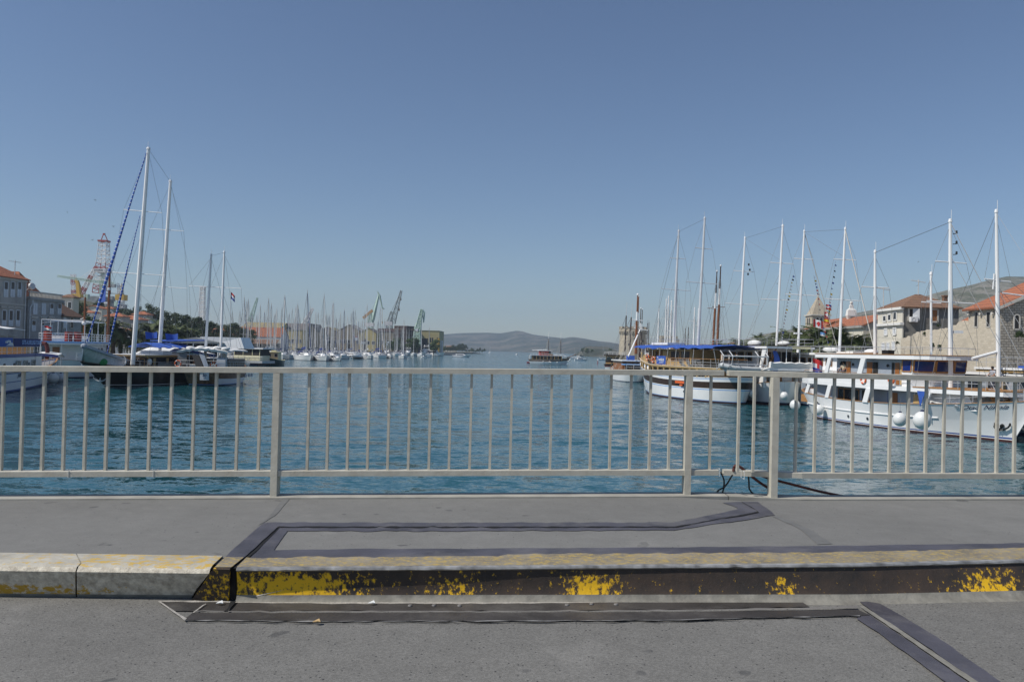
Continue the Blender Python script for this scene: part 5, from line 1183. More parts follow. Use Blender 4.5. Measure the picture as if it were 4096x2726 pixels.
# C: white tour boat with red life rafts on its roof
CB, H, L = plain_ship('white tour boat with red raft drums and a bare awning frame on top', (-62.6, -68.6), 111, 131.5, 6.6, 2.6, 2.0, 3.0, 0,
 ([(-.2, 0), (0, 0), (.08, 1), (.5, 1), (.56, 1), (1, 1)], ['navy', 'white_paint']))
MB().prism(rounded(-9, 9, 2.5, 2.4), 1.7, 4.75).build('deckhouse', 'white_paint', CB)
def sternwin(o, x, y0, y1, z0, z1, m, f=None, name='window'): return window(o, [(x, y0, z0), (x, y0, z1), (x, y1, z1), (x, y1, z0)], m, .03, f, name=name)
sternwin(CB, -9.03, .75, 1.65, 2.0, 4.4, 'varnish', None, 'door'); sternwin(CB, -9.03, 2.0, 2.4, 2.6, 4.4, 'glass', 'white_paint')
MB().tube((-9.02, 1.2, 3.4), (-9.1, 1.2, 3.4), .2, .2, 12).build('porthole', 'steel', CB)
for x0, x1, m in ((-7.2, -5.9, 'varnish'), (-5.4, -4.4, 'glass'), (-3.4, -2.2, 'glass'), (-1, .2, 'glass'), (1.4, 2.6, 'glass')): window(CB, quad_y(x0, x1, 2.1, 4.3, -2.53), m, .03, None, name='door' if m == 'varnish' else 'window')
MB().prism([(-11.3, -2.6), (-10.8, -3.05), (6, -3.0), (6, 3.0), (-10.8, 3.05), (-11.3, 2.6)], 4.76, 4.98).build('top_deck', 'white_paint', CB)
mb = MB(); pl = [(-11.35, -2.6), (-10.85, -3.1), (6, -3.05), (6, -2.9), (-10.7, -2.9), (-11.2, -2.5)]
mb.prism([(-11.36, -2.62), (-10.84, -3.1), (6.03, -3.05), (6.03, 3.05), (-10.84, 3.1), (-11.36, 2.62)], 4.985, 5.2); mb.build('deck_edge', 'sky_paint', CB)
guard(CB, [(6, -2.9, 5.2), (-10.7, -2.95, 5.2), (-11.2, -2.5, 5.2), (-11.2, 2.5, 5.2), (-10.7, 2.95, 5.2), (6, 2.9, 5.2)], 1.1, (1.0, .66, .33), .03, 'white_paint', every=1.7)
mb = MB(); zt = 8.2
for y in (-2.7, 2.7): mb.tube((-10.6, y, zt), (3, y, zt), .045); mb.tube((-10.6, y, zt - .5), (-2, y, zt), .035)
for x in (-10.6, -6, -2, 3): mb.tube((x, -2.7, zt), (x, 2.7, zt), .045); [mb.tube((x, y, 5.2), (x, y, zt), .045) for y in (-2.7, 2.7)]
mb.build('awning_frame', 'white_paint', CB)
for y in (-2.6, 0, 2.6): MB().tube((-11.2, y, 1.9), (-11.2, y, 4.8), .05).build('deck_post', 'white_paint', CB)
for k, (x, y) in enumerate(((-10.2, 2.0), (-10.2, -.6), (-10.1, -1.75))):
 t = thing('life_raft', ['red life raft drum at the far left corner of the white boat top deck', 'bright red life raft drum, left of the pair on the white boat top deck', 'dull red life raft drum, right of the pair on the white boat top deck'][k], 'life raft', mw(CB) @ Vector((x, y, 5.2)), 0, 'red life raft drums')
 MB().tube((0, 0, .02), (0, 0, 1.35), .5, .5, 14).build('drum', 'red_raft', t, smooth=True); mb = MB()
 for z in (.12, .46, .9, 1.24): mb.tube((0, 0, z), (0, 0, z + .05), .525, .525, 14)
 mb.build('strap', 'cable_red' if k else 'orange', t)
mb = MB()
for k in range(3): mb.box((-9 + 1.6 * k, -2.2, 5.2), (-8.2 + 1.6 * k, 2.2, 5.6)); mb.box((-8.3 + 1.6 * k, -2.2, 5.6), (-8.2 + 1.6 * k, 2.2, 6.05))
mb.build('deck_benches', 'white_paint', CB)
guard(CB, [(-4, -3.2, 2.3), (-9, -3.1, 2.4), (-12.2, -2.1, 2.6)], 1.0, (1.0, .5), .03, 'white_paint')
flag(W(178, 1302, 110), .9, .5, [('flag_red', .5), ('flag_white', .5)], 'small red and white flag at the stern rail of the red drum boat', rz=R(5), sag=.2)
_, a, b, sp = pmast(CB, (337, 1330), (341, 1195), .17, 'brown_mast', lx=-7, z=5.2, rt=.12)
mb = MB(); p = loc_(CB, W(336, 1292, (mw(CB) @ a).y)); mb.ball(p, .3, 10, 7); mb.tube(p - Vector((0, 0, 1)), p, .06); mb.build('radar', 'white_paint', CB)
p = loc_(CB, W(322, 1276, (mw(CB) @ a).y)); q = loc_(CB, W(345, 1268, (mw(CB) @ a).y)); MB().tube(p, q, .05).build('mast_arm', 'steel', CB)

# D: black gulet, bow towards the bridge, two very tall white masts
BG, L = boat_frame('black_gulet', 'black hulled gulet with two very tall white masts and blue striped furled sails', 'gulet', (422, 1546), (700, 1523), 2.6, 1, 4.3, 1.2)
H = Hull(L, 6.4, 2.7, 2.0, 2.95, f0=.6, w0=.5, rake=4.3, srake=1.2, bowp=2.2, rnd=.15)
H.build(BG, [(-.2, 0), (0, 0), (.06, 1), (.09, 0), (.5, 0), (.84, 0), (.87, 1), (.89, 0), (1, 0)], ['black_hull', 'white_paint'], bul=.7, cap=('dark_wood', .18, .06))
bsp0 = side(BG, 508, 1442, 0); bsp1 = Vector((L / 2 + 2.2, 0, 4.6))
p = loc_(BG, W(346, 1384, (mw(BG) @ bsp1).y)); mb = MB(); mb.bar(bsp0, Vector((bsp1.x, p.y, p.z)), .55, .3); tip = Vector((bsp1.x, p.y, p.z)); mb.ball(tip, .36, 8, 6, sc=(1, 1, .9)); mb.build('bowsprit', 'blue_grey', BG)
mb = MB()
for s_ in (-1, 1):
 rr = []
 for k in range(9):
  u = k / 8; t_ = bsp0.lerp(tip, u); e = H.edge(.80 + .185 * u, s_, .1); m_ = t_.lerp(e, .55) + Vector((0, 0, -.3 * math.sin(math.pi * (.2 + .7 * u)) - .05)); rr.append([t_, t_.lerp(m_, .5) + Vector((0, 0, -.2)), m_, e])
 mb.loft(rr, 0, close=False)
mb.build('bow_net', 'net_grey', BG, smooth=True)
mb = MB(); mb.ball((0, 0, 0), .5, 8, 6, sc=(1.1, .9, .8)); o = mb.build('green_net', 'green_net'); o.location = W(412, 1447, 92); tag(o, 'bundle of green net hung under the bowsprit of the black gulet', 'net')
def big_anchor(p, s_, label, rot):
 mb = MB(); mb.tube((0, 0, .0), (0, 0, 1.5 * s_), .06 * s_, .05 * s_, 6); pts = []
 for k in range(9): a = math.pi * (1.12 + .76 * k / 8); pts.append((math.cos(a) * .75 * s_, 0, .72 * s_ + math.sin(a) * .75 * s_))
 for k in range(8): e = .1 * s_ * (1 - abs(k - 3.5) / 6); mb.tube(pts[k], pts[k + 1], e, e, 6)
 mb.prism([(-.18 * s_, -.06), (.18 * s_, -.06), (.18 * s_, .06), (-.18 * s_, .06)], -.04, .25 * s_, top=[(-.03, -.04), (.03, -.04), (.03, .04), (-.03, .04)]); mb.ball((0, 0, 1.5 * s_), .12 * s_, 8, 6)
 o = mb.build('anchor', 'alu', smooth=True); o.location = p; o.rotation_euler = rot; tag(o, label, 'anchor', 'anchors on the black gulet bow')
big_anchor(W(400, 1523, 93), 1.05, 'silver anchor hanging down below the bowsprit in front of the black bow', (0, 0, R(15))); big_anchor(W(503, 1447, 95), 1.0, 'silver anchor lying against the rail of the black bow', (0, R(-82), R(10)))
ym = yside(BG)
dm = []
_, a, b, sp = pmast(BG, (532, 1412), (594, 597), .27, spr=[((495, 838), (648, 851)), ((450, 1089), (662, 1101))], lx=5.0, z=2.6, rt=.19); dm.append((a, b, sp)); D1 = (mw(BG) @ a).y
_, a2, b2, sp2 = pmast(BG, (638, 1375), (682, 727), .25, spr=[((600, 915), (735, 924)), ((557, 1141), (748, 1153))], lx=-4.0, z=3.4, rt=.18); dm.append((a2, b2, sp2)); D2 = (mw(BG) @ a2).y
def furled(p0, p1, r, n, name='furled_sail'):
 mb = MB(); p0, p1 = Vector(p0), Vector(p1); d = (p1 - p0)
 for k in range(n):
  u0, u1 = k / n, (k + 1) / n; c = p0 + d * u0; e = p0 + d * (u0 + (u1 - u0) * .86); rad = r * lerp_tab([(0, .3), (.35, .62), (.68, 1.0), (.8, .85), (.86, .5), (1, .35)], u0); s_ = d.cross(Vector((0, 0, 1))).normalized() * 0
  mb.tube(c, e, rad, rad, 7, 0); mb.tube(e, p0 + d * u1, rad * 1.03, rad * 1.03, 7, 1)
 return mb.build(name, ['blue_canvas', 'white_canvas'], BG, smooth=True)
f0, f1 = loc_(BG, W(585, 612, D1 - 1)), tip + Vector((-.4, 0, .4))
furled(f0, f1, .165, 46); furled(loc_(BG, W(560, 862, D1 - 1)), loc_(BG, W(428, 1415, D1 - 5)), .12, 40)
q = f0.lerp(f1, .69); MB().slab([q, f0.lerp(f1, .805), f0.lerp(f1, .80) + (loc_(BG, W(432, 1176, D1)) - loc_(BG, W(410, 1176, D1)))], .04).build('sail_flap', 'blue_canvas', BG)
shrouds(BG, dm, H, 3.0, 2.4, .016, extra=[(b, b2, .02), (b, tip, .014), (b2, Vector((-L / 2, 1.5, 3.0)), .014), (b.lerp(a, .3), tip, .012), (b2.lerp(a2, .5), Vector((3.5, 0, 3)), .014)])
MB().prism([(-9, -2.1), (2.8, -1.9), (2.8, 1.9), (-9, 2.1)], 1.6, 3.55).build('deckhouse', 'dark_wood', BG)
MB().prism([(-10.2, -2.5), (3.6, -2.3), (3.6, 2.3), (-10.2, 2.5)], 3.56, 3.78).build('deckhouse_roof', 'pale_wood', BG)
MB().prism([(-10.3, -2.55), (3.7, -2.35), (3.7, 2.35), (-10.3, 2.55)], 3.785, 3.85).build('roof_edge', 'white_paint', BG)
for x0, x1, m in ((1.2, 1.7, 'pale_wood'), (-.8, .9, 'glass'), (-1.5, -1.0, 'pale_wood'), (-4.2, -1.8, 'glass'), (-4.9, -4.4, 'pale_wood'), (-8, -5.2, 'glass')):
 window(BG, quad_y(x0, x1, 2.0, 3.4, ym * 2.12, 0, flip=ym > 0), m, .05, None, name='window' if m == 'glass' else 'door_post')
for y0, y1 in ((-1.7, -.2), (.2, 1.7)): window(BG, quad_x(y0, y1, 2.3, 3.3, 2.83), 'glass', .03, 'pale_wood')
mb = MB(); mb.box((-3, -1.6, 3.85), (-1, 1.6, 4.3)); mb.ball((-6.5, 0, 4.1), .4, 8, 6, sc=(2.4, 2.2, .7)); mb.build('roof_cushion', 'white_canvas', BG)
for k, (u, m) in enumerate(((-7.4, 'blue_canvas'), (-3.0, 'blue_canvas'))):
 mb = MB(); rr = []
 for i in range(9):
  x = u + 3.6 * i / 8; rr.append([(x, -2.2, 4.75 + .1 * math.sin(i * 1.1)), (x, 0, 5.35), (x, 2.2, 4.75 + .1 * math.sin(i * 1.3)), (x, 2.2, 4.7 + .1 * math.sin(i * 1.3)), (x, 0, 5.3), (x, -2.2, 4.7)])
 mb.loft(rr, 0, capa=True, capb=True); mb.build('boom_tent', m, BG, smooth=True)
for px, py, w, h, d_, lb_ in ((580, 1325, 48, 30, D2 - 2, 'blue canvas wind screen between the two tall white masts'), (661, 1332, 50, 28, D2 + 2, 'blue canvas wind screen right of the second tall white mast')):
 a_ = W(px, py, d_); k_ = d_ / FPX; mb = MB(); rr = [[(w * k_ * u, .35 * math.sin(u * 3), -.12 * math.sin(math.pi * u)), (w * k_ * (u * .92 + .06), .35 * math.sin(u * 3) + .1, -h * k_ + .1 * u)] for u in (0, .2, .4, .6, .8, 1)]
 rr = [[Vector(p), Vector(q), Vector(q) + Vector((0, .05, 0)), Vector(p) + Vector((0, .05, 0))] for p, q in rr]; mb.loft(rr, 0, capa=True, capb=True); o = mb.build('wind_screen', 'blue_canvas', smooth=True); o.location = a_; tag(o, lb_, 'canvas', 'blue canvas screens on the black gulet')
o = MB().prism([(-4.8, -2.2), (2.0, -2.0), (2.0, 2.0), (-4.8, 2.2)], -.07, .07).build('blue_awning', 'blue_canvas'); o.location = W(690, 1362, D2 + 3); o.rotation_euler = (0, R(2), mw(BG).to_euler().z); tag(o, 'flat bright blue awning right of the second tall white mast', 'awning')
fd = ((556, 1432, .42), (566, 1438, .5), (578, 1440, .42), (590, 1434, .4)); rz_ = mw(BG).to_euler().z
t = thing('fender', 'cluster of white sausage fenders lashed to the black gulet rail beneath yellow rope', 'fender', W(568, 1440, 99), 0)
mb = MB(); [mb.ball(Vector((x, 0, z)), .34, 10, 8, sc=(1, 1, 1.35)) for x, z in ((-.95, .05), (-.35, .12), (.3, -.05), (.9, -.2))]; mb.build('fender_body', 'fender_white', t, smooth='full')
mb = MB(); mb.path([(-1.4, -.3, .1), (-.6, -.3, .62), (.1, -.3, .55), (.5, -.3, .38), (1.0, -.3, .3)], .06, 6); mb.build('yellow_rope', 'yellow', t)
e0 = [H.edge(t_, ym, .05, .1) for t_ in (.6, .7, .8, .9)]
mb = MB()
rr = [[p, p + Vector((0, 0, .75)), p + Vector((0, -ym * .05, .75)), p + Vector((0, -ym * .05, 0))] for p in [H.edge(t_, ym, .02, .05) for t_ in (.2, .3, .4, .5, .58)]]
mb.loft(rr, 0, capa=True, capb=True); mb.build('rail_cloth', 'grey_canvas', BG)
guard(BG, [H.edge(t_, ym, .05, .1) for t_ in (.1, .25, .4, .55, .7, .8, .88)], .8, (1.0, .5), .02)
o = MB().slab(quad_y(-1.2, 1.6, 0, .5, 0, flip=False), .06).build('seat_cover', 'teal_cloth'); o.location = mw(BG) @ Vector((-3, ym * 2.3, 2.2)); o.rotation_euler = (0, 0, rz_); tag(o, 'teal seat cover on the side deck of the black gulet', 'cover')

# white and blue canopied boat with a brown mast, between the white tour boat and the black gulet
TB, H, L = plain_ship('wooden boat with a white and navy tent roof and a red brown mast', (-56, -53), 122, 139, 5, 2, 1.6, 2.6, 0, ([(-.2, 0), (0, 0), (.5, 0), (1, 0)], ['brown_hull', 'white_paint']), name='wooden_boat')
mb = MB(); rr = []
for x, hz_ in ((-8.5, 3.9), (-5, 4.9), (-1, 5.0), (3, 4.3), (7, 4.0)): rr.append([(x, -2.4, hz_ - 1.0), (x, -2.4, hz_ - .45), (x, 0, hz_ + .1), (x, 2.4, hz_ - .45), (x, 2.4, hz_ - 1.0), (x, 0, hz_ - .2)])
mb.loft(rr, lambda i, k: 1 if k in (0, 3) else 0, capa=True, capb=True); mb.build('tent_roof', ['white_canvas', 'navy_canvas'], TB)
MB().prism([(-7, -1.8), (5, -1.8), (5, 1.8), (-7, 1.8)], 1.4, 3.2).build('cabin', 'dark_wood', TB)
mb = MB()
for x in (-8, -4, 0, 4): [mb.tube((x, y, 1.6), (x, y, 3.6), .05) for y in (-2.3, 2.3)]
mb.build('roof_frame', 'white_paint', TB)
_, a, b, sp = pmast(TB, (431, 1370), (440, 1065), .23, 'brown_mast', spr=[((405, 1172), (478, 1174))], lx=-3, z=2.2, rt=.13, smat='dark_mast'); MB().tube(loc_(TB, W(438, 1150, (mw(TB) @ a).y)), loc_(TB, W(437, 1160, (mw(TB) @ a).y)), .26, .26, 8).build('mast_band', 'white_paint', TB)
shrouds(TB, [(a, b, sp)], H, 2.3, 2, .014, extra=[(b, Vector((9, 0, 3)), .014)])

# E: brown gulet, stern to the bridge, white awning
EG, H, L = plain_ship('brown gulet moored stern out under a crumpled white awning with two white masts', (-39.2, -41.5), 100.5, 121, 6.3, 2.25, 1.9, 2.9, 0,
 ([(-.2, 0), (0, 0), (.05, 2), (.085, 1), (.42, 3), (.9, 0), (1, 1)], ['black_hull', 'white_paint', 'sky_paint', 'brown_hull']), name='gulet', rnd=0.0)
for o_ in list(EG.children):
 if o_.name.startswith('hull'):
  for p in o_.data.polygons:
   if p.center.x < -L / 2 + 1.3 and p.material_index == 1 and p.center.z < 1.6: p.material_index = 3
p = Vector((-L / 2 + .28, -.45, 1.0)); bo = MB().box((p.x - .12, -1.0, .75), (p.x - .02, .1, 1.75)).build('name_board', 'shutter_white', EG)
text_mb('lo', .62, .006, .2, bold=.01).xf(frame((p.x - .135, -.45, 1.4), (0, -1, 0), (0, 0, 1))).build('lettering', 'navy', bo); text_mb('ST', .26, .006, .2).xf(frame((p.x - .135, -.45, .98), (0, -1, 0), (0, 0, 1))).build('port_lettering', 'navy', bo)
MB().prism([(-5.5, -2.3), (5, -2.1), (5, 2.1), (-5.5, 2.3)], 1.5, 3.3).build('cabin', 'dark_wood', EG)
for y0, y1 in ((-2, -.6), (-.3, .9), (1.2, 2.1)): sternwin(EG, -5.53, y0, y1, 1.9, 3.1, 'glass', 'teak')
mb = MB(); rr = []
for k in range(17):
 y = 3.1 - 6.2 * k / 16; zc = 4.5 + .35 * math.cos(y * .5) - .1 + .05 * math.sin(k * 2.7); dr = .22 + .12 * abs(math.sin(k * 1.9))
 rr.append([(-9.8, y, zc - dr), (-9.9, y, zc), (-6, y, zc + .22), (2, y, zc + .1), (2, y, zc - .05), (-6, y, zc + .1), (-9.7, y, zc - .08)])
mb.loft(rr, 0, capa=True, capb=True); mb.build('awning', 'white_canvas', EG, smooth=True)
mb = MB(); [mb.ball((-8.6 + .3 * k % 1, -2.6 + 1.1 * k, 4.78 + .08 * (k % 2)), .5, 8, 6, sc=(1.6, 1.2, .45)) for k in range(5)]; mb.build('rolled_sail', 'white_canvas', EG, smooth='full')
for y in (-2.9, -1.4, .3, 1.6, 2.9): MB().tube((-9.6, y, 2.2), (-9.6, y, 4.5), .04).build('awning_pole', 'steel', EG)
mb = MB(); mb.loft([[(-9.7, y, 2.2), (-9.7, y, 4.3), (-9.6, y, 4.3), (-9.6, y, 2.2)] for y in (1.9, 2.5, 3.0)], 0, capa=True, capb=True); mb.build('rain_curtain', 'grey_canvas', EG)
mb = MB(); mb.slab([(-9.9, 1.2, 3.9), (-9.9, .4, 3.9), (-10.6, -.6, 1.9), (-10.6, .3, 1.9)], .12); mb.build('gangway', 'black', EG)
mb = MB(); mb.slab([(-9.8, .35, 4.0), (-9.6, -.2, 4.1), (-10.2, -.9, 2.6), (-10.55, -.6, 2.2)], .1); mb.build('gangway_side', 'blue_grey', EG)
for y in (2.4, .9, -.9, -1.9): MB().box((-9.7, y - .6, 2.22), (-9.3, y + .6, 2.75)).build('seat_cushion', 'white_canvas', EG)
mb = MB(); mb.prism([(-9.9, -2.9), (-8.6, -2.9), (-8.6, -1.7), (-9.9, -1.7)], 2.2, 3.6, top=[(-9.6, -2.8), (-8.6, -2.8), (-8.6, -1.8), (-9.6, -1.8)]); mb.build('helm_console', 'blue_grey', EG)
guard(EG, [(-9.85, 2.9, 2.25), (-9.85, -2.9, 2.25), (-6, -3.0, 2.1), (0, -3.1, 2.0), (6, -2.6, 2.4)], .95, (1.0, .5), .022)
for k, (px, py, lb_) in enumerate(((712, 1453, 'orange lifebuoy at the left corner of the brown gulet stern rail'), (853, 1461, 'orange lifebuoy at the middle of the brown gulet stern rail'))):
 lifebuoy(W(px, py, 99.8), (0, 1, 0), .38, lb_)
em = []
_, a, b, sp = pmast(EG, (821, 1395), (845, 1022), .19, spr=[((756, 1143), (878, 1149))], lx=-3.2, z=3.3, rt=.13); em.append((a, b, sp))
_, a2, b2, sp2 = pmast(EG, (883, 1385), (897, 1010), .19, spr=[((842, 1147), (965, 1153))], lx=3.0, z=3.3, rt=.13); em.append((a2, b2, sp2))
shrouds(EG, em, H, 2.7, 2.2, .014, extra=[(b, b2, .014), (b2, Vector((10.8, 0, 2.8)), .014), (b, Vector((-9.5, 2.6, 2.3)), .014)])
for px, py, r, dd in ((932, 1500, .5, 114), (972, 1497, .5, 117)): fender(W(px, py, dd), r, 'dark blue ball fender hanging at the far side of the brown gulet' if px < 950 else 'dark blue ball fender farthest right on the brown gulet, over open water', up=.7, m='fender_blue')
for z_, x in ((.95, 1.5), (.95, 3.6), (.95, 5.4)): MB().box((x, -3.16, .75), (x + .5, -2.9, 1.2)).build('port_light', 'white_paint', EG)

# G: flat tour barge with yellow saloon, H: green trawler, I: white flybridge cruiser
t = thing('tour_barge', 'flat tour barge with a yellow saloon and red rafts on its canopy', 'tour boat', G(1000, 1461), R(-14))
MB().prism([(-9, -2.6), (5.0, -2.6), (6.2, -1.4), (6.2, 1.4), (5, 2.6), (-9, 2.6)], .7, 1.3).build('deck', 'steel', t)
MB().prism([(1.2, -2.2), (3.4, -2.0), (3.4, 2.0), (1.2, 2.2)], -.3, .7).build('pontoon', 'navy', t)
MB().prism([(-9, -2.2), (-5, -2.2), (-5, 2.2), (-9, 2.2)], -.3, .7).build('pontoon', 'navy', t)
MB().prism([(-3.2, -2.3), (4.2, -2.3), (4.2, 2.3), (-3.2, 2.3)], 1.3, 2.6).build('saloon', 'cream', t)
MB().prism([(-3.1, -2.25), (4.1, -2.25), (4.1, 2.25), (-3.1, 2.25)], 2.6, 4.2).build('window_band', 'dark_inside', t)
for x in (-3.1, -.6, 2.0, 4.05): MB().box((x - .08, -2.32, 2.58), (x + .08, -2.2, 4.22)).build('window_post', 'cream', t)
MB().prism([(-9.4, -2.7), (5.2, -2.7), (5.2, 2.7), (-9.4, 2.7)], 4.22, 4.5).build('canopy', 'white_paint', t)
for x in (-9, -6.5, -4.5): MB().box((x - .06, -2.5, 1.3), (x + .06, -2.38, 4.22)).build('canopy_post', 'steel', t)
guard(t, [(-9, -2.5, 1.3), (5, -2.5, 1.3), (6, -1.3, 1.3)], 1.0, (1.0, .5), .03)
for k in range(4):
 c = mw(t) @ Vector((-8.3 + 2.2 * k, -1.6, 4.52)); u = thing('life_raft', ['first', 'second', 'third', 'last'][k] + ' red raft from the left on the canopy of the yellow barge', 'life raft', c, R(-14), 'flat red rafts on the barge canopy')
 MB().prism([(-.95, -.6), (.95, -.6), (.95, .6), (-.95, .6)], 0, .42).build('raft', 'red_raft', u); mb = MB(); [mb.box((x - .05, -.62, -.0), (x + .05, .62, .44)) for x in (-.5, .5)]; mb.build('strap', 'cable_red', u)
t = thing('trawler', 'small dark green trawler with a yellow wheelhouse, bow towards the bridge', 'fishing boat', G(1072, 1462) + Vector((0, 5, 0)), R(-84))
h = Hull(12, 4.9, 1.4, 1.35, 2.1, f0=.7, rake=1.2, bowp=2.6); h.build(t, [(-.2, 0), (0, 0), (.5, 0), (.93, 1), (1, 1)], ['green_hull', 'cream'], bul=.35)
MB().prism([(-2.2, -1.5), (1.8, -1.35), (1.8, 1.35), (-2.2, 1.5)], 1.1, 3.4).build('wheelhouse', 'cream', t)
for y0, y1 in ((-1.25, -.45), (.45, 1.25)): window(t, quad_x(y0, y1, 2.2, 3.1, 1.81), 'glass', .03, 'white_paint')
MB().prism([(-2.7, -1.85), (2.3, -1.7), (2.3, 1.7), (-2.7, 1.85)], 3.41, 3.6).build('roof', 'cream', t); MB().box((-.8, -.6, 3.6), (.6, .6, 3.95)).build('roof_box', 'cream', t); MB().tube((0, 0, 3.9), (0, 0, 5.2), .06).build('mast', 'steel', t)
fender(mw(t) @ Vector((4.6, -2.1, 1.3)), .38, 'white fender on the left bow of the dark green trawler', up=.4, blue=False)
def cruiser(name, label, loc, rz, L, B, s_=1.0, group=None, fly=True, dome=0):
 """white motor yacht"""
 t = thing(name, label, 'motor yacht', loc, rz, group); h = Hull(L, B, .10 * L, .10 * L, .135 * L, f0=.88, w0=.8, rake=.12 * L, srake=.02 * L, bowp=2.4, N=16)
 h.build(t, [(-.2, 1), (0, 1), (.1, 0), (.6, 0), (1, 0)], ['white_gel', 'navy'], bul=.1 * L * .15, deckm='white_gel'); z = .10 * L * .9
 MB().prism([(-.3 * L, -B * .36), (.12 * L, -B * .36), (.26 * L, 0), (.12 * L, B * .36), (-.3 * L, B * .36)], z, z + .085 * L, top=[(-.3 * L, -B * .32), (.02 * L, -B * .3), (.08 * L, 0), (.02 * L, B * .3), (-.3 * L, B * .32)]).build('cabin', 'white_gel', t)
 for sd in (-1, 1):
  w = MB(); w.slab([(-.26 * L, sd * B * .362, z + .025 * L), (.10 * L, sd * B * .362, z + .025 * L), (.04 * L, sd * B * .327, z + .066 * L), (-.26 * L, sd * B * .327, z + .066 * L)][::sd], -.04 if sd > 0 else -.04); w.build('window', 'glass', t)
 MB().slab([(.125 * L, -B * .33, z + .02 * L), (.125 * L, B * .33, z + .02 * L), (.05 * L, B * .28, z + .07 * L), (.05 * L, -B * .28, z + .07 * L)], .05).build('windscreen', 'glass', t)
 zz = z + .085 * L
 if fly:
  MB().prism([(-.36 * L, -B * .4), (.04 * L, -B * .36), (.08 * L, 0), (.04 * L, B * .36), (-.36 * L, B * .4)], zz, zz + .02 * L, mi=0).build('flybridge_deck', 'white_gel', t)
  MB().prism([(-.2 * L, -B * .3), (0, -B * .28), (.05 * L, 0), (0, B * .28), (-.2 * L, B * .3)], zz + .02 * L, zz + .055 * L).build('flybridge', 'white_gel', t)
  MB().slab([(-.02 * L, -B * .26, zz + .055 * L), (-.02 * L, B * .26, zz + .055 * L), (-.05 * L, B * .24, zz + .085 * L), (-.05 * L, -B * .24, zz + .085 * L)], .04).build('flybridge_screen', 'glass', t)
  mb = MB(); top = zz + .13 * L
  for sd in (-1, 1): mb.bar((-.26 * L, sd * B * .34, zz), (-.22 * L, sd * B * .3, top), .012 * L, .03 * L, up=(1, 0, 0))
  mb.box((-.28 * L, -B * .32, top), (-.16 * L, B * .32, top + .012 * L)); mb.build('radar_arch', 'white_gel', t)
  for k in range(dome): MB().ball((-.21 * L, (-.5 + k) * B * .45 if dome > 1 else 0, top + .035 * L), .022 * L, 8, 6).build('radar_dome', 'white_gel', t)
  MB().tube((-.22 * L, 0, top), (-.23 * L, 0, top + .11 * L), .05, .02).build('antenna', 'white_gel', t)
 return t
cruiser('motor_yacht', 'white flybridge cruiser moored behind the dark green trawler', G(1083, 1446), R(-70), 15, 4.6, dome=0)

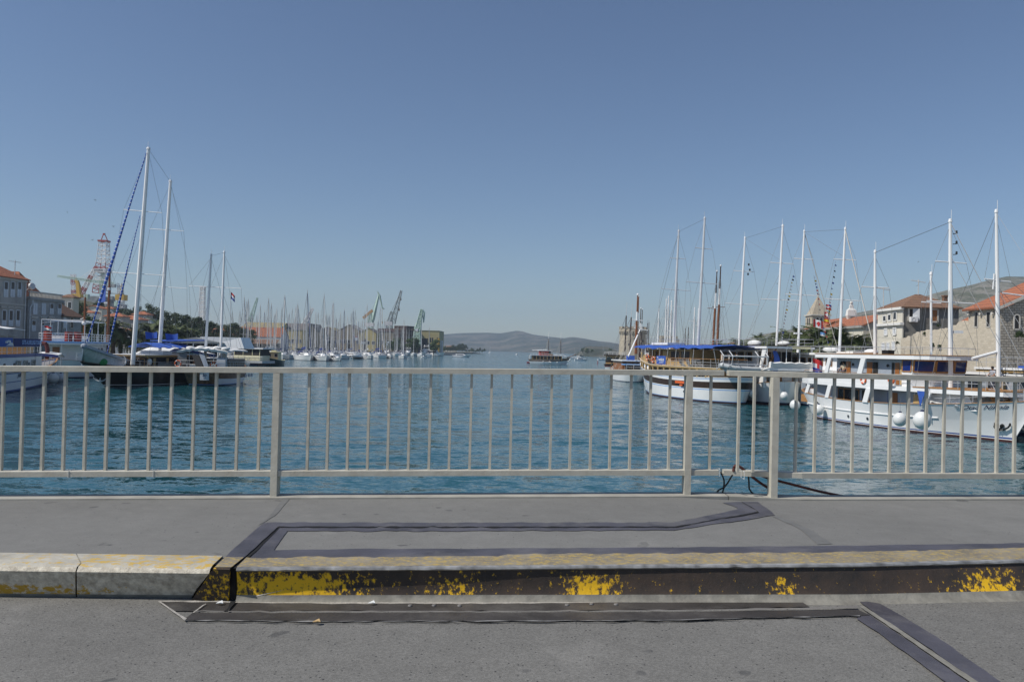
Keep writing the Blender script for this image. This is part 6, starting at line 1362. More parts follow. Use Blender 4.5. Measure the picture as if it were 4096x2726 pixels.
# ------------------------------------------------------------------ marina: sailing yachts
def yacht_proto(label, cover, hullm='white_gel', jib='navy_canvas', spray='navy_canvas', fl=1.0):
 t = thing('sailing_yacht', label, 'sailing yacht', (0, -400, 0), 0, 'sailing yachts in the marina'); L = 12.0
 h = Hull(L, 3.8, 1.15, 1.1, 1.4, f0=.82, w0=.7, rake=1.1, srake=.3, bowp=2.0, N=14)
 h.build(t, [(-.2, 1), (0, 1), (.07, 0), (.75, 0), (.82, 2), (.86, 0), (1, 0)], [hullm, 'navy', cover], bul=.02, deckm='white_gel')
 MB().prism([(-1.8, -1.15), (2.4, -.8), (3.3, 0), (2.4, .8), (-1.8, 1.15)], 1.1, 1.72, top=[(-1.8, -1.0), (1.9, -.62), (2.5, 0), (1.9, .62), (-1.8, 1.0)]).build('cabin', 'white_gel', t)
 for sd in (-1, 1): MB().slab([(-1.3, sd * 1.10, 1.32), (1.8, sd * .84, 1.32), (1.6, sd * .75, 1.52), (-1.3, sd * 1.05, 1.52)][::sd], -.03).build('window', 'glass', t)
 mb = MB(); rr = []
 for k in range(7): a = math.pi * k / 6; rr.append([(-1.2 - .2 * math.sin(a), -1.2 * math.cos(a), 1.6 + .75 * math.sin(a)), (-2.4, -1.25 * math.cos(a), 1.6 + .8 * math.sin(a)), (-2.4, -1.2 * math.cos(a), 1.58 + .74 * math.sin(a)), (-1.2, -1.15 * math.cos(a), 1.58 + .7 * math.sin(a))])
 mb.loft(rr, 0, capa=True, capb=True); mb.build('spray_hood', spray, t)
 m_ = MB(); m_.tube((.8, 0, 1.6), (.65, 0, 10), .115, .11, 6); m_.tube((.65, 0, 10), (.45, 0, 16.6), .11, .08, 6); m_.tube((.45, 0, 16.6), (.45, 0, 17.3), .015); mo = m_.build('mast', 'grey_mast', t)
 for z in (6.5, 11.2): MB().bar((.6, -1.0 if z < 8 else -.7, z), (.6, 1.0 if z < 8 else .7, z), .07, .05).build('spreader', 'grey_mast', mo)
 MB().tube((.7, 0, 2.6), (-4.2, 0, 2.75), .07).build('boom', 'grey_mast', t)
 mb = MB(); rr = []
 for k in range(8):
  x = .6 - 4.7 * k / 7; hgt = .62 - .35 * k / 7; rr.append([(x, -.14, 2.62), (x, -.1, 2.7 + hgt * .6), (x, 0, 2.72 + hgt), (x, .1, 2.7 + hgt * .6), (x, .14, 2.62)])
 mb.loft(rr, 0, capa=True, capb=True); mb.build('sail_cover', cover, t)
 mb = MB(); mb.tube((5.7, 0, 1.6), (.55, 0, 15.8), .05, .05, 5); mb.tube((5.0, 0, 3.2), (2.0, 0, 11.7), .09, .07, 5); mb.build('furled_jib', jib, t)
 mb = MB()
 for sd in (-1, 1): mb.wire((.6, sd * 1.75, 1.15), (.6, sd * 1.0, 6.5), .02); mb.wire((.6, sd * 1.0, 6.5), (.6, sd * .7, 11.2), .02); mb.wire((.6, sd * .7, 11.2), (.5, 0, 16.4), .02)
 mb.wire((-5.8, 0, 1.3), (.45, 0, 16.6), .02); mb.build('rigging', 'wire', t)
 g_ = [h.edge(u, 1, 0, .08) for u in (.04, .3, .55, .8, .96)]; k_ = [h.edge(u, -1, 0, .08) for u in (.96, .8, .55, .3, .04)]
 guard(t, g_ + k_, .62, (1.0, .5), .018, 'steel', every=1.9)
 return t
YP = [yacht_proto('white sailing yacht', 'navy_canvas'), yacht_proto('white sailing yacht', 'navy_canvas', jib='white_canvas'), yacht_proto('white sailing yacht', 'white_canvas', jib='grey_mast', spray='grey_canvas'),
  yacht_proto('white sailing yacht', 'grey_canvas', jib='grey_mast', spray='navy_canvas')]
used = [False] * 4
def place_yacht(px_tip, py_tip, d, rz, k, label, lean=0):
 """yacht whose mast head meets a pixel at depth d; the size follows from the mast height"""
 p = W(px_tip, py_tip, d); s_ = p.z / 17.0
 r = Matrix.Rotation(rz, 3, 'Z') @ Vector((.45 * s_, 0, 0)); loc = Vector((p.x - r.x, p.y - r.y, 0))
 if not used[k]:
  used[k] = True; o = YP[k]; o.location = loc; o.rotation_euler = (0, 0, rz); o.scale = (s_,) * 3; o['label'] = label
 else: o = dup(YP[k], loc, rz, s_, label)
 return o
random.seed(11)
front = [((1218 + 12, 1155), 292, -62, 0, 'white sloop with a dark furled foresail, left of the front pair by the open water'), ((1297, 1170), 291, -66, 1, 'white sloop with a pale furled sail, right of the front pair by the open water'),
   ((1139, 1175), 300, -75, 2, 'white sailing yacht stern on at the brown jetty, left of the front pair'), ((1191, 1207), 312, -100, 3, 'white sailing yacht squeezed between the jetty boat and the front pair'),
   ((1413, 1231), 400, -70, 0, 'white yacht with a navy sail cover behind the double hulled boat'), ((1469, 1213), 372, -80, 2, 'tall masted white yacht right of the double hulled boat'),
   ((1522, 1225), 412, -64, 1, 'white yacht with a bright blue sail cover, last big one before the grey hulls'), ((1335, 1202), 330, -72, 3, 'white yacht with a blue furled foresail between the front pair and the double hulled boat')]
for (tx, ty), d, rz, k, lb_ in front: place_yacht(tx, ty, d, R(rz), k, lb_)
tips = [(978, 1182), (988, 1197), (994, 1190), (1042, 1213), (1059, 1238), (1075, 1186), (1086, 1208), (1108, 1228), (1128, 1223), (1141, 1183), (1169, 1229), (1184, 1219), (1194, 1223), (1243, 1220), (1264, 1243), (1273, 1243), (1317, 1251), (1331, 1209),
  (1354, 1279), (1363, 1245), (1378, 1230), (1199, 1261), (1156, 1268), (929, 1238), (1028, 1252), (1303, 1256), (1405, 1246), (1421, 1233), (1435, 1276), (1444, 1283), (1450, 1275), (1459, 1244), (1513, 1276), (1539, 1269), (1581, 1310),
  (1608, 1303), (1615, 1314), (1628, 1314), (1637, 1317), (1686, 1307), (1718, 1305), (1562, 1318), (1573, 1320), (960, 1236), (1010, 1262), (1098, 1255), (1222, 1270), (1290, 1262), (1346, 1266), (1391, 1259)]
_r = random.Random(3); tips += [(970 + 18.5 * k + _r.uniform(-7, 7), 1255 + .05 * k * 18 + _r.uniform(-22, 26)) for k in range(36)]
BACK = 'white sailing yacht deep in the packed marina rows, seen mostly as a bare grey mast'
for i, (tx, ty) in enumerate(tips):
 base = 1378 + (tx - 950) * .022; hpx = base - ty; d = max(305, min(560, 17.5 * 3185 / max(40, hpx) * (.9 + .25 * random.random()))) if tx < 1400 else max(400, min(640, 15 * 3185 / max(40, hpx)))
 if tx < 1120: d = max(d, 315)
 o = place_yacht(tx, ty, d, R(random.choice((-80, 100, -75, 95)) + random.uniform(-8, 8)), i % 4, BACK); o['group'] = 'masts of the packed back rows'
# catamaran
t = thing('catamaran', 'white catamaran with a wide rounded cabin and two hulls in the front marina row', 'catamaran', G(1410, 1435) + Vector((0, 5, 0)), R(-50))
for sd in (-1, 1):
 h = Hull(13, 1.9, 1.5, 1.5, 1.8, f0=.7, w0=.6, rake=.7, bowp=2.2, N=14); h.build(t, [(-.2, 1), (0, 0), (.1, 0), (1, 0)], ['white_gel', 'navy'], bul=.02, deckm='white_gel')
for o_ in list(t.children)[:0]: pass
ch = [c for c in bpy.data.objects if c.parent == t]
for i_, c in enumerate(ch):
 for v in c.data.vertices: v.co.y += -2.6 if i_ < 2 else 2.6
MB().prism([(-5.5, -3.0), (3.0, -3.0), (4, 0), (3.0, 3.0), (-5.5, 3.0)], .9, 1.6).build('bridge_deck', 'white_gel', t)
MB().prism(rounded(-3.6, 3.0, 2.4, 2.2), 1.6, 2.7).build('cabin', 'white_gel', t)
for k in range(5): MB().box((-3 + 1.1 * k, -2.44, 1.95), (-2.2 + 1.1 * k, -2.38, 2.4)).build('window', 'glass', t)
MB().prism([(-5.6, -2.3), (-2, -2.3), (-2, 2.3), (-5.6, 2.3)], 2.9, 3.05).build('cockpit_roof', 'white_gel', t)
MB().tube((1, 0, 2.7), (.6, 0, 19), .12, .07, 6).build('mast', 'grey_mast', t); MB().tube((6, 0, 1.8), (.7, 0, 17), .1).build('furled_jib', 'white_canvas', t)
for px, py, d, rz, L_, B_, dm_, lb_ in ((1345, 1443, 0, -60, 11, 3.6, 0, 'small white motor cruiser right of the front sloop pair, two dark fenders on its stern'), (1475, 1434, 0, -70, 13, 4.2, 1, 'white motor cruiser between the double hulled boat and the blue covered yacht'),
  (1551, 1430, 0, -62, 10, 3.4, 0, 'small white cruiser at the end of the first marina row'), (1700, 1421, 0, -96, 22, 6.2, 2, 'big white motor yacht with two white radar domes, bow towards the bridge'), (1742, 1422, 0, -40, 20, 6, 1, 'white motor yacht at the tip of the marina, next to the open channel'),
  (1632, 1420, 0, -90, 16, 5, 2, 'white motor yacht with domes left of the biggest one'), (1545, 1421, 0, -80, 14, 4.6, 0, 'white motor yacht among the grey hulled boats')):
 cruiser('motor_yacht', lb_, G(px, py), R(rz), L_, B_, dome=dm_, group='motor yachts along the marina edge')
for k, (px, py, rz) in enumerate(((1580, 1422, -75), (1605, 1422, -100), (1650, 1422, -84))):
 o = dup(YP[2], G(px, py) + Vector((0, 6, 0)), R(rz), 1.15, ['grey white yacht hull left of the domed motor yachts', 'yacht with an orange buoy on its side left of the domed motor yachts', 'low yacht hull between the domed motor yachts'][k])
for px, py, rz, L_, lb_ in ((1703, 1429, 40, 6, 'small white dinghy with one person heading along the marina tip'), (1847, 1428, -8, 13, 'white speedboat lying in the channel off the wooded point'), (2067, 1419, -85, 9, 'tiny white motor boat far out below the hill peak'),
       (2325, 1441, 10, 9, 'white motor boat moored right of the two masted boat')):
 cruiser('speedboat', lb_, G(px, py), R(rz), L_, L_ * .3, fly=False)
for px, py, ty, rz, lb_ in ((1959, 1411, 1375, -80, 'lone sailing yacht at anchor left of the far hill peak'), (2296, 1436, 1390, 10, 'sailing yacht at anchor just right of the brown two masted boat'), (2316, 1431, 1380, -20, 'sailing yacht at anchor with a thin mast before the pale hill road'),
       (2410, 1440, 1380, 20, 'sailing yacht anchored left of the round fortress tower'), (2440, 1437, 1400, 60, 'small yacht anchored closest to the fortress tower')):
 g_ = G(px, py); s_ = (W(px, ty, g_.y).z) / 17; dup(YP[2], g_, R(rz), s_, lb_, 'yachts anchored in the bay')
# brown jetty
tag(MB().box((-7, -1.2, -.5), (7, 1.2, .75)).build('jetty', 'teak'), 'brown wooden jetty between the marina yachts', 'jetty').location = G(1150, 1434)

# ------------------------------------------------------------------ tour boat crossing the bay
t = thing('excursion_boat', 'brown and white two masted excursion boat crossing the bay with a red wheelhouse', 'excursion boat', G(2197, 1455), R(4)); L = 18.0; h = Hull(L, 5, 1.9, 1.9, 3.0, f0=.65, rake=1.7, srake=.9, bowp=2.2)
h.build(t, [(-.2, 0), (0, 1), (.5, 1), (.56, 2), (.86, 1), (.9, 2), (1, 2)], ['navy', 'white_gel', 'brown_hull'], bul=.6, cap=('pale_wood', .15, .06))
MB().prism([(-7.5, -1.9), (5.2, -1.7), (5.2, 1.7), (-7.5, 1.9)], 1.4, 3.5).build('saloon', 'dark_inside', t)
for k in range(9): MB().box((-7.4 + 1.55 * k, -1.98, 1.5), (-7.2 + 1.55 * k, -1.86, 3.5)).build('deck_post', 'pale_wood', t)
MB().prism([(-8.3, -2.1), (5.5, -1.9), (5.5, 1.9), (-8.3, 2.1)], 3.5, 3.68).build('upper_deck', 'white_gel', t)
MB().prism([(-4.5, -1.5), (-.6, -1.4), (-.6, 1.4), (-4.5, 1.5)], 3.7, 5.5).build('wheelhouse', 'red_raft', t)
MB().prism([(-.6, -1.4), (1.2, -1.4), (1.2, 1.4), (-.6, 1.4)], 3.7, 4.5).build('front_bench', 'varnish', t); MB().prism([(-.58, -1.35), (.4, -1.3), (.4, 1.3), (-.58, 1.35)], 4.5, 5.5).build('windscreen', 'glass', t)
MB().prism([(-5, -1.8), (1.0, -1.7), (1.0, 1.7), (-5, 1.8)], 5.51, 5.7).build('wheelhouse_roof', 'white_gel', t); MB().tube((-7.6, 0, 5.75), (-1, 0, 6.1), .18).build('boom', 'white_canvas', t)
for k in range(2): lifebuoy(mw(t) @ Vector((-3.4 + .95 * k, -1.62, 5.0)), (0, 1, 0), .3, ['left', 'right'][k] + ' lifebuoy on the red wheelhouse of the crossing boat')
MB().box((1.6, -1.5, 3.7), (5, 1.5, 4.1)).build('sun_pad', 'white_canvas', t)
for base, mid_, top, lb_ in (((2194, 1402), (2195, 1354), (2195.5, 1326), 0), ((2243, 1415), (2243.6, 1356), (2245, 1328), 0)):
 d_ = G(2197, 1455).y; p0, p1, p2 = loc_(t, W(*base, d_)), loc_(t, W(*mid_, d_)), loc_(t, W(*top, d_)); mo = MB().tube(p0, p1, .14, .12).build('mast', 'dark_mast', t); MB().tube(p1, p2, .12, .08).build('topmast', 'white_paint', mo); MB().bar(p1 - Vector((.8, 0, 0)), p1 + Vector((.8, 0, 0)), .1, .08).build('crosstree', 'dark_mast', mo)
 mb = MB(); [mb.wire(p1, (p1.x + dx, sd * 2, 2.4), .035) for dx in (-2.2, -1.2, 1.6) for sd in (-1, 1)]; mb.build('rigging', 'rope', t)
mb = MB(); mb.slab([(5.6, 0, 4.2), (8.2, .9, 3.2), (8.2, -.9, 3.2), (6.2, -1.3, 3.6)], .06); mb.build('furled_sail', 'white_canvas', t); MB().tube((7.6, 0, 2.9), (11.2, 0, 4.2), .13, .1).build('bowsprit', 'varnish', t)
guard(t, [(-8.3, -2.0, 3.7), (5.4, -1.8, 3.7)], .8, (1.0, .5), .03, 'white_paint'); guard(t, [(-8.6, -1.9, 1.9), (-8.6, 1.9, 1.9)], 1.5, (1.0, .5), .04, 'white_paint')
for px, py in ((2173, 1446), (2198, 1447), (2203, 1449), (2229, 1449), (2273, 1444)): fender(W(px, py, G(2197, 1455).y - 2.6), .26, 'white ball fender on the side of the crossing two masted boat', up=.6, blue=False, group='fenders of the crossing boat')
fender(W(2280, 1439, G(2197, 1455).y - .5), .34, 'long white fender hanging below the bowsprit of the crossing boat', up=.9, blue=False)
u = thing('inflatable_boat', 'dark red inflatable towed behind the crossing excursion boat', 'dinghy', G(2124, 1452), R(8)); mb = MB(); mb.path([(-1.8, -.6, .3), (1, -.6, .3), (1.8, 0, .4), (1, .6, .3), (-1.8, .6, .3)], .3, 8); mb.build('tube', 'red_boat', u, smooth=True); MB().box((-1.7, -.5, .05), (1, .5, .2)).build('floor', 'grey_canvas', u)
tag(MB().tube((0, 0, -.3), (0, 0, 1.6), .25, .1, 8).build('buoy', 'red_boat'), 'small red buoy in the water left of the brown boats', 'buoy').location = G(2391, 1454)

# ------------------------------------------------------------------ far right: older wooden boats off the fortress
OB, H, L = plain_ship('old brown sailing boat with two dark masts, bow out, farthest along the right quay', (29.5, 36), 236, 258, 6, 2.2, 1.8, 3.4, 0, ([(-.2, 0), (0, 1), (.3, 1), (.55, 2), (.75, 3), (1, 3)], ['navy', 'white_gel', 'red_cloth', 'dark_wood']), name='sailing_boat')
MB().prism([(-8, -2.2), (4, -2), (4, 2), (-8, 2.2)], 1.6, 4.6).build('deckhouse', 'pale_wood', OB)
sternwin(OB, -8.03, -1.8, -.3, 2.6, 4.0, 'glass'); sternwin(OB, -8.03, .3, 1.8, 2.6, 4.0, 'glass')
MB().prism([(-8.8, -2.6), (4.6, -2.3), (4.6, 2.3), (-8.8, 2.6)], 4.6, 4.85).build('roof', 'dark_wood', OB); guard(OB, [(-8.8, 2.5, 4.85), (-8.8, -2.5, 4.85), (4, -2.3, 4.85)], .8, (1.0, .5), .03, 'white_paint')
MB().tube((-8, .5, 2.6), (-14, .9, 5.2), .2, .14).build('bowsprit', 'dark_wood', OB); mb = MB(); mb.slab([(-9, -1.5, 2.6), (-12.5, .3, 4.2), (-12.5, 1.2, 4.2), (-9, 2.2, 2.6)], .1); mb.build('bow_net', 'grey_canvas', OB)
for base, mid_, top in (((2500, 1405), (2505, 1263), (2508, 1208)), ((2519, 1408), (2525, 1269), (2530, 1212))):
 d_ = 246; p0, p1, p2 = loc_(OB, W(*base, d_)), loc_(OB, W(*mid_, d_)), loc_(OB, W(*top, d_)); mo = MB().tube(p0, p1, .22, .18).build('mast', 'dark_mast', OB); MB().tube(p1, p2, .09, .06).build('topmast', 'alu', mo); MB().tube(p1 - Vector((.9, 0, 0)), p1 + Vector((.9, 0, 0)), .08).build('crosstree', 'dark_mast', mo)
 mb = MB(); [mb.wire(p1, (p1.x + dx, sd * 2.4, 2.4), .03) for dx in (-3, 1.5) for sd in (-1, 1)]; mb.build('rigging', 'wire', OB)
OC, H, L = plain_ship('white hulled wooden boat with a thick varnished double mast, beside the awning boat', (23.6, 22.5), 149, 172, 5.6, 2.4, 2.0, 3.0, 0, ([(-.2, 0), (0, 0), (.05, 1), (1, 1)], ['navy', 'white_gel']), name='sailing_boat')
MB().prism([(-7, -2), (4, -1.8), (4, 1.8), (-7, 2)], 1.7, 3.9).build('deckhouse', 'varnish', OC); sternwin(OC, -7.03, -1.5, -.2, 2.3, 3.5, 'glass', 'white_paint'); sternwin(OC, -7.03, .2, 1.5, 2.3, 3.5, 'glass', 'white_paint')
MB().prism([(-8.5, -2.4), (4.6, -2.2), (4.6, 2.2), (-8.5, 2.4)], 3.9, 4.1).build('roof', 'white_gel', OC); guard(OC, [(-11.2, 2.0, 2.4), (-11.4, -2.0, 2.4), (-6, -2.7, 2.2), (4, -2.6, 2.2)], .9, (1.0, .5), .03, 'white_paint')
mb = MB(); [mb.box((-11.6 + .25 * k, .8, 1.2 + .35 * k), (-11.4 + .25 * k, 1.5, 1.28 + .35 * k)) for k in range(6)]; mb.build('ladder', 'pale_wood', OC); MB().box((-5.2, -.7, 4.1), (-4, .7, 5.0)).build('deck_locker', 'blue_canvas', OC); MB().prism([(-10.8, -2.2), (-7.4, -2.3), (-7.4, 2.3), (-10.8, 2.2)], 3.2, 3.4).build('aft_awning', 'sky_paint', OC)
om = []
for px, py, d_, r, m, lb_ in (((2543, 1415), (2551, 1178), 158, .26, 'brown_mast', 1), ((2547, 1415), (2555, 1184), 164, .2, 'brown_mast', 0), ((2557, 1438), (2564, 1232), 160, .16, 'dark_mast', 0), ((2563, 1438), (2570, 1237), 160, .14, 'dark_mast', 0)):
 p0, p1 = loc_(OC, W(*px, d_)), loc_(OC, W(*py, d_)); mo = MB().tube(p0, p0.lerp(p1, .56), r, r * .85).build('mast', m, OC); MB().tube(p0.lerp(p1, .56), p0.lerp(p1, .71), r * .85, r * .7).build('mast_band', 'white_paint', mo); MB().tube(p0.lerp(p1, .71), p1, r * .6, r * .45).build('topmast', m, mo); MB().ball(p1, r, 6, 5).build('truck', 'white_paint', mo)
 if lb_: MB().tube(loc_(OC, W(2527, 1278, d_)), loc_(OC, W(2572, 1282, d_)), .1).build('crosstree', 'white_paint', mo); MB().tube(loc_(OC, W(2536, 1311, d_)), loc_(OC, W(2592, 1321, d_)), .09).build('yard', 'white_paint', mo)
 mb = MB(); [mb.wire(p0.lerp(p1, .6), (p0.x + dx, sd * 2.4, 2.2), .025) for dx in (-4, 2) for sd in (-1, 1)]; mb.build('rigging', 'rope', OC)
MB().bar(loc_(OC, W(2513, 1425, 150)), loc_(OC, W(2560, 1318, 160)), .22, .22).build('bowsprit', 'white_paint', OC)
u = thing('rubber_dinghy', 'red rubber dinghy with a white bundle beside the white wooden boat', 'dinghy', G(2490, 1517), R(80)); mb = MB(); mb.path([(-1.5, -.55, .3), (1, -.55, .3), (1.6, 0, .4), (1, .55, .3), (-1.5, .55, .3)], .3, 8); mb.build('tube', 'red_boat', u, smooth=True); MB().ball((.2, 0, .75), .5, 10, 8).build('bundle', 'fender_white', u, smooth='full')
# bare masts of boats hidden behind the awning boat, each on its own simple hull
def hidden_boat(label, d, base, top, r, m, spr=(), m2=None, rz=95):
 g_ = W(base[0], 1430, d); o = thing('sailing_boat', label, 'sailing boat', (g_.x, g_.y, 0), R(rz), 'masts rising behind the awning boat'); h = Hull(14, 4.2, 1.6, 1.5, 2.2, f0=.7, N=14); h.build(o, [(-.2, 0), (0, 1), (1, 1)], ['navy', 'white_gel'], bul=.3)
 MB().prism([(-4, -1.4), (2, -1.2), (2, 1.2), (-4, 1.4)], 1.2, 2.6).build('cabin', 'white_gel', o)
 a = loc_(o, W(*base, d)); b = loc_(o, W(*top, d)); a.z = 1.3; sp = [(loc_(o, W(*p, d)), loc_(o, W(*q, d))) for p, q in spr]
 if m2:
  mo = mast(o, a, a.lerp(b, .66), r, m, sp, knob=False, rt=r * .85); MB().tube(a.lerp(b, .66), a.lerp(b, .8), r * .8, r * .7).build('mast_band', 'white_paint', mo); MB().tube(a.lerp(b, .8), b, r * .6, r * .4).build('topmast', m2, mo); MB().ball(b, r * .8, 6, 5).build('truck', 'white_paint', mo)
 else: mast(o, a, b, r, m, sp)
 mb = MB(); [mb.wire(a.lerp(b, .9), (a.x + dx, sd * 2, 1.7), .016) for dx in (-4, 0, 4) for sd in (-1, 1)]; mb.build('rigging', 'wire', o)
hidden_boat('boat with a varnished brown mast, left of the brown pair behind the blue awning', 128, (2848, 1380), (2848 + 20, 1084), .2, 'brown_mast', [((2830, 1232), (2866, 1233))], 'dark_mast')
hidden_boat('boat with a varnished brown mast, right of the brown pair behind the blue awning', 130, (2866, 1380), (2883, 1062), .22, 'brown_mast', [((2848, 1226), (2900, 1228))], 'dark_mast')
hidden_boat('boat with a slim white mast carrying three cross bars, left of the awning boat masts', 150, (2631, 1384), (2636, 1240), .17, 'white_paint', [((2615, 1294), (2651, 1295)), ((2601, 1348), (2648, 1350))])
hidden_boat('boat with a white mast, first of the close trio behind the awning boat', 175, (2659, 1382), (2666, 1200), .2, 'white_paint', [((2643, 1273), (2681, 1275)), ((2646, 1321), (2700, 1325))])
hidden_boat('boat with a white mast, middle one of the close trio behind the awning boat', 178, (2669, 1382), (2675, 1188), .22, 'white_paint', [((2676, 1223), (2736, 1227))])
hidden_boat('boat with a white mast topped by a radar disc, last of the close trio', 172, (2678, 1382), (2687, 1206), .2, 'white_paint', [((2682, 1205), (2692, 1206))])
hidden_boat('boat with a white mast beside the taller grey awning boat mast', 160, (2699, 1382), (2708, 1138), .2, 'white_paint', [((2686, 1310), (2704, 1310))])
hidden_boat('boat with a white crossed mast, left of the pair before the second grey mast', 165, (2773, 1385), (2779, 1234), .2, 'white_paint', [((2754, 1283), (2795, 1286))])
hidden_boat('boat with a white mast, right of the pair before the second grey mast', 168, (2789, 1385), (2795, 1238), .22, 'white_paint', [((2770, 1300), (2818, 1303))])
hidden_boat('boat with a thin dark mast, left of the short dark pair', 230, (2738, 1372), (2742, 1316), .14, 'dark_mast')
hidden_boat('boat with a thin dark mast, right of the short dark pair', 230, (2750, 1372), (2754, 1312), .16, 'dark_mast')
hidden_boat('boat with a short dark mast beside the fortress, left one of two', 190, (2584, 1400), (2590, 1296), .12, 'dark_mast'); hidden_boat('boat with a short dark mast beside the fortress, right one of two', 192, (2590, 1400), (2596, 1293), .12, 'dark_mast')
# ------------------------------------------------------------------ trees and palms
def crown_mesh(name, m, clumps, n, s0, s1, seed, flat=1.0):
 """many leaf sized faces in clumps; clumps = [(centre, radii)]"""
 rnd = random.Random(seed); mb = MB()
 for c, r in clumps:
  for _ in range(n):
   while True:
    p = Vector((rnd.uniform(-1, 1), rnd.uniform(-1, 1), rnd.uniform(-1, 1)))
    if .35 < p.length < 1: break
   q = Vector((c[0] + p.x * r[0], c[1] + p.y * r[1], c[2] + p.z * r[2])); s_ = rnd.uniform(s0, s1)
   a = Vector((rnd.uniform(-1, 1), rnd.uniform(-1, 1), rnd.uniform(-.5, .5) * flat)).normalized() * s_; b = a.cross(Vector((rnd.uniform(-1, 1), rnd.uniform(-1, 1), rnd.uniform(-1, 1)))).normalized() * s_ * .55
   mb.add([q - a, q + b * .9, q + a, q - b], [(0, 1, 2, 3)])
 return mb.mesh(name, m, fix=False)
def trunk_mesh(name, h, r, limbs, seed, lean=.1):
 rnd = random.Random(seed); mb = MB(); p = Vector((0, 0, -.5)); q = Vector((lean, 0, h * .55)); t = Vector((lean * 1.5, .1, h)); mb.tube(p, q, r, r * .75, 8); mb.tube(q, t, r * .75, r * .4, 8)
 for k in range(limbs):
  a = rnd.uniform(0, 6.28); s_ = q.lerp(t, rnd.uniform(0, .9)); e = s_ + Vector((math.cos(a) * h * .4, math.sin(a) * h * .4, h * rnd.uniform(.1, .35))); mb.tube(s_, e, r * .35, r * .12, 6)
 return mb.mesh(name, 'bark', smooth=True)
def clumps(seed, n, R0, H0, H1, r0, r1, cone=False):
 rnd = random.Random(seed); out = []
 for _ in range(n):
  u = rnd.random(); z = H0 + (H1 - H0) * u; w = (1 - u * .85) if cone else math.sqrt(max(.05, 1 - (2 * u - .8) ** 2 * .8)); a = rnd.uniform(0, 6.28); d = R0 * w * math.sqrt(rnd.random()); r = rnd.uniform(r0, r1)
  out.append(((math.cos(a) * d, math.sin(a) * d, z), (r, r, r * .7)))
 return out
TREES = {'broad': [(crown_mesh('crown', 'leaf_mid', clumps(3 + k, 22, 2.3, 2.2, 6.4, .7, 1.3), 130, .12, .24, k), trunk_mesh('trunk', 3.4, .22, 5, k)) for k in range(2)],
   'pine': [(crown_mesh('crown', 'leaf_pine', clumps(13 + k, 24, 2.6, 3.0, 8.4, .7, 1.4), 130, .12, .26, 20 + k), trunk_mesh('trunk', 6.5, .24, 7, k, .4)) for k in range(3)],
   'cypress': [(crown_mesh('crown', 'leaf_pine', clumps(33, 26, .9, 1.0, 8.2, .4, .7, True), 110, .1, .2, 40), trunk_mesh('trunk', 6, .18, 3, 4, .0))],
   'bush': [(crown_mesh('crown', 'leaf_dark', clumps(50, 10, 1.1, .4, 1.7, .45, .8), 110, .08, .18, 50), trunk_mesh('trunk', 1.0, .08, 5, 5))]}
CAT = {'broad': 'tree', 'pine': 'tree', 'cypress': 'tree', 'bush': 'bush'}
def tree(kind, loc, s_, label, rz=None, group=None, name=None, sz=1.0):
 v = TREES[kind]; cm, tm = v[random.randrange(len(v))]; o = thing(name or {'broad': 'broadleaf_tree', 'pine': 'pine_tree', 'cypress': 'cypress_tree', 'bush': 'bush'}[kind], label, CAT[kind], loc, random.uniform(0, 6.28) if rz is None else rz, group); o.scale = (s_, s_, s_ * sz)
 for nm, me in (('crown', cm), ('trunk', tm)): c = bpy.data.objects.new(nm, me); COL.objects.link(c); c.parent = o
 return o
def palm_meshes(seed, h=4.2, nf=64, fl=3.0):
 rnd = random.Random(seed); cr = MB()
 for k in range(nf):
  a = k * 2.4 + rnd.uniform(-.2, .2); el = R(rnd.uniform(-28, 82)); L = fl * rnd.uniform(.8, 1.1); n = 9; p = Vector((0, 0, h)); pts = [p.copy()]
  for i in range(n):
   e = el - (i / n) ** 1.3 * R(85); p = p + Vector((math.cos(a) * math.cos(e), math.sin(a) * math.cos(e), math.sin(e))) * (L / n); pts.append(p.copy())
  sidev = Vector((-math.sin(a), math.cos(a), 0))
  for i in range(n):
   d = (pts[i + 1] - pts[i]); cr.bar(pts[i], pts[i + 1], .05, .03)
   for j in (0, .5):
    q = pts[i] + d * j; ll = .62 * math.sin(math.pi * min(1, (i + j + 1.2) / (n + 1))) + .1
    for sd in (-1, 1):
     tip = q + sidev * sd * ll * .75 + d.normalized() * ll * .55 + Vector((0, 0, .06 - .2 * rnd.random())) ; w = d.normalized() * .085
     cr.add([q - w, q + w, tip], [(0, 1, 2)])
 tr = MB(); rings = []
 for i in range(9):
  z = -.3 + (h + .2) * i / 8; r = .30 - .04 * math.sin(i * 2) - .005 * i; rings.append([(r * math.cos(t * .785), r * math.sin(t * .785), z) for t in range(8)])
 tr.loft(rings, 0, capb=True); tr.ball((0, 0, h - .1), .45, 10, 7)
 fr = MB(); rn = random.Random(seed + 1)
 for k in range(7):
  a = k * .9; c = Vector((math.cos(a) * .9, math.sin(a) * .9, h - .35)); fr.tube((0, 0, h), c, .04)
  for _ in range(26): q = c + Vector((rn.uniform(-.35, .35), rn.uniform(-.35, .35), rn.uniform(-.6, .25))); fr.ball(q, .07, 5, 4)
 return cr.mesh('fronds', 'leaf_palm', fix=False), tr.mesh('trunk', 'bark', smooth=True), fr.mesh('date_cluster', 'dates')
PM = [palm_meshes(3), palm_meshes(9, 4.6, 58, 2.7), palm_meshes(17, 3.8, 70, 3.2)]
def palm(loc, s_, label, k=0, fruit=True, group='palms'):
 o = thing('palm_tree', label, 'palm', loc, random.uniform(0, 6), group); o.scale = (s_ * 1.22, s_ * 1.22, s_ * 1.1)
 for nm, me in zip(('fronds', 'trunk', 'date_cluster'), PM[k % 3]):
  if nm == 'date_cluster' and not fruit: continue
  c = bpy.data.objects.new(nm, me); COL.objects.link(c); c.parent = o
 return o
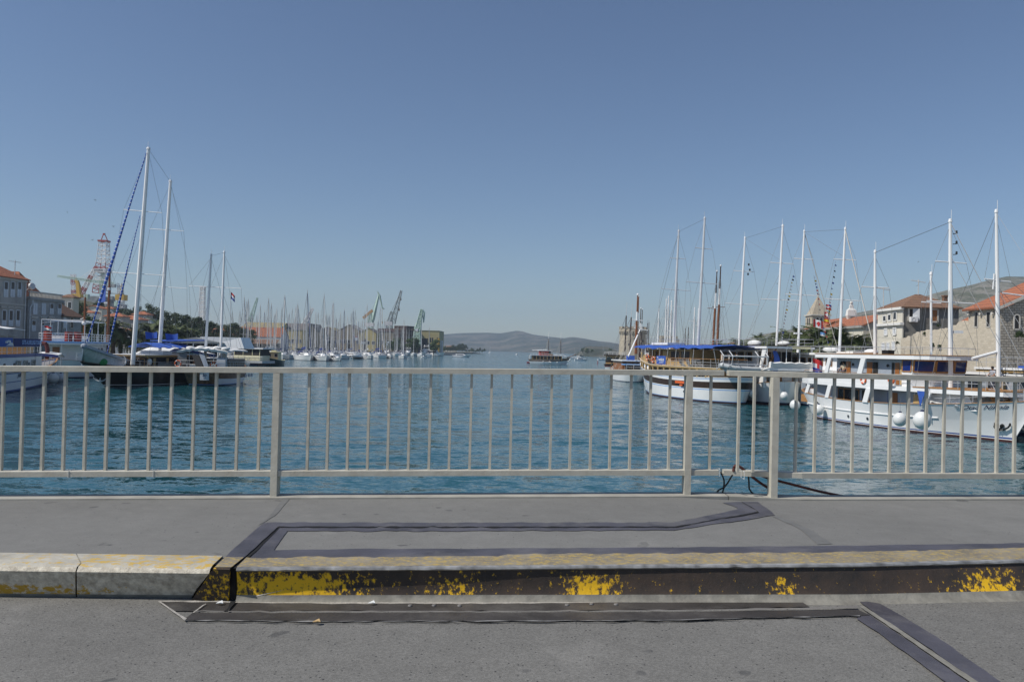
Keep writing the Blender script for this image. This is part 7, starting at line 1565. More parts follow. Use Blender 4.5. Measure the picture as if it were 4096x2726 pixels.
random.seed(21)
NTH = 'first second third fourth fifth sixth seventh eighth ninth tenth eleventh twelfth thirteenth fourteenth fifteenth sixteenth seventeenth last'.split()
# ------------------------------------------------------------------ buildings
def Wx(px, py, x):                                               # ray meets the plane of world x
 r = ray(px, py); return Vector((0, 0, CZ)) + r * (x / r.x)
def building(name, label, cat, x0, x1, y0, y1, z0, z1, wallm, roof=None, roofm='tile_orange', rise=2.2, over=.35, axis='x', group=None):
 """box with a roof: 'hip', 'gable' along axis, or 'flat'"""
 c = Vector(((x0 + x1) / 2, (y0 + y1) / 2, z0)); t = thing(name, label, cat, c, 0, group); hx, hy, H = (x1 - x0) / 2, (y1 - y0) / 2, z1 - z0
 MB().box((-hx, -hy, 0), (hx, hy, H)).build('wall', wallm, t); o = over; a, b = hx + o, hy + o
 if roof == 'hip':
  r = min(a, b) * .95; P_ = [(-a, -b, H), (a, -b, H), (a, b, H), (-a, b, H)]; rg = [(-(a - r), 0, H + rise), (a - r, 0, H + rise)] if a >= b else [(0, -(b - r), H + rise), (0, b - r, H + rise)]
  mb = MB(); vs = P_ + rg
  mb.add(vs, [(0, 1, 5, 4), (1, 2, 5), (2, 3, 4, 5), (3, 0, 4)] if a >= b else [(0, 1, 4), (1, 2, 5, 4), (2, 3, 5), (3, 0, 4, 5)]); mb.box((-a, -b, H - .14), (a, b, H - .005)); mb.build('roof', roofm, t)
 elif roof == 'gable':
  mb = MB(); th = .16
  if axis == 'x':
   for sd in (-1, 1): mb.slab([(-a, sd * b, H), (a, sd * b, H), (a, 0, H + rise), (-a, 0, H + rise)][::sd], th * 1 if sd > 0 else th)
   g = MB(); [g.slab([(sx * hx - .02 * sx, -hy, H), (sx * hx - .02 * sx, hy, H), (sx * hx - .02 * sx, 0, H + rise * hy / b)], .02) for sx in (-1, 1)]; g.build('gable', wallm, t)
  else:
   for sd in (-1, 1): mb.slab([(sd * a, -b, H), (sd * a, b, H), (0, b, H + rise), (0, -b, H + rise)][::-sd], th)
   g = MB(); [g.slab([(-hx, sy * hy - .02 * sy, H), (hx, sy * hy - .02 * sy, H), (0, sy * hy - .02 * sy, H + rise * hx / a)], .02) for sy in (-1, 1)]; g.build('gable', wallm, t)
  mb.build('roof', roofm, t)
 elif roof == 'flat': MB().box((-a, -b, H), (a, b, H + .3)).build('roof', roofm, t)
 return t
def bwin(t, x, ya, yb, z0, z1, sg, m='window_dark', frame='stone_trim', fw=.14, shut=None, name='window'):
 """window on a wall of world x facing sg; ya < yb"""
 q = [loc_(t, (x + sg * .01, y, z)) for y, z in ((ya, z0), (yb, z0), (yb, z1), (ya, z1))]
 if sg < 0: q = q[::-1]
 w = window(t, q, m, .05, frame, fw, name)
 if shut:
  mb = MB(); h_ = z1 - z0; mid = (ya + yb) / 2
  for (a, b), (c, d) in (((ya + .04, mid - .03), (.04, shut)), ((mid + .03, yb - .04), (.04, shut))):
   p = [loc_(t, (x + sg * .075, y, z)) for y, z in ((a, z0 + h_ * c), (b, z0 + h_ * c), (b, z0 + h_ * d), (a, z0 + h_ * d))]
   mb.slab(p if sg > 0 else p[::-1], .03)
  mb.build('shutter', 'shutter_white', w)
 return w
def ywin(t, y, xa, xb, z0, z1, m='window_dark', frame='stone_trim', fw=.14, name='window', arch=False):
 q = [(xa, z0), (xb, z0)]
 if arch:
  r = (xb - xa) / 2; q += [((xa + xb) / 2 + r * math.cos(a), z1 - r + r * math.sin(a)) for a in [math.pi * k / 6 for k in range(7)]]
 else: q += [(xb, z1), (xa, z1)]
 return window(t, [loc_(t, (x, y - .01, z)) for x, z in q], m, .05, frame, fw, name)
XL = -75.0
t = building('town_house', 'grey plastered three storey house with white shutters at the left picture edge', 'house', -88, XL, 104, 122.4, 1.2, 14.5, 'plaster_grey', 'hip', 'tile_orange', 4.2, .5)
for cx, (yt, yb) in [(c, (1126, 1186)) for c in (23, 50, 77)] + [(c, (1240, 1302)) for c in (16, 43, 71)] + [(c, (1352, 1400)) for c in (14, 42)]:
 a = Wx(cx, yt, XL); b = Wx(cx, yb, XL); bwin(t, XL, a.y - .46, a.y + .46, b.z, a.z, 1, frame='shutter_white', shut=.5 if yt < 1200 else .36)
 if yt > 1200: MB().box(tuple(loc_(t, (XL, a.y - 1.0, a.z + .35))), tuple(loc_(t, (XL + .25, a.y + 1.0, a.z + .5)))).build('lintel', 'stone_trim', t)
z = Wx(60, 1214, XL).z; MB().box(tuple(loc_(t, (XL, 104, z - .2))), tuple(loc_(t, (XL + .2, 122.38, z)))).build('string_course', 'stone_trim', t)
MB().box(tuple(loc_(t, (XL, 104, 14.1))), tuple(loc_(t, (XL + .3, 122.39, 14.48)))).build('cornice', 'stone_trim', t)
MB().tube(tuple(loc_(t, (XL + .15, 122.2, 1.3))), tuple(loc_(t, (XL + .15, 122.2, 14.0))), .09).build('drain_pipe', 'grey_mast', t)
t = building('town_house', 'grey stone house with a balustraded parapet below its orange roof', 'house', -88, XL, 123.2, 132.4, 1.2, 11.6, 'grey_stone', 'hip', 'tile_orange', 4.6, -1.2)
mb = MB(); mb.box(tuple(loc_(t, (XL - .2, 123.0, 11.58))), tuple(loc_(t, (XL + .35, 132.6, 12.0)))); mb.build('cornice', 'concrete', t)
mb = MB(); mb.box(tuple(loc_(t, (XL - .1, 123.2, 12.7))), tuple(loc_(t, (XL + .15, 132.4, 12.9))))
for k in range(24): y = 123.5 + 8.7 * k / 23; mb.tube(loc_(t, (XL, y, 11.98)), loc_(t, (XL, y, 12.72)), .11, .08, 6)
mb.build('balustrade', 'stone_trim', t)
for cx, (yt, yb) in [(c, (1213, 1256)) for c in (140, 174, 206, 237)] + [(c, (1281, 1322)) for c in (134, 170, 202)]:
 a = Wx(cx, yt, XL); b = Wx(cx, yb, XL); bwin(t, XL, a.y - .5, a.y + .5, b.z, a.z, 1, frame='shutter_white', fw=.1, shut=1.0 if cx in (140, 174) else .55)
 if yt > 1270: MB().box(tuple(loc_(t, (XL, a.y - .8, a.z + .4))), tuple(loc_(t, (XL + .22, a.y + .8, a.z + .6)))).build('lintel', 'stone_trim', t)
mb = MB(); p = loc_(t, (XL + .12, 123.5, 1.3)); mb.path([p, p + Vector((0, 0, 9)), p + Vector((.2, .3, 9.6)), p + Vector((.2, .3, 10.2))], .1); mb.build('drain_pipe', 'grey_mast', t)
q = Wx(125, 1145, XL - .5); o = MB().tube((0, 0, 0), (.1, 0, .3), .55, .5, 12).tube((0, 0, -1.2), (0, 0, 0), .05).build('satellite_dish', 'grey_mast', None); o.location = q; o.rotation_euler = (R(20), R(60), 0); tag(o, 'grey satellite dish on the parapet of the stone house', 'satellite dish')
t = building('town_house', 'low stone house with an orange roof, farthest of the three on the left quay', 'house', -84, XL, 132.7, 138.6, 1.2, 9.4, 'grey_stone', 'hip', 'tile_brown', 2.6, .4)
for cx in (259, 287):
 a = Wx(cx, 1268, XL); b = Wx(cx, 1312, XL); bwin(t, XL, a.y - .5, a.y + .5, b.z, a.z, 1, 'window_dark' if cx > 270 else 'shutter_white')
for cx, lb_, m in ((75, 'grey blue shop awning on the grey plastered house', 'blue_grey'), (140, 'dark red restaurant awning at the foot of the stone house', 'red_cloth'), (110, 'grey shop awning between the plastered and the stone house', 'grey_canvas')):
 a = Wx(cx, 1356, XL); mb = MB(); mb.slab([(0, -1.5, 0), (1.4, -1.5, -.6), (1.4, 1.5, -.6), (0, 1.5, 0)], .05); mb.box((1.36, -1.5, -.9), (1.4, 1.5, -.6)); o = mb.build('shop_awning', m); o.location = (XL + .06, a.y, max(a.z, 4.4)); tag(o, lb_, 'awning')
def aerial(p, h, label):
 mb = MB(); mb.tube((0, 0, 0), (0, 0, h), .05); mb.tube((-.9, 0, h - .1), (.9, .1, h - .35), .035)
 for k in range(6): mb.tube((-.8 + .3 * k, -.28, h - .1 - .04 * k), (-.8 + .3 * k, .28, h - .1 - .04 * k), .025)
 o = mb.build('tv_aerial', 'grey_mast'); o.location = p; tag(o, label, 'aerial')
aerial(W(59, 1098, 116), 2.1, 'TV aerial on the orange roof of the grey plastered house')
random.seed(4)
hs = [(268, 1178, 52, 26, 1, 158, 'plaster_cream', 'cream house with a brown roof peeping out behind the low stone house'), (300, 1222, 60, 26, 0, 220, 'plaster_grey', 'hillside house with an orange roof left of the cream gable'), (372, 1222, 70, 30, 2, 250, 'plaster_cream', 'cream hillside house with a broad pale gable above the tree'),
  (338, 1240, 66, 24, 0, 205, 'plaster_white', 'white hillside house with an orange roof beside the bright tree'), (455, 1252, 74, 34, 0, 215, 'plaster_grey', 'grey hillside house with an orange hipped roof behind the red brown mast'), (515, 1262, 90, 40, 0, 225, 'grey_stone', 'stone house with an orange roof left of the tallest white mast'),
  (560, 1246, 60, 30, 0, 262, 'plaster_grey', 'hillside house with an orange roof right of the tallest mast foot'), (582, 1268, 48, 26, 3, 240, 'plaster_white', 'flat roofed white house at the end of the hillside houses'), (480, 1312, 80, 30, 0, 180, 'plaster_white', 'low white quay house with an orange roof behind the tent roofed boat'),
  (640, 1330, 76, 26, 0, 190, 'plaster_grey', 'low quay house with an orange roof behind the blue canvas screens'), (782, 1292, 52, 22, 3, 300, 'plaster_white', 'small flat white house among the trees above the glass pavilion'), (410, 1290, 60, 34, 0, 185, 'plaster_cream', 'cream quay house with an orange roof right of the bright tree'),
  (430, 1226, 50, 22, 0, 285, 'plaster_white', 'farthest white hillside house with an orange roof below the derrick')]
for px, py, w, h, rt, d, wm, lb_ in hs:
 a, b = W(px - w / 2, py, d), W(px + w / 2, py, d); k_ = d / FPX; zt = a.z - (h * .32) * k_; zb = zt - h * k_ - 4.5
 t = building('hillside_house', lb_, 'house', a.x, b.x, d, d + (b.x - a.x) * .8, max(.9, zb), zt, wm, ('hip', 'hip', 'gable', 'flat')[rt], 'tile_brown' if rt == 1 else ('concrete' if rt == 3 else 'tile_orange'), max(.6, h * .42 * k_), .3, 'y')
 n = 3 if w > 55 else 2
 for j in range(n): x = a.x + (b.x - a.x) * (j + .5) / n; ywin(t, d, x - .4, x + .4, zt - 2.3, zt - 1.0, frame='shutter_white', fw=.1)
# trees on the left shore
tree('broad', (W(342, 1300, 148).x, 148, 1.1), 1.35, 'bright green broadleaf tree beside the low stone house on the left quay')
tree('broad', (W(318, 1300, 152).x, 152, 1.1), 1.1, 'smaller green tree tucked behind the low stone house'); tree('pine', (W(285, 1200, 175).x, 178, 6), .9, 'dark pine rising behind the cream house roof')
for k, (px, d, top) in enumerate(((595, 290, 1214), (548, 300, 1222), (622, 280, 1226), (650, 285, 1238), (672, 270, 1246), (700, 280, 1250), (724, 268, 1256), (748, 285, 1258), (770, 275, 1268), (795, 290, 1266), (815, 280, 1280), (838, 290, 1284), (860, 300, 1292), (878, 290, 1300), (905, 330, 1296), (922, 335, 1292), (942, 345, 1290),
         (962, 350, 1306), (985, 360, 1312), (640, 240, 1290), (690, 235, 1300), (740, 240, 1306), (790, 245, 1312), (610, 235, 1292), (565, 250, 1300), (1008, 380, 1318), (470, 265, 1232), (505, 280, 1232), (330, 270, 1212), (400, 300, 1204))):
 top_ = W(px, top, d); H_ = 9.0; s_ = random.uniform(.95, 1.25); tree('pine', (top_.x, d, top_.z - H_ * s_), s_, 'dark pine in the wooded slope behind the left quay', group='pines on the wooded slope')
for k, (px, d, s_) in enumerate(((395, 158, 1.25), (452, 162, 1.3), (482, 166, 1.1), (598, 168, 1.2), (630, 175, 1.35), (665, 180, 1.3), (705, 186, 1.25), (745, 190, 1.2), (540, 164, 1.1))):
 palm((W(px, 1380, d).x, d, 1.2), s_, NTH[sorted((395, 452, 482, 598, 630, 665, 705, 745, 540)).index(px)] + ' date palm from the left along the left quay', k, False, 'palms on the left quay')
# glass pavilion on the quay corner
t = thing('pavilion', 'glass walled quayside pavilion with white frames and a pale gabled roof', 'pavilion', (-67.8, 170, 1.2), 0)
MB().box((-5.2, 0, 0), (5.2, 6, 1.2)).build('base_wall', 'concrete', t); MB().box((-5.0, .1, 1.2), (5.0, 5.8, 4.2)).build('glazing', 'glass', t)
for x in (-5.1, -2.6, -.2, 2.4, 5.1): MB().box((x - .09, -.06, 1.0), (x + .09, .12, 4.3)).build('frame_post', 'white_paint', t)
for z in (1.2, 2.7, 4.2): MB().box((-5.2, -.055, z - .08), (5.2, .10, z + .08)).build('frame_rail', 'white_paint', t)
MB().slab([(-5.6, -.4, 4.35), (5.6, -.4, 4.35), (0, -.4, 5.4)], -7).build('roof', 'rig_grey', t); MB().prism([(.5, 2), (10, 2), (10, 9), (.5, 9)], 3.2, 5.6, top=[(.5, 2), (9, 2.5), (9, 8.5), (.5, 8.5)]).build('rear_roof', 'white_paint', t)
mb = MB(); [mb.tube((-4 + 1.6 * k, -1.5, 0), (-4 + 1.6 * k, -1.5, 1.1), .04) for k in range(6)]; mb.tube((-4, -1.5, 1.1), (4, -1.5, 1.1), .04); mb.build('terrace_rail', 'white_paint', t)
for k, x in enumerate((-4.0, 2.6)):
 u = thing('parasol', ['folded grey parasol left in front of the glass pavilion', 'folded blue parasol right in front of the glass pavilion'][k], 'parasol', (-67.8 + x, 168.6, 1.2)); MB().tube((0, 0, 0), (0, 0, 2.8), .04).build('pole', 'steel', u); MB().tube((0, 0, .8), (0, 0, 2.7), .28, .1, 8).build('cover', ['grey_canvas', 'blue_canvas'][k], u)

# ------------------------------------------------------------------ shipyard
def lattice(mb, p, q, w0, w1, n, r, mi=lambda k: 0, br=.6):
 p, q = Vector(p), Vector(q); d = (q - p).normalized(); u = d.cross(Vector((0, 1, 0))); u = u.normalized() if u.length > .1 else Vector((1, 0, 0)); v = d.cross(u).normalized()
 def c(k): f = k / n; w = w0 + (w1 - w0) * f; o = p.lerp(q, f); return [o + (u * sx + v * sy) * w / 2 for sx, sy in ((-1, -1), (1, -1), (1, 1), (-1, 1))]
 for k in range(n):
  a, b = c(k), c(k + 1)
  for i in range(4): mb.tube(a[i], b[i], r, r, 4, mi(k)); mb.tube(a[i], b[(i + 1) % 4] if k % 2 else b[i], r * br, r * br, 4, mi(k)); mb.tube(a[(i + 1) % 4], b[i], r * br, r * br, 4, mi(k)); mb.tube(a[i], a[(i + 1) % 4], r * br, r * br, 4, mi(k))
DR = 560.0
def w2(px, py, d=DR, dy=0): return W(px, py, d) + Vector((0, dy, 0))
t = thing('drilling_rig', 'red and white lattice drilling derrick of a rig standing behind the hillside houses', 'drilling rig', (W(415, 1250, DR).x, DR, 0)); B_ = lambda px, py: loc_(t, w2(px, py))
mb = MB(); cols = lambda k: 1 if k in (0, 1, 5, 6) else 0
lattice(mb, B_(406, 1172), B_(417, 966), 8.6, 5.0, 12, .28, cols); mb.build('derrick', ['crane_white', 'crane_red'], t)
mb = MB(); c = B_(416.5, 964); mb.box((c.x - 3.1, c.y - 3.1, c.z - .6), (c.x + 3.1, c.y + 3.1, c.z + .5)); mb.tube(c + Vector((-2.2, 0, .5)), c + Vector((-.6, 0, 5)), .3); mb.tube(c + Vector((2.4, 0, .5)), c + Vector((.2, 0, 5.2)), .3); mb.box((c.x - .9, c.y - .5, c.z + 4.3), (c.x + .5, c.y + .5, c.z + 5.5)); mb.build('crown_block', 'crane_red', t)
c = B_(411, 1083); bo = MB().box((c.x - 4.2, c.y - 4.8, c.z - 1.2), (c.x + 4.2, c.y + 4.6, c.z + 1.2)).build('monkey_board', 'crane_white', t); text_mb('ZAGREB 1', 1.7, .02, bold=.02).xf(frame((c.x, c.y - 4.84, c.z), (1, 0, 0), (0, 0, 1))).build('lettering', 'dark_inside', bo)
mb = MB(); lattice(mb, B_(410, 1190), B_(413, 1092), 2.2, 1.8, 8, .3); mb.build('drill_column', 'crane_green', t)
mb = MB(); a, b = B_(348, 1180), B_(436, 1214); mb.box((a.x, -9, b.z - 4), (b.x, 9, a.z - 1)); a, b = B_(362, 1200), B_(470, 1245); mb.box((a.x, -14, b.z - 8), (b.x, 14, a.z - 2)); mb.build('deck_block', 'rig_grey', t)
a = B_(390, 1200)
for k in range(10): mb = MB(); x = a.x - 8 + 3.4 * k; z = a.z - 6 + (k * 7 % 5) * 1.5; mb.box((x, -15, z), (x + 2.2, -12, z + 1.2 + k % 3)); mb.build('deck_cabin', ['crane_white', 'rig_grey', 'crane_green'][k % 3], t)
mb = MB(); lattice(mb, B_(327, 1172), B_(385, 1066), 2.6, 1.6, 9, .26, lambda k: 1 if k % 4 < 2 else 0); mb.wire(B_(386, 1064), B_(322, 1110), .12); mb.wire(B_(386, 1066), B_(318, 1130), .1); mb.build('deck_crane_boom', ['crane_white', 'crane_red'], t)
for x0, lb_ in ((300, 1), (478, 0)):
 mb = MB()
 if lb_: lattice(mb, B_(297, 1200), B_(293, 1096), 2.6, 2.4, 10, .22, lambda k: 1 if k % 4 > 1 else 0)
 else: lattice(mb, B_(486, 1230), B_(480, 1132), 3.4, 2.8, 9, .22)
 mb.build('leg', ['crane_white', 'crane_red'], t)
c = B_(497, 1190); mb = MB(); mb.box((c.x - 5, -3, c.z - 2), (c.x + 1, 3, c.z + 2)); mb.tube(c + Vector((-2, 0, 2)), c + Vector((-2, 0, 9)), .9, .9, 8); mb.build('yellow_unit', 'crane_yellow', t)
t = thing('pedestal_crane', 'yellow pedestal crane with a hooked jib standing left of the derrick', 'crane', (W(308, 1190, 540).x, 540, 0)); B_ = lambda px, py: loc_(t, w2(px, py, 540))
mb = MB(); mb.tube(B_(310, 1215), B_(310, 1188), 1.4, 1.6, 10); mb.build('pedestal', 'rig_grey', t)
mb = MB(); a = B_(292, 1188); b = B_(328, 1176); mb.box((a.x, -2, a.z), (b.x, 2, b.z)); mb.bar(B_(316, 1178), B_(313, 1140), 2.2, 2.4); mb.bar(B_(313, 1140), B_(308, 1122), 1.8, 2.0); mb.bar(B_(308, 1122), B_(303, 1118), 1.6, 2.2); mb.build('jib', 'crane_yellow', t)
t = thing('tower_crane', 'pale green tower crane with a long level jib crossing in front of the derrick', 'crane', (W(437, 1220, 520).x, 520, 0)); B_ = lambda px, py: loc_(t, w2(px, py, 520))
mb = MB(); lattice(mb, B_(232, 1104), B_(385, 1126), 1.3, 1.7, 22, .14); lattice(mb, B_(385, 1126), B_(458, 1134), 1.7, 1.5, 9, .14); mb.wire(B_(438, 1112), B_(300, 1108), .08); mb.build('jib', 'crane_green', t); mb = MB(); lattice(mb, B_(407, 1240), B_(405, 1124), 1.7, 1.6, 14, .15); mb.build('tower', 'crane_green', t); c = B_(452, 1136); MB().box((c.x - 1.6, -1, c.z - 2.2), (c.x + 1.6, 1, c.z)).build('counterweight', 'rig_grey', t)
# level luffing cranes
def yard_crane(label, d, base, cab, aframe, boom, jib=None, cm='crane_green', solid=True, hook=()):
 t = thing('shipyard_crane', label, 'crane', (W(base[0], base[1], d).x, d, 1.0)); B_ = lambda px, py: loc_(t, W(px, py, d)); g = 3185 / d
 mb = MB(); lattice(mb, B_(*base), B_(cab[0] + (cab[2] - cab[0]) * .55, cab[3]), 6.5, 4.6, 7, .35); mb.build('portal_tower', cm, t)
 a, b = B_(cab[0], cab[3]), B_(cab[2], cab[1]); MB().box((a.x, -2.6, a.z), (b.x, 2.6, b.z)).build('machine_house', 'crane_white', t)
 mb = MB(); c0 = B_(cab[0] + (cab[2] - cab[0]) * .6, cab[1]); ap = B_(*aframe)
 for sx in (-1, 1): mb.tube(c0 + Vector((sx * 2.4, sx, 0)), ap, .42, .3, 6)
 lattice(mb, c0, ap, 3.4, 1.4, 5, .22); mb.build('mast_frame', cm, t)
 p, q = B_(*boom[0]), B_(*boom[1]); mb = MB()
 if solid: n = (q - p).normalized(); mb.tube(p, p.lerp(q, .25), 1.5, 1.7, 6); mb.tube(p.lerp(q, .25), q, 1.7, .8, 6)
 else: lattice(mb, p, q, 4.4, 1.4, 12, .26)
 mb.wire(ap, q, .22); mb.build('boom', cm, t)
 if jib:
  j = [B_(*k) for k in jib]; mb = MB(); mb.tube(j[0], j[1], .5, .7, 6); mb.tube(j[1], j[2], .9, .55, 6); mb.tube(j[0], j[2], .3, .3, 5); mb.tube(j[2], j[3], .7, .45, 6); mb.build('jib', cm, t)
 for hx, y0, y1 in hook: mb = MB(); mb.wire(B_(hx, y0), B_(hx, y1), .14); c = B_(hx, y1); mb.box((c.x - .5, -.4, c.z - 2), (c.x + .5, .4, c.z)); mb.build('hook', 'crane_orange', t)
 return t
C4 = lambda x, y: (1350 + x / 4.48, 1120 + y / 4.48)
t = yard_crane('pale green shipyard crane with a bent double jib, left of the three on the right', 690, C4(595, 1100), (*C4(490, 765), *C4(655, 830)), C4(592, 570), (C4(625, 745), C4(738, 270)), [C4(715, 205), C4(755, 270), C4(800, 490), C4(838, 520)], 'crane_green', True, [(C4(800, 0)[0], C4(0, 500)[1], C4(0, 735)[1])])
c = loc_(t, W(*C4(545, 620), 690)); MB().bar(c - Vector((4, 0, 3)), c + Vector((4, 0, 4)), 2, 2.2).build('counterweight', 'crane_orange', t)
yard_crane('grey lattice shipyard crane with a straight raised boom and a white machine house', 690, C4(940, 1090), (*C4(850, 745), *C4(985, 810)), C4(965, 560), (C4(985, 770), C4(1143, 185)), None, 'crane_grey', False, [(C4(1105, 0)[0], C4(0, 280)[1], C4(0, 510)[1]), (C4(1135, 0)[0], C4(0, 220)[1], C4(0, 320)[1])])
yard_crane('slim green grey shipyard crane with its jib folded down beside the yellow hall', 640, C4(1420, 1170), (*C4(1405, 870), *C4(1450, 915)), C4(1520, 520), (C4(1440, 900), C4(1505, 520)), [C4(1500, 530), C4(1555, 570), C4(1545, 740), C4(1540, 760)], 'crane_green', False)
yard_crane('distant white green crane jib rising among the left marina masts', 900, (993, 1330), (980, 1285, 1002, 1298), (1000, 1268), ((1000, 1288), (1030, 1190)), None, 'crane_green', False)
yard_crane('pale crane half hidden by the middle marina masts', 760, (1225, 1370), (1214, 1300, 1240, 1312), (1228, 1262), ((1216, 1300), (1252, 1232)), None, 'crane_white', False)
t = thing('crane_tower', 'white lattice crane tower standing between the two white gulet masts', 'crane', (W(807, 1250, 620).x, 620, 0)); B_ = lambda px, py: loc_(t, W(px, py, 620)); mb = MB(); lattice(mb, B_(807, 1300), B_(811, 1150), 3.6, 3.0, 16, .26); mb.build('tower', 'crane_white', t); c = B_(811, 1150); MB().box((c.x - 2, -1.5, c.z), (c.x + 2, 1.5, c.z + 1.2)).build('tower_top', 'crane_white', t)
# halls
def hall(label, px0, px1, top, d, dep, m, roof=None, roofm='grey_roof', rise=3, doors=(), wins=0, axis='x', base=1.1):
 a, b = W(px0, top, d), W(px1, top, d); t = building('shipyard_hall', label, 'hall', a.x, b.x, d, d + dep, base, (a.z + b.z) / 2, m, roof, roofm, rise, .3, axis)
 for p0, p1, y0 in doors: q0, q1 = W(p0, y0, d), W(p1, y0, d); ywin(t, d, q0.x, q1.x, 1.2, q0.z, 'dark_inside', None, name='door')
 for k in range(wins): x = a.x + (b.x - a.x) * (k + .5) / wins; w_ = (b.x - a.x) / wins * .28; ywin(t, d, x - w_, x + w_, a.z * .45, a.z * .62, frame='shutter_white', fw=.2)
 return t
t = hall('long white marina building with an orange tiled roof and small dark windows', 826, 1124, 1344, 430, 14, 'plaster_white', 'gable', 'tile_orange', 5.2, (), 9)
a, b = W(840, 1356, 426), W(1110, 1360, 426); tag(MB().slab([(a.x, 424, 5.6), (b.x, 424, 5.6), (b.x, 429.5, 8.0), (a.x, 429.5, 8.0)], .2).build('lean_to_roof', 'tile_brown'), 'long brown red lean-to roof along the foot of the white marina building', 'roof')
hall('large shipyard hall with a tan roof rising behind the orange roofed building', 962, 1120, 1312, 560, 30, 'beige_hall', 'gable', 'tan_roof', 4.5)
hall('dark grey roofed shipyard hall right of the tan roof', 1112, 1222, 1318, 575, 26, 'grey_shed', 'gable', 'grey_roof', 5.0, (), 4)
hall('plain tan concrete building in front of the dark grey hall', 1133, 1210, 1319, 500, 12, 'beige_hall', 'flat', 'concrete', 1, (), 5)
hall('grey shed with a pointed gable right of the tan concrete building', 1224, 1264, 1325, 610, 30, 'grey_shed', 'gable', 'grey_roof', 6, (), 2, 'y'); hall('grey shed with a low gable behind the middle masts', 1264, 1352, 1326, 640, 30, 'grey_shed', 'gable', 'tan_roof', 4, ((1290, 1305, 1350),), 4, 'y')
hall('wide grey shed with a rounded gable before the bent crane', 1352, 1440, 1322, 630, 30, 'grey_shed', 'gable', 'concrete', 5, ((1385, 1402, 1356),), 5, 'y'); hall('yellowish brick shed between the two biggest cranes', 1440, 1505, 1331, 620, 26, 'beige_hall', 'gable', 'grey_roof', 4, ((1455, 1464, 1355),), 3, 'y'); hall('low brown shed left of the ship under construction', 1505, 1576, 1326, 660, 26, 'grey_shed', 'gable', 'rust_hull', 3, (), 4, 'x')
t = hall('big plain yellow shipyard hall at the tip of the yard with a dark doorway', 1645, 1758, 1322, 680, 45, 'beige_hall', 'flat', 'tan_roof', 1, ((1672, 1712, 1352),), 0)
for px in (1722, 1730, 1750): q = W(px, 1350, 680); ywin(t, 680, q.x - .6, q.x + .6, q.z - 4, q.z, frame=None)
# ship under construction
d = 655; t = thing('ship_hull', 'rusty brown ship hull section under construction between the cranes', 'ship', (W(1612, 1380, d).x, d, 1.1)); B_ = lambda px, py: loc_(t, W(px, py, d)); rings = []
for k in range(13):
 u = k / 12; z = 1 + 21.3 * u; a, b = B_(1583 - 12 * u ** .6, 1370).x, B_(1632 + 26 * u ** .55, 1370).x
 rings.append([(a + 1.5, 0, z), (a, 5, z), (a, 22, z), (b - 2, 24, z), (b, 12, z), (b - 2.5, 3, z), ((a + b) / 2 + 3, -2 - 1.5 * u, z)])
MB().loft(rings, 0, capa=True, capb=True).build('hull_plating', 'rust_hull', t)
for k in range(6):
 z = 4 + 3.1 * k; u = (z - 1) / 21.3; a, b = B_(1583 - 12 * u ** .6, 1370).x, B_(1632 + 26 * u ** .55, 1370).x; mb = MB(); mb.bar((a, -2.4 - u, z), (b + 1.6, -1.2, z), .9, .22); mb.bar((b + .4, 0, z), (b + 1.2, 14, z), 1.0, .3); mb.build('scaffold_deck', 'crane_orange' if k % 3 == 2 else 'rig_grey', t)
mb = MB(); [mb.tube((B_(1585 + 10 * k, 1370).x, -3.2, 0), (B_(1580 + 11.5 * k, 1370).x, -3.4, 21), .12) for k in range(8)]; mb.build('scaffold_poles', 'rig_grey', t)
for px, py, d, w, h, lb_ in ((1552, 1368, 470, 9, 6, 'white sign board at the shipyard shore, upper right one'), (1425, 1352, 470, 10, 18, 'white board with red marks standing among the marina masts'), (1453, 1370, 470, 16, 9, 'pale blue grey sign board among the marina masts'), (1548, 1377, 460, 8, 5, 'small white sign board low at the shipyard shore')):
 p = W(px, py, d); k_ = d / FPX; u = thing('sign_board', lb_, 'sign', (p.x, d, 1.1)); MB().box((-w * k_ / 2, 0, p.z - 1.1 - h * k_ / 2), (w * k_ / 2, .2, p.z - 1.1 + h * k_ / 2)).build('board', 'shutter_white', u); MB().box((-.1, .05, 0), (.1, .18, p.z - 1)).build('post', 'steel', u)
 if h > 15: MB().box((-.6, -.03, p.z - .6), (-.1, .0, p.z + .1)).box((.1, -.03, p.z - .6), (.6, .0, p.z + .1)).build('red_marks', 'crane_red', u)
for k, (px, py, hpx) in enumerate(((1757, 1352, 26), (1753, 1352, 26))):
 q = W(px, py, 670); tag(MB().tube((q.x, 670, 1), (q.x, 670, q.z), .5, .5, 10).build('silo', 'crane_yellow'), ['yellow post at the right corner of the yellow hall', 'second yellow post at the corner of the yellow hall'][k], 'post')
for k, px in enumerate((1761, 1767)): q = W(px, 1366, 690); tag(MB().tube((q.x, 690, 1), (q.x, 690, q.z), 1.1, 1.1, 12).ball((q.x, 690, q.z), 1.1, 10, 6).build('tank', 'crane_white'), ['left', 'right'][k] + ' white storage tank beside the yellow hall', 'tank')
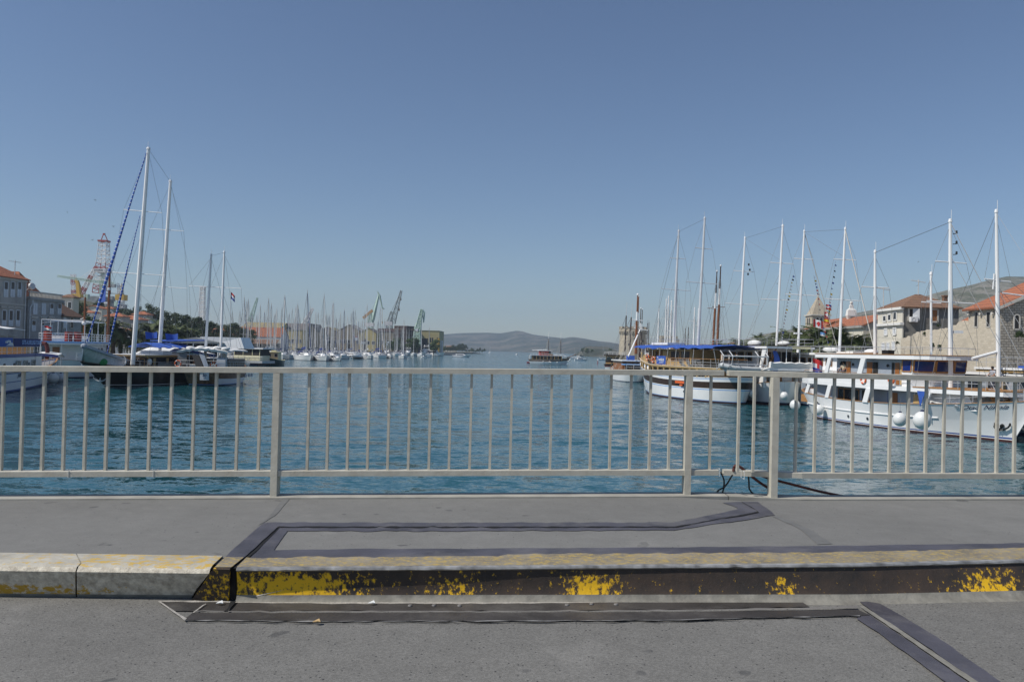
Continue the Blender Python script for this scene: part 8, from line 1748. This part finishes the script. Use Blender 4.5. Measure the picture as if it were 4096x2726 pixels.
# trees on the wooded point and along the yard
random.seed(8)
for k in range(46):
 u = k / 45; px = 1752 + 182 * u + random.uniform(-3, 3); g_ = G(px, 1411.5 + 2.0 * u); dd = random.uniform(6, 26); hpx = (34 - 5 * abs(px - 1840) / 30 if px < 1862 else 15 + 6 * math.sin(k)) * random.uniform(.8, 1.1)
 if 1862 < px < 1872: hpx = 7
 s_ = max(.5, hpx * g_.y / FPX / 8.5); tree('pine' if k % 3 else 'broad', (g_.x, g_.y + dd, 1.2), s_, 'round bushy tree in the wood on the low point before the hills', group='trees on the wooded point', sz=.95)
for k, px in enumerate((1560, 1572, 1588, 1600, 1640, 1655, 1660, 1735, 1742)): d = 600; tree('broad', (W(px, 1390, d).x, d, 1.1), random.uniform(1.3, 1.9), 'green tree at the shipyard shore behind the yachts', group='trees at the shipyard shore')
hp = W(1800, 1389, 1080); t = building('shore_house', 'low brown roofed house half hidden in the trees of the wooded point', 'house', hp.x - 9, hp.x + 9, 1080, 1090, 1.5, hp.z, 'plaster_cream', 'hip', 'tile_brown', 2.4, .6)
for k, (px, py) in enumerate(((2395, 1404), (2416, 1405), (2441, 1401), (2452, 1404), (2380, 1410))):
 q = W(px, py + 6, 1130); building('shore_house', 'small pale house on the green far shore left of the fortress', 'house', q.x - 5, q.x + 5, 1130, 1138, 2, q.z + 2, 'plaster_white', 'hip', 'tile_orange', 2, .4, group='houses on the far shore')
for k in range(22): px = 2352 + 105 * k / 21; q = G(px, 1425 + k * .12); tree('broad', (q.x, q.y + 30 + 60 * random.random(), 3), random.uniform(.7, 1.2), 'round green tree on the far shore left of the fortress', group='trees on the far shore')

# ------------------------------------------------------------------ the fortress at the end of the right quay
d = 420; c = W(2530, 1400, d + 8); t = thing('fortress_tower', 'big round sided stone fortress tower with a crenellated top at the end of the quay', 'tower', (c.x, d + 8, 1.1)); r = (2584 - 2476) / 2 * d / FPX
rings = []; n = 14
for z, rr in ((-1, r * 1.05), (3, r * 1.04), (15.0, r * .97), (15.1, r * .97), (15.9, r * 1.03), (17.3, r * 1.03), (17.3, r * .9), (16.2, r * .9)): rings.append([(rr * math.cos(2 * math.pi * (k + .5) / n), rr * math.sin(2 * math.pi * (k + .5) / n), z) for k in range(n)])
MB().loft(rings, 0, capb=True).build('wall', 'fort_stone', t)
mb = MB()
for k in range(28): a = 2 * math.pi * k / 28; mb.bar((r * 1.0 * math.cos(a), r * 1.0 * math.sin(a), 14.6), (r * 1.0 * math.cos(a), r * 1.0 * math.sin(a), 15.9), .7, .8)
for k in range(14): a = 2 * math.pi * k / 14; mb.bar((r * .97 * math.cos(a), r * .97 * math.sin(a), 17.3), (r * .97 * math.cos(a), r * .97 * math.sin(a), 18.5), 1.7, 1.0, up=(math.cos(a), math.sin(a), 0))
mb.build('battlement', 'fort_stone', t)
for a, z in ((-2.0, 9), (-1.2, 5), (-.9, 11), (-1.6, 12)): MB().box((-.4, -.3, -.6), (.4, .3, .6)).xf(Matrix.Translation((r * math.cos(a), r * math.sin(a), z)) @ Matrix.Rotation(a + 1.57, 4, 'Z')).build('loophole', 'dark_inside', t)
a, b = W(2590, 1382, 415), W(2730, 1392, 415); t = thing('fortress_wall', 'long stone fortress curtain wall running right from the round tower', 'wall', ((a.x + b.x) / 2, 415, 1.1)); mb = MB(); hw = (b.x - a.x) / 2; mb.box((-hw, 0, -1), (hw, 3, a.z - 1.1)); [mb.box((-hw + 2.6 * k, 0, a.z - 1.1), (-hw + 2.6 * k + 1.5, .8, a.z + .1)) for k in range(int(hw * 2 / 2.6))]; mb.build('wall', 'fort_stone', t)
a, b = W(2645, 1346, 418), W(2718, 1346, 418); t = thing('fortress_tower', 'square stone fortress tower seen between the white masts behind the awning boat', 'tower', ((a.x + b.x) / 2, 418, 1.1)); hw = (b.x - a.x) / 2; mb = MB(); mb.box((-hw, 0, -1), (hw, 9, a.z - 2)); mb.build('wall', 'fort_stone', t); mb = MB(); [mb.box((-hw + 2 * hw * k / 4, -.3, a.z - 2), (-hw + 2 * hw * (k + .6) / 4, 9, a.z - .6)) for k in range(4)]; mb.build('battlement', 'fort_stone', t)
cruiser('motor_yacht', 'large white motor yacht in front of the fortress wall behind the wooden boats', (W(2600, 1420, 330).x, 330, 0), R(-100), 26, 6.5, dome=2)
for k, (px, h, wm, lb_) in enumerate(((2760, 1398, 'plaster_cream', 'low cream building behind the second grey mast'), (2835, 1392, 'plaster_grey', 'grey building behind the varnished masts'))):
 q = W(px, h, 300); building('town_house', lb_, 'house', q.x - 8, q.x + 8, 300, 310, 1.1, q.z, wm, 'hip', 'tile_brown', 1.5, .3)
# ------------------------------------------------------------------ old town on the right
XR = 45.0
def tuft(p, s_, lb_, m='leaf_dark'): o = tree('bush', p, s_, lb_); return o
# sea wall along the quay
ya, yb = 73.4, X(3602, XR); t = thing('town_wall', 'high pale stone town wall with a ragged top behind the moored ships', 'wall', (XR, (ya + yb) / 2, 1.15)); mb = MB(); n = 46; rr = []
random.seed(3)
for k in range(n + 1):
 y = ya + (yb - ya) * k / n - (ya + yb) / 2; u = k / n; h = 8.4 - .55 * u + random.choice((0, 0, .15, -.2, .1)) - 1.15 + 1.0; h = lerp_tab([(0, 8.35), (.35, 8.2), (.5, 7.6), (.75, 7.5), (1, 6.7)], u) + random.choice((0, .05, -.1, .12)); rr.append([(0, y, -.4), (.0, y, h), (1.3, y, h - .1), (1.3, y, -.4)])
mb.loft(rr, 0, capa=True, capb=True); mb.build('wall', 'wall_stone', t)
for px, py in ((3755, 1300), (3700, 1332), (3590, 1370)): q = Wx(px, py, XR); tuft((XR - .02, q.y, q.z - .25), .2, {3755: 'green tuft growing high on the town wall below the radar mast', 3700: 'green tuft on the middle of the town wall top', 3590: 'green tuft low on the town wall near the cream palace'}[px])
for px, py in ((3734, 1378), (3763, 1385), (4080, 1342)): q = Wx(px, py, XR); tuft((XR - .1, q.y, q.z - .3), .24 if px < 4000 else .34, {3734: 'dark bush rooted in the wall face, left of a pair', 3763: 'dark bush rooted in the wall face, right of a pair', 4080: 'dark bush on the rubble gable wall at the right edge'}[px])
# tower house with the orange roof
cy = X(3999, XR); ye = X(3873, XR); ez = Wx(3873, 1241, XR).z; t = thing('tower_house', 'stone wall house with an orange tiled roof and two tall slits at the right edge', 'house', (XR, cy, 1.15)); L_ = ye - cy
mb = MB(); mb.box((-.05, 0, -.4), (12, L_, ez - 1.15)); mb.build('wall', 'wall_stone', t)
mb = MB(); mb.slab([(0, -.05, -.4), (12, -.05, -.4), (12, -.05, ez + .2), (6, -.05, ez + 1.4), (0, -.05, ez - 1.3)], .08); mb.build('gable_wall', 'rubble_stone', t)
ridge = Wx(4190, 1148, XR + 6); rz_ = ez + 1.9; mb = MB(); mb.slab([(-.5, -.4, ez - 1.25), (6, -.4, rz_ - .1), (6, L_ + .3, rz_ - .1), (-.5, L_ + .3, ez - 1.25)], .16); mb.slab([(6, -.4, rz_ - .1), (12.5, -.4, ez - 1.25), (12.5, L_ + .3, ez - 1.25), (6, L_ + .3, rz_ - .1)], .16); mb.build('roof', 'tile_orange', t)
mb = MB(); mb.bar((-.5, -.42, ez - 1.28), (6, -.42, rz_ - .13), .12, .24); mb.bar((6, -.42, rz_ - .13), (12.5, -.42, ez - 1.28), .12, .24); mb.build('verge', 'stone_trim', t)
for px in (3906, 3955):
 a, b = Wx(px, 1246, XR - .05), Wx(px, 1307, XR - .05); y = a.y - cy; q = [(-.06, y - .3, b.z - 1.15), (-.06, y + .3, b.z - 1.15), (-.06, y + .3, a.z - 1.15), (-.06, y - .3, a.z - 1.15)]; window(t, q[::-1], 'dark_inside', .02, 'stone_trim', .1, 'slit_window')
for px in (3881, 3928, 3976): a = Wx(px, 1254, XR - .05); MB().tube((-.3, a.y - cy, a.z - 1.15), (.05, a.y - cy, a.z - 1.15), .16, .16, 8).build('corbel', 'stone_trim', t)
q = frontp(t, 4060, 1285, 0); p = W(4062, 1284, cy); ywin(t, cy - .14, p.x - .26, p.x + .26, p.z - .75, p.z + .6, 'dark_inside', 'stone_trim', .12, 'window', True)
t = building('town_house', 'low house with a plain orange roof seen between the town wall and the grey house', 'house', XR + 6, XR + 12, 79, 90, 1.15, 9.9, 'plaster_cream', 'gable', 'tile_orange', 1.9, .3, 'y')
# grey plastered house with the white side front
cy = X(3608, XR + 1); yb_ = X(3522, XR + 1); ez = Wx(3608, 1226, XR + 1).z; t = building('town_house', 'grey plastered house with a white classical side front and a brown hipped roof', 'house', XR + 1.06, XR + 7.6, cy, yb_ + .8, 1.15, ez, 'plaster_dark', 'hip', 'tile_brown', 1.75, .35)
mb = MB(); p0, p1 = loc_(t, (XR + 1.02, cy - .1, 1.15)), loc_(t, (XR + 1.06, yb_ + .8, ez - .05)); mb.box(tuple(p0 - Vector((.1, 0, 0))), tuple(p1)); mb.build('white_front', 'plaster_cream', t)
for z in (Wx(3608, 1291, XR + 1).z, ez - .1): MB().box(tuple(loc_(t, (XR + .6, cy - .25, z - .25))), tuple(loc_(t, (XR + 1.05, yb_ + .8, z + .05)))).build('cornice', 'plaster_white', t)
for px, y0, y1 in ((3540, 1262, 1285), (3560, 1256, 1282), (3582, 1247, 1279), (3535, 1372, 1400), (3554, 1370, 1400), (3576, 1366, 1398), (3545, 1315, 1340), (3580, 1312, 1338)):
 a, b = Wx(px, y0, XR + .92), Wx(px, y1, XR + .92); bwin(t, XR + .92, a.y - .42, a.y + .42, b.z, a.z, -1, 'window_dark' if y0 < 1300 else 'shutter_white', 'plaster_white', .16)
for px, py, w_, m in ((3648, 1254, .42, 0), (3737, 1258, .40, 1)):
 p = W(px, py, cy); ywin(t, cy, p.x - w_, p.x + w_, p.z - .85, p.z + .65, 'dark_inside' if not m else 'varnish', 'stone_trim', .2)
 if not m: MB().slab([loc_(t, (p.x + .05, cy - .08, p.z - .8)), loc_(t, (p.x + .75, cy - .3, p.z - .8)), loc_(t, (p.x + .75, cy - .3, p.z + .6)), loc_(t, (p.x + .05, cy - .08, p.z + .6))], .05).build('shutter', 'shutter_white', t)
p = W(3650, 1277, cy); u = thing('air_conditioner', 'white air conditioner box under the left window of the grey plastered house', 'air conditioner', (p.x, cy - .25, p.z - .3)); MB().box((-.42, -.18, 0), (.42, .18, .6)).build('case', 'white_paint', u); MB().torus((-.1, -.19, .3), .2, .03, (0, 1, 0)).build('fan_grille', 'grey_mast', u)
aerial(W(3673, 1180, cy + 3), 1.9, 'TV aerial on the ridge of the brown hipped roof'); aerial(W(3533, 1232, cy + 5), 2.6, 'TV aerial left of the brown hipped roof'); q = W(3780, 1225, cy + 3); tag(MB().box((-.25, -.25, -1), (.25, .25, 1.2)).box((-.33, -.33, 1.2), (.33, .33, 1.35)).build('chimney', 'tile_brown'), 'brown chimney at the right end of the brown hipped roof', 'chimney').location = q
# long facade with orange roof, stone gable towards us
cy = X(3452, XR + 4); t = building('palace', 'long white fronted palace with a rough stone end wall and an orange roof', 'palace', XR + 4, XR + 12, cy, cy + 22, 1.15, Wx(3452, 1300, XR + 4).z, 'plaster_cream', 'gable', 'tile_orange', 1.75, .3, 'y')
ez = Wx(3452, 1300, XR + 4).z; MB().slab([loc_(t, (XR + 3.95, cy - .02, 1.15)), loc_(t, (XR + 12, cy - .02, 1.15)), loc_(t, (XR + 12, cy - .02, ez)), loc_(t, (XR + 8, cy - .02, ez + 1.5)), loc_(t, (XR + 3.95, cy - .02, ez))], .06).build('stone_end', 'wall_stone', t)
for k in range(10): y = cy + 1.2 + 2.1 * k; bwin(t, XR + 4, y - .35, y + .35, ez - 2.6, ez - 1.4, -1, 'window_dark', 'plaster_white', .12); bwin(t, XR + 4, y - .4, y + .4, ez - 6.4, ez - 4.6, -1, 'window_dark', 'plaster_white', .12)
MB().box(tuple(loc_(t, (XR + 3.6, cy - .2, ez - .35))), tuple(loc_(t, (XR + 4, cy + 22, ez - .02)))).build('cornice', 'concrete', t)
t = thing('bell_gable', 'white carved church pinnacle with a ball top beside the palace roof', 'church pinnacle', (W(3403, 1350, 124).x, 124, 1.15)); B_ = lambda px, py: loc_(t, W(px, py, 124)); mb = MB(); zz = [B_(3403, y).z for y in (1345, 1322, 1300, 1276, 1262, 1240, 1232, 1222, 1214)]; ww = (1.0, .75, .5, .55, .72, .62, .3, .28, .12)
mb.loft([[(sx * w_ * 1.0, sy * w_ * .6, z) for sx, sy in ((-1, -1), (1, -1), (1, 1), (-1, 1))] for z, w_ in zip(zz, ww)], 0, capb=True); mb.box((-1.1, -.7, -8), (1.1, .7, zz[0])); mb.build('pinnacle', 'plaster_white', t); MB().ball((0, 0, zz[-1] + .15), .26, 8, 6).build('ball', 'plaster_white', t)
for z in (zz[1], zz[3]): MB().box((-.35, -.68, z - .5), (.35, -.4, z + .4)).build('niche', 'plaster_dark', t)
t = building('town_house', 'orange roofed house between the church pinnacle and the bell tower', 'house', 57, 66, 128, 140, 1.15, 7.6, 'plaster_cream', 'gable', 'tile_orange', 2.2, .3, 'y'); building('town_house', 'orange roofed house low behind the palms at the middle of the quay', 'house', 52, 64, 172, 184, 1.15, 6.6, 'plaster_cream', 'hip', 'tile_orange', 2.2, .3); building('town_house', 'orange roofed house behind the palms right of the awning boat', 'house', 55, 72, 215, 228, 1.15, 6.8, 'plaster_white', 'hip', 'tile_orange', 2.4, .3)
# bell tower
d = 200; c = W(3284, 1300, d); k_ = d / FPX; hw = 36 * k_; t = thing('bell_tower', 'square stone bell tower with a tall pyramid spire behind the palms', 'bell tower', (c.x, d + hw, 1.15)); z1 = W(3284, 1262, d).z - 1.15; z2 = W(3285, 1178, d).z - 1.15; z0 = W(3284, 1309, d).z - 1.15
MB().box((-hw, -hw, -1), (hw, hw, z1)).build('shaft', 'fort_stone', t); MB().box((-hw - .3, -hw - .3, z1), (hw + .3, hw + .3, z1 + .3)).build('cornice', 'stone_trim', t); MB().box((-hw - .15, -hw - .15, z0 - .25), (hw + .15, hw + .15, z0)).build('string_course', 'stone_trim', t)
s_ = hw * .95; MB().add([(-s_, -s_, z1 + .3), (s_, -s_, z1 + .3), (s_, s_, z1 + .3), (-s_, s_, z1 + .3), (0, 0, z2)], [(0, 1, 4), (1, 2, 4), (2, 3, 4), (3, 0, 4), (3, 2, 1, 0)]).build('spire', 'fort_stone', t); MB().ball((0, 0, z2 + .2), .4, 8, 6).tube((0, 0, z2), (0, 0, z2 + 1.6), .1).build('finial', 'stone_trim', t)
for sx in (-.9, .0, .9): window(t, [(sx + x, -hw - .01, z) for x, z in [(-.42, z0 + .5), (.42, z0 + .5)] + [(.42 * math.cos(a), z1 - .85 + .42 * math.sin(a)) for a in [math.pi * k / 6 for k in range(7)]]], 'dark_inside', .03, 'stone_trim', .12, 'belfry_arch')
for sy in (-.6, .6): window(t, [(-hw - .01, sy + y, z) for y, z in [(.42, z0 + .5), (-.42, z0 + .5)] + [(-.42 * math.cos(a), z1 - .85 + .42 * math.sin(a)) for a in [math.pi * k / 6 for k in range(7)]]], 'dark_inside', .03, 'stone_trim', .12, 'belfry_arch')
# palms along the right quay
for k, (px, d, s_, f) in enumerate(((3400, 112, 1.2, 1), (3445, 109, 1.05, 1), (3320, 120, 1.42, 1), (3280, 126, 1.5, 1), (3360, 118, 1.35, 1), (3235, 130, 1.45, 1), (3190, 134, 1.4, 0), (3150, 140, 1.4, 0), (3110, 146, 1.3, 1), (3075, 152, 1.25, 0), (3040, 160, 1.3, 1), (3010, 166, 1.2, 0), (2980, 174, 1.25, 0), (2950, 182, 1.2, 0), (2920, 190, 1.15, 0), (2895, 200, 1.2, 0), (2870, 210, 1.2, 0), (2846, 222, 1.15, 0))):
 palm((W(px, 1400, d).x, d, 1.15), s_ * .98, NTH[(16, 17, 14, 13, 15, 12, 11, 10, 9, 8, 7, 6, 5, 4, 3, 2, 1, 0)[k]] + ' date palm from the left in the row along the right quay', k, bool(f), 'palms on the right quay' if f else 'plain palms on the right quay')

# ------------------------------------------------------------------ people
def person(label, loc, rz, J, cloth, legs, h=1.75, seated=False, stripes=False):
 """one skinned body over a joint skeleton (facing +x), with shirt, trousers and hair as children"""
 t = thing('person', label, 'person', loc, rz); k = h / 1.75
 def skin(name, m, V, E, rad, root, sub=1):
  me = bpy.data.meshes.new(name); me.from_pydata([tuple(Vector(v) * k) for v in V], E, []); o = bpy.data.objects.new(name, me); COL.objects.link(o); sm = o.modifiers.new('skin', 'SKIN'); sm.use_smooth_shade = True
  for i, r_ in enumerate(rad): me.skin_vertices[0].data[i].radius = (r_ * k, r_ * k); me.skin_vertices[0].data[i].use_root = (i == root)
  ss = o.modifiers.new('sub', 'SUBSURF'); ss.levels = ss.render_levels = sub; bpy.context.view_layer.update(); m2 = bpy.data.meshes.new_from_object(o.evaluated_get(bpy.context.evaluated_depsgraph_get())); bpy.data.objects.remove(o); m2.materials.clear(); m2.materials.append(M[m]); q = bpy.data.objects.new(name, m2); COL.objects.link(q); q.parent = t; return q
 V, E, r_ = [], [], []
 def add(p, r, par=None): V.append(p); r_.append(r); (E.append((par, len(V) - 1)) if par is not None else None); return len(V) - 1
 pel = add(J['pelvis'], .125); sp = add(J['spine'], .12, pel); ch = add(J['chest'], .135, sp); nk = add(J['neck'], .052, ch); hd = add(J['head'], .092, nk); tp = add(tuple(Vector(J['head']) + Vector((-.005, 0, .085))), .078, hd)
 add(tuple(Vector(J['head']) + Vector((.085, 0, -.02))), .022, hd)
 for s_ in ('l', 'r'):
  sh = add(J['sh' + s_], .062, ch); el = add(J['el' + s_], .045, sh); wr = add(J['wr' + s_], .03, el); d = (Vector(J['wr' + s_]) - Vector(J['el' + s_])).normalized(); pm = add(tuple(Vector(J['wr' + s_]) + d * .07), .035, wr); n_ = d.cross(Vector((0, 0, 1))); n_ = n_.normalized() if n_.length > .1 else Vector((1, 0, 0))
  for i, l_ in enumerate((.07, .085, .08, .062)): a = add(tuple(Vector(V[pm]) + n_ * (.018 * (i - 1.5)) + d * l_ * .55), .009, pm); add(tuple(Vector(V[a]) + d * l_ * .4 + Vector((0, 0, -.02))), .008, a)
  add(tuple(Vector(V[wr]) + n_ * .045 + d * .05), .010, wr)
  hp = add(J['hip' + s_], .088, pel); kn = add(J['kn' + s_], .058, hp); an = add(J['an' + s_], .04, kn); add(tuple(Vector(J['an' + s_]) + Vector((.14, 0, -.05))), .035, an)
 skin('body', 'skin', V, E, r_, 0)
 V, E, r_ = [], [], []; pel = add(tuple(Vector(J['pelvis']) + Vector((0, 0, .03))), .15); sp = add(J['spine'], .145, pel); ch = add(J['chest'], .16, sp); add(tuple(Vector(J['neck']) - Vector((0, 0, .03))), .075, ch)
 for s_ in ('l', 'r'): sh = add(J['sh' + s_], .082, ch); add(tuple(Vector(J['sh' + s_]).lerp(Vector(J['el' + s_]), .75)), .07, sh)
 skin('shirt', cloth, V, E, r_, 0)
 V, E, r_ = [], [], []; pel = add(J['pelvis'], .15)
 for s_ in ('l', 'r'): hp = add(J['hip' + s_], .105, pel); kn = add(J['kn' + s_], .075, hp); add(tuple(Vector(J['kn' + s_]).lerp(Vector(J['an' + s_]), .8)), .058, kn)
 skin('trousers', legs, V, E, r_, 0)
 c = Vector(J['head']) * k; mb = MB(); mb.ball(c + Vector((-.022, 0, .055)) * k, .112 * k, 12, 8, sc=(1, .95, .95)); mb.build('hair', 'hair', t, smooth='full')
 mb = MB(); [mb.ball(c + Vector((.082, s_ * .034, .012)) * k, .013 * k, 6, 5) for s_ in (-1, 1)]; mb.build('eyes', 'black', t); return t
stand = dict(pelvis=(0, 0, .95), spine=(.02, 0, 1.14), chest=(.04, 0, 1.36), neck=(.05, 0, 1.49), head=(.09, 0, 1.62), shl=(.03, .2, 1.41), shr=(.03, -.2, 1.41), ell=(.12, .27, 1.16), elr=(.12, -.27, 1.16), wrl=(.36, .22, 1.04), wrr=(.36, -.22, 1.04), hipl=(0, .09, .9), hipr=(0, -.09, .9), knl=(.03, .1, .5), knr=(.05, -.1, .5), anl=(-.02, .1, .09), anr=(0, -.1, .09))
q = side(SHIP, 3374, 1485, -2.25); w = mw(SHIP) @ Vector((q.x, -2.2, 3.41)); person('dark haired person in a beige shirt leaning at the upper ship rail', w, mw(SHIP).to_euler().z - R(75), stand, 'beige_cloth', 'jeans', 1.78)
st = bpy.data.materials.new('striped_cloth'); nt, ns, ls, b = nodes(st); tc = ns.new('ShaderNodeTexCoord'); wv = ns.new('ShaderNodeTexWave'); wv.bands_direction = 'Z'; wv.inputs['Scale'].default_value = 5; ls.new(tc.outputs['Object'], wv.inputs[0]); rr = ramp(ns, [(.45, (.03, .03, .06)), (.55, (.7, .7, .72))]); ls.new(wv.outputs['Fac'], rr.inputs[0]); ls.new(rr.outputs[0], b.inputs['Base Color']); M['striped_cloth'] = st
q = frontp(SHIP, 3973, 1490, 9.6); w = mw(SHIP) @ Vector((9.6, q.y, 3.47)); person('person in a striped shirt with dark hair on the raised foredeck by the stair', w, R(190), stand, 'striped_cloth', 'jeans', 1.66)
sit = dict(stand, pelvis=(0, 0, .5), spine=(.02, 0, .69), chest=(.05, 0, .91), neck=(.07, 0, 1.04), head=(.11, 0, 1.17), shl=(.05, .2, .96), shr=(.05, -.2, .96), ell=(.15, .26, .72), elr=(.15, -.26, .72), wrl=(.38, .15, .66), wrr=(.38, -.15, .66), hipl=(.02, .09, .48), hipr=(.02, -.09, .48), knl=(.45, .12, .48), knr=(.45, -.12, .48), anl=(.45, .12, .09), anr=(.45, -.12, .09))
q = side(SHIP, 3232, 1560, -1.6); w = mw(SHIP) @ Vector((q.x, -1.6, 1.62)); person('person in a dark red shirt sitting in the shade of the ship stern deck', w, mw(SHIP).to_euler().z - R(120), sit, 'red_cloth', 'jeans', 1.75)
MB().box((-11.2, -2.2, 1.3), (-9.0, -1.2, 1.98)).build('stern_bench', 'teak', SHIP)
# bicycles on the bow deck of the awning boat
random.seed(2)
for k in range(9):
 t = thing('bicycle', 'dark bicycle in the pack parked behind the wooden bow screen', 'bicycle', mw(GUL) @ Vector((7.0 + .42 * k, .9 - .1 * k, gz(8) + .1)), mw(GUL).to_euler().z + R(90 + random.uniform(-14, 14)), 'bicycles on the bow deck')
 for x in (-.52, .52):
  w = MB().torus((x, 0, .34), .32, .03, (0, 1, 0), 14, 5).build('wheel', 'black', t); mb = MB(); [mb.tube((x, 0, .34), (x + .31 * math.cos(a), 0, .34 + .31 * math.sin(a)), .006, .006, 3) for a in [i * .785 for i in range(8)]]; mb.build('spokes', 'steel', w)
 mb = MB(); [mb.tube(a, b, .025, .025, 5) for a, b in (((-.52, 0, .34), (-.05, 0, .32)), ((-.05, 0, .32), (-.2, 0, .85)), ((-.2, 0, .75), (.38, 0, .78)), ((-.05, 0, .32), (.38, 0, .72)), ((.38, 0, .95), (.52, 0, .34)), ((-.52, 0, .34), (-.18, 0, .72)))]; mb.build('frame', ['black', 'grey_mast', 'navy'][k % 3], t)
 MB().box((-.32, -.07, .85), (-.08, .07, .91)).build('saddle', 'black', t); MB().tube((.36, -.28, 1.0), (.36, .28, 1.0), .02).build('handlebar', 'black', t)
# flag on the marina mast, swifts in the sky
q = W(923, 1168, 150); flag(q, .8, 1.2, [('flag_red', .34), ('flag_white', .33), ('flag_blue', .33)], 'red white and blue flag hanging from a thin mast right of the white gulet masts', rz=R(0), sag=.9); p = W(922, 1390, 150); t = MB().tube((p.x, 150, .5), (q.x, 150, q.z + .2), .05).build('flag_pole', 'alu'); tag(t, 'thin pole carrying the red white and blue flag behind the brown gulet', 'flag pole')
for k, (px, py, s_) in enumerate(((383, 800, .5), (372, 960, .5), (3672, 1048, .45), (3668, 1143, .45), (3110, 1135, .4), (455, 907, .5), (270, 850, .4))):
 mb = MB(); mb.tube((-.2, 0, 0), (.2, 0, .02), .05, .02, 6); mb.slab([(.05, 0, 0), (-.25, .55, .12), (-.05, .1, .02)], .01); mb.slab([(.05, 0, 0), (-.05, -.1, .02), (-.25, -.55, .12)], .01); mb.slab([(-.2, 0, 0), (-.42, .1, 0), (-.42, -.1, 0)], .01)
 o = mb.build('swift', 'black'); o.location = W(px, py, 60); o.scale = (s_ * .6,) * 3; o.rotation_euler = (R(20 * (k - 3)), R(10 * k), R(70 * k)); tag(o, 'tiny dark swift flying in the clear sky', 'bird', 'swifts in the sky')
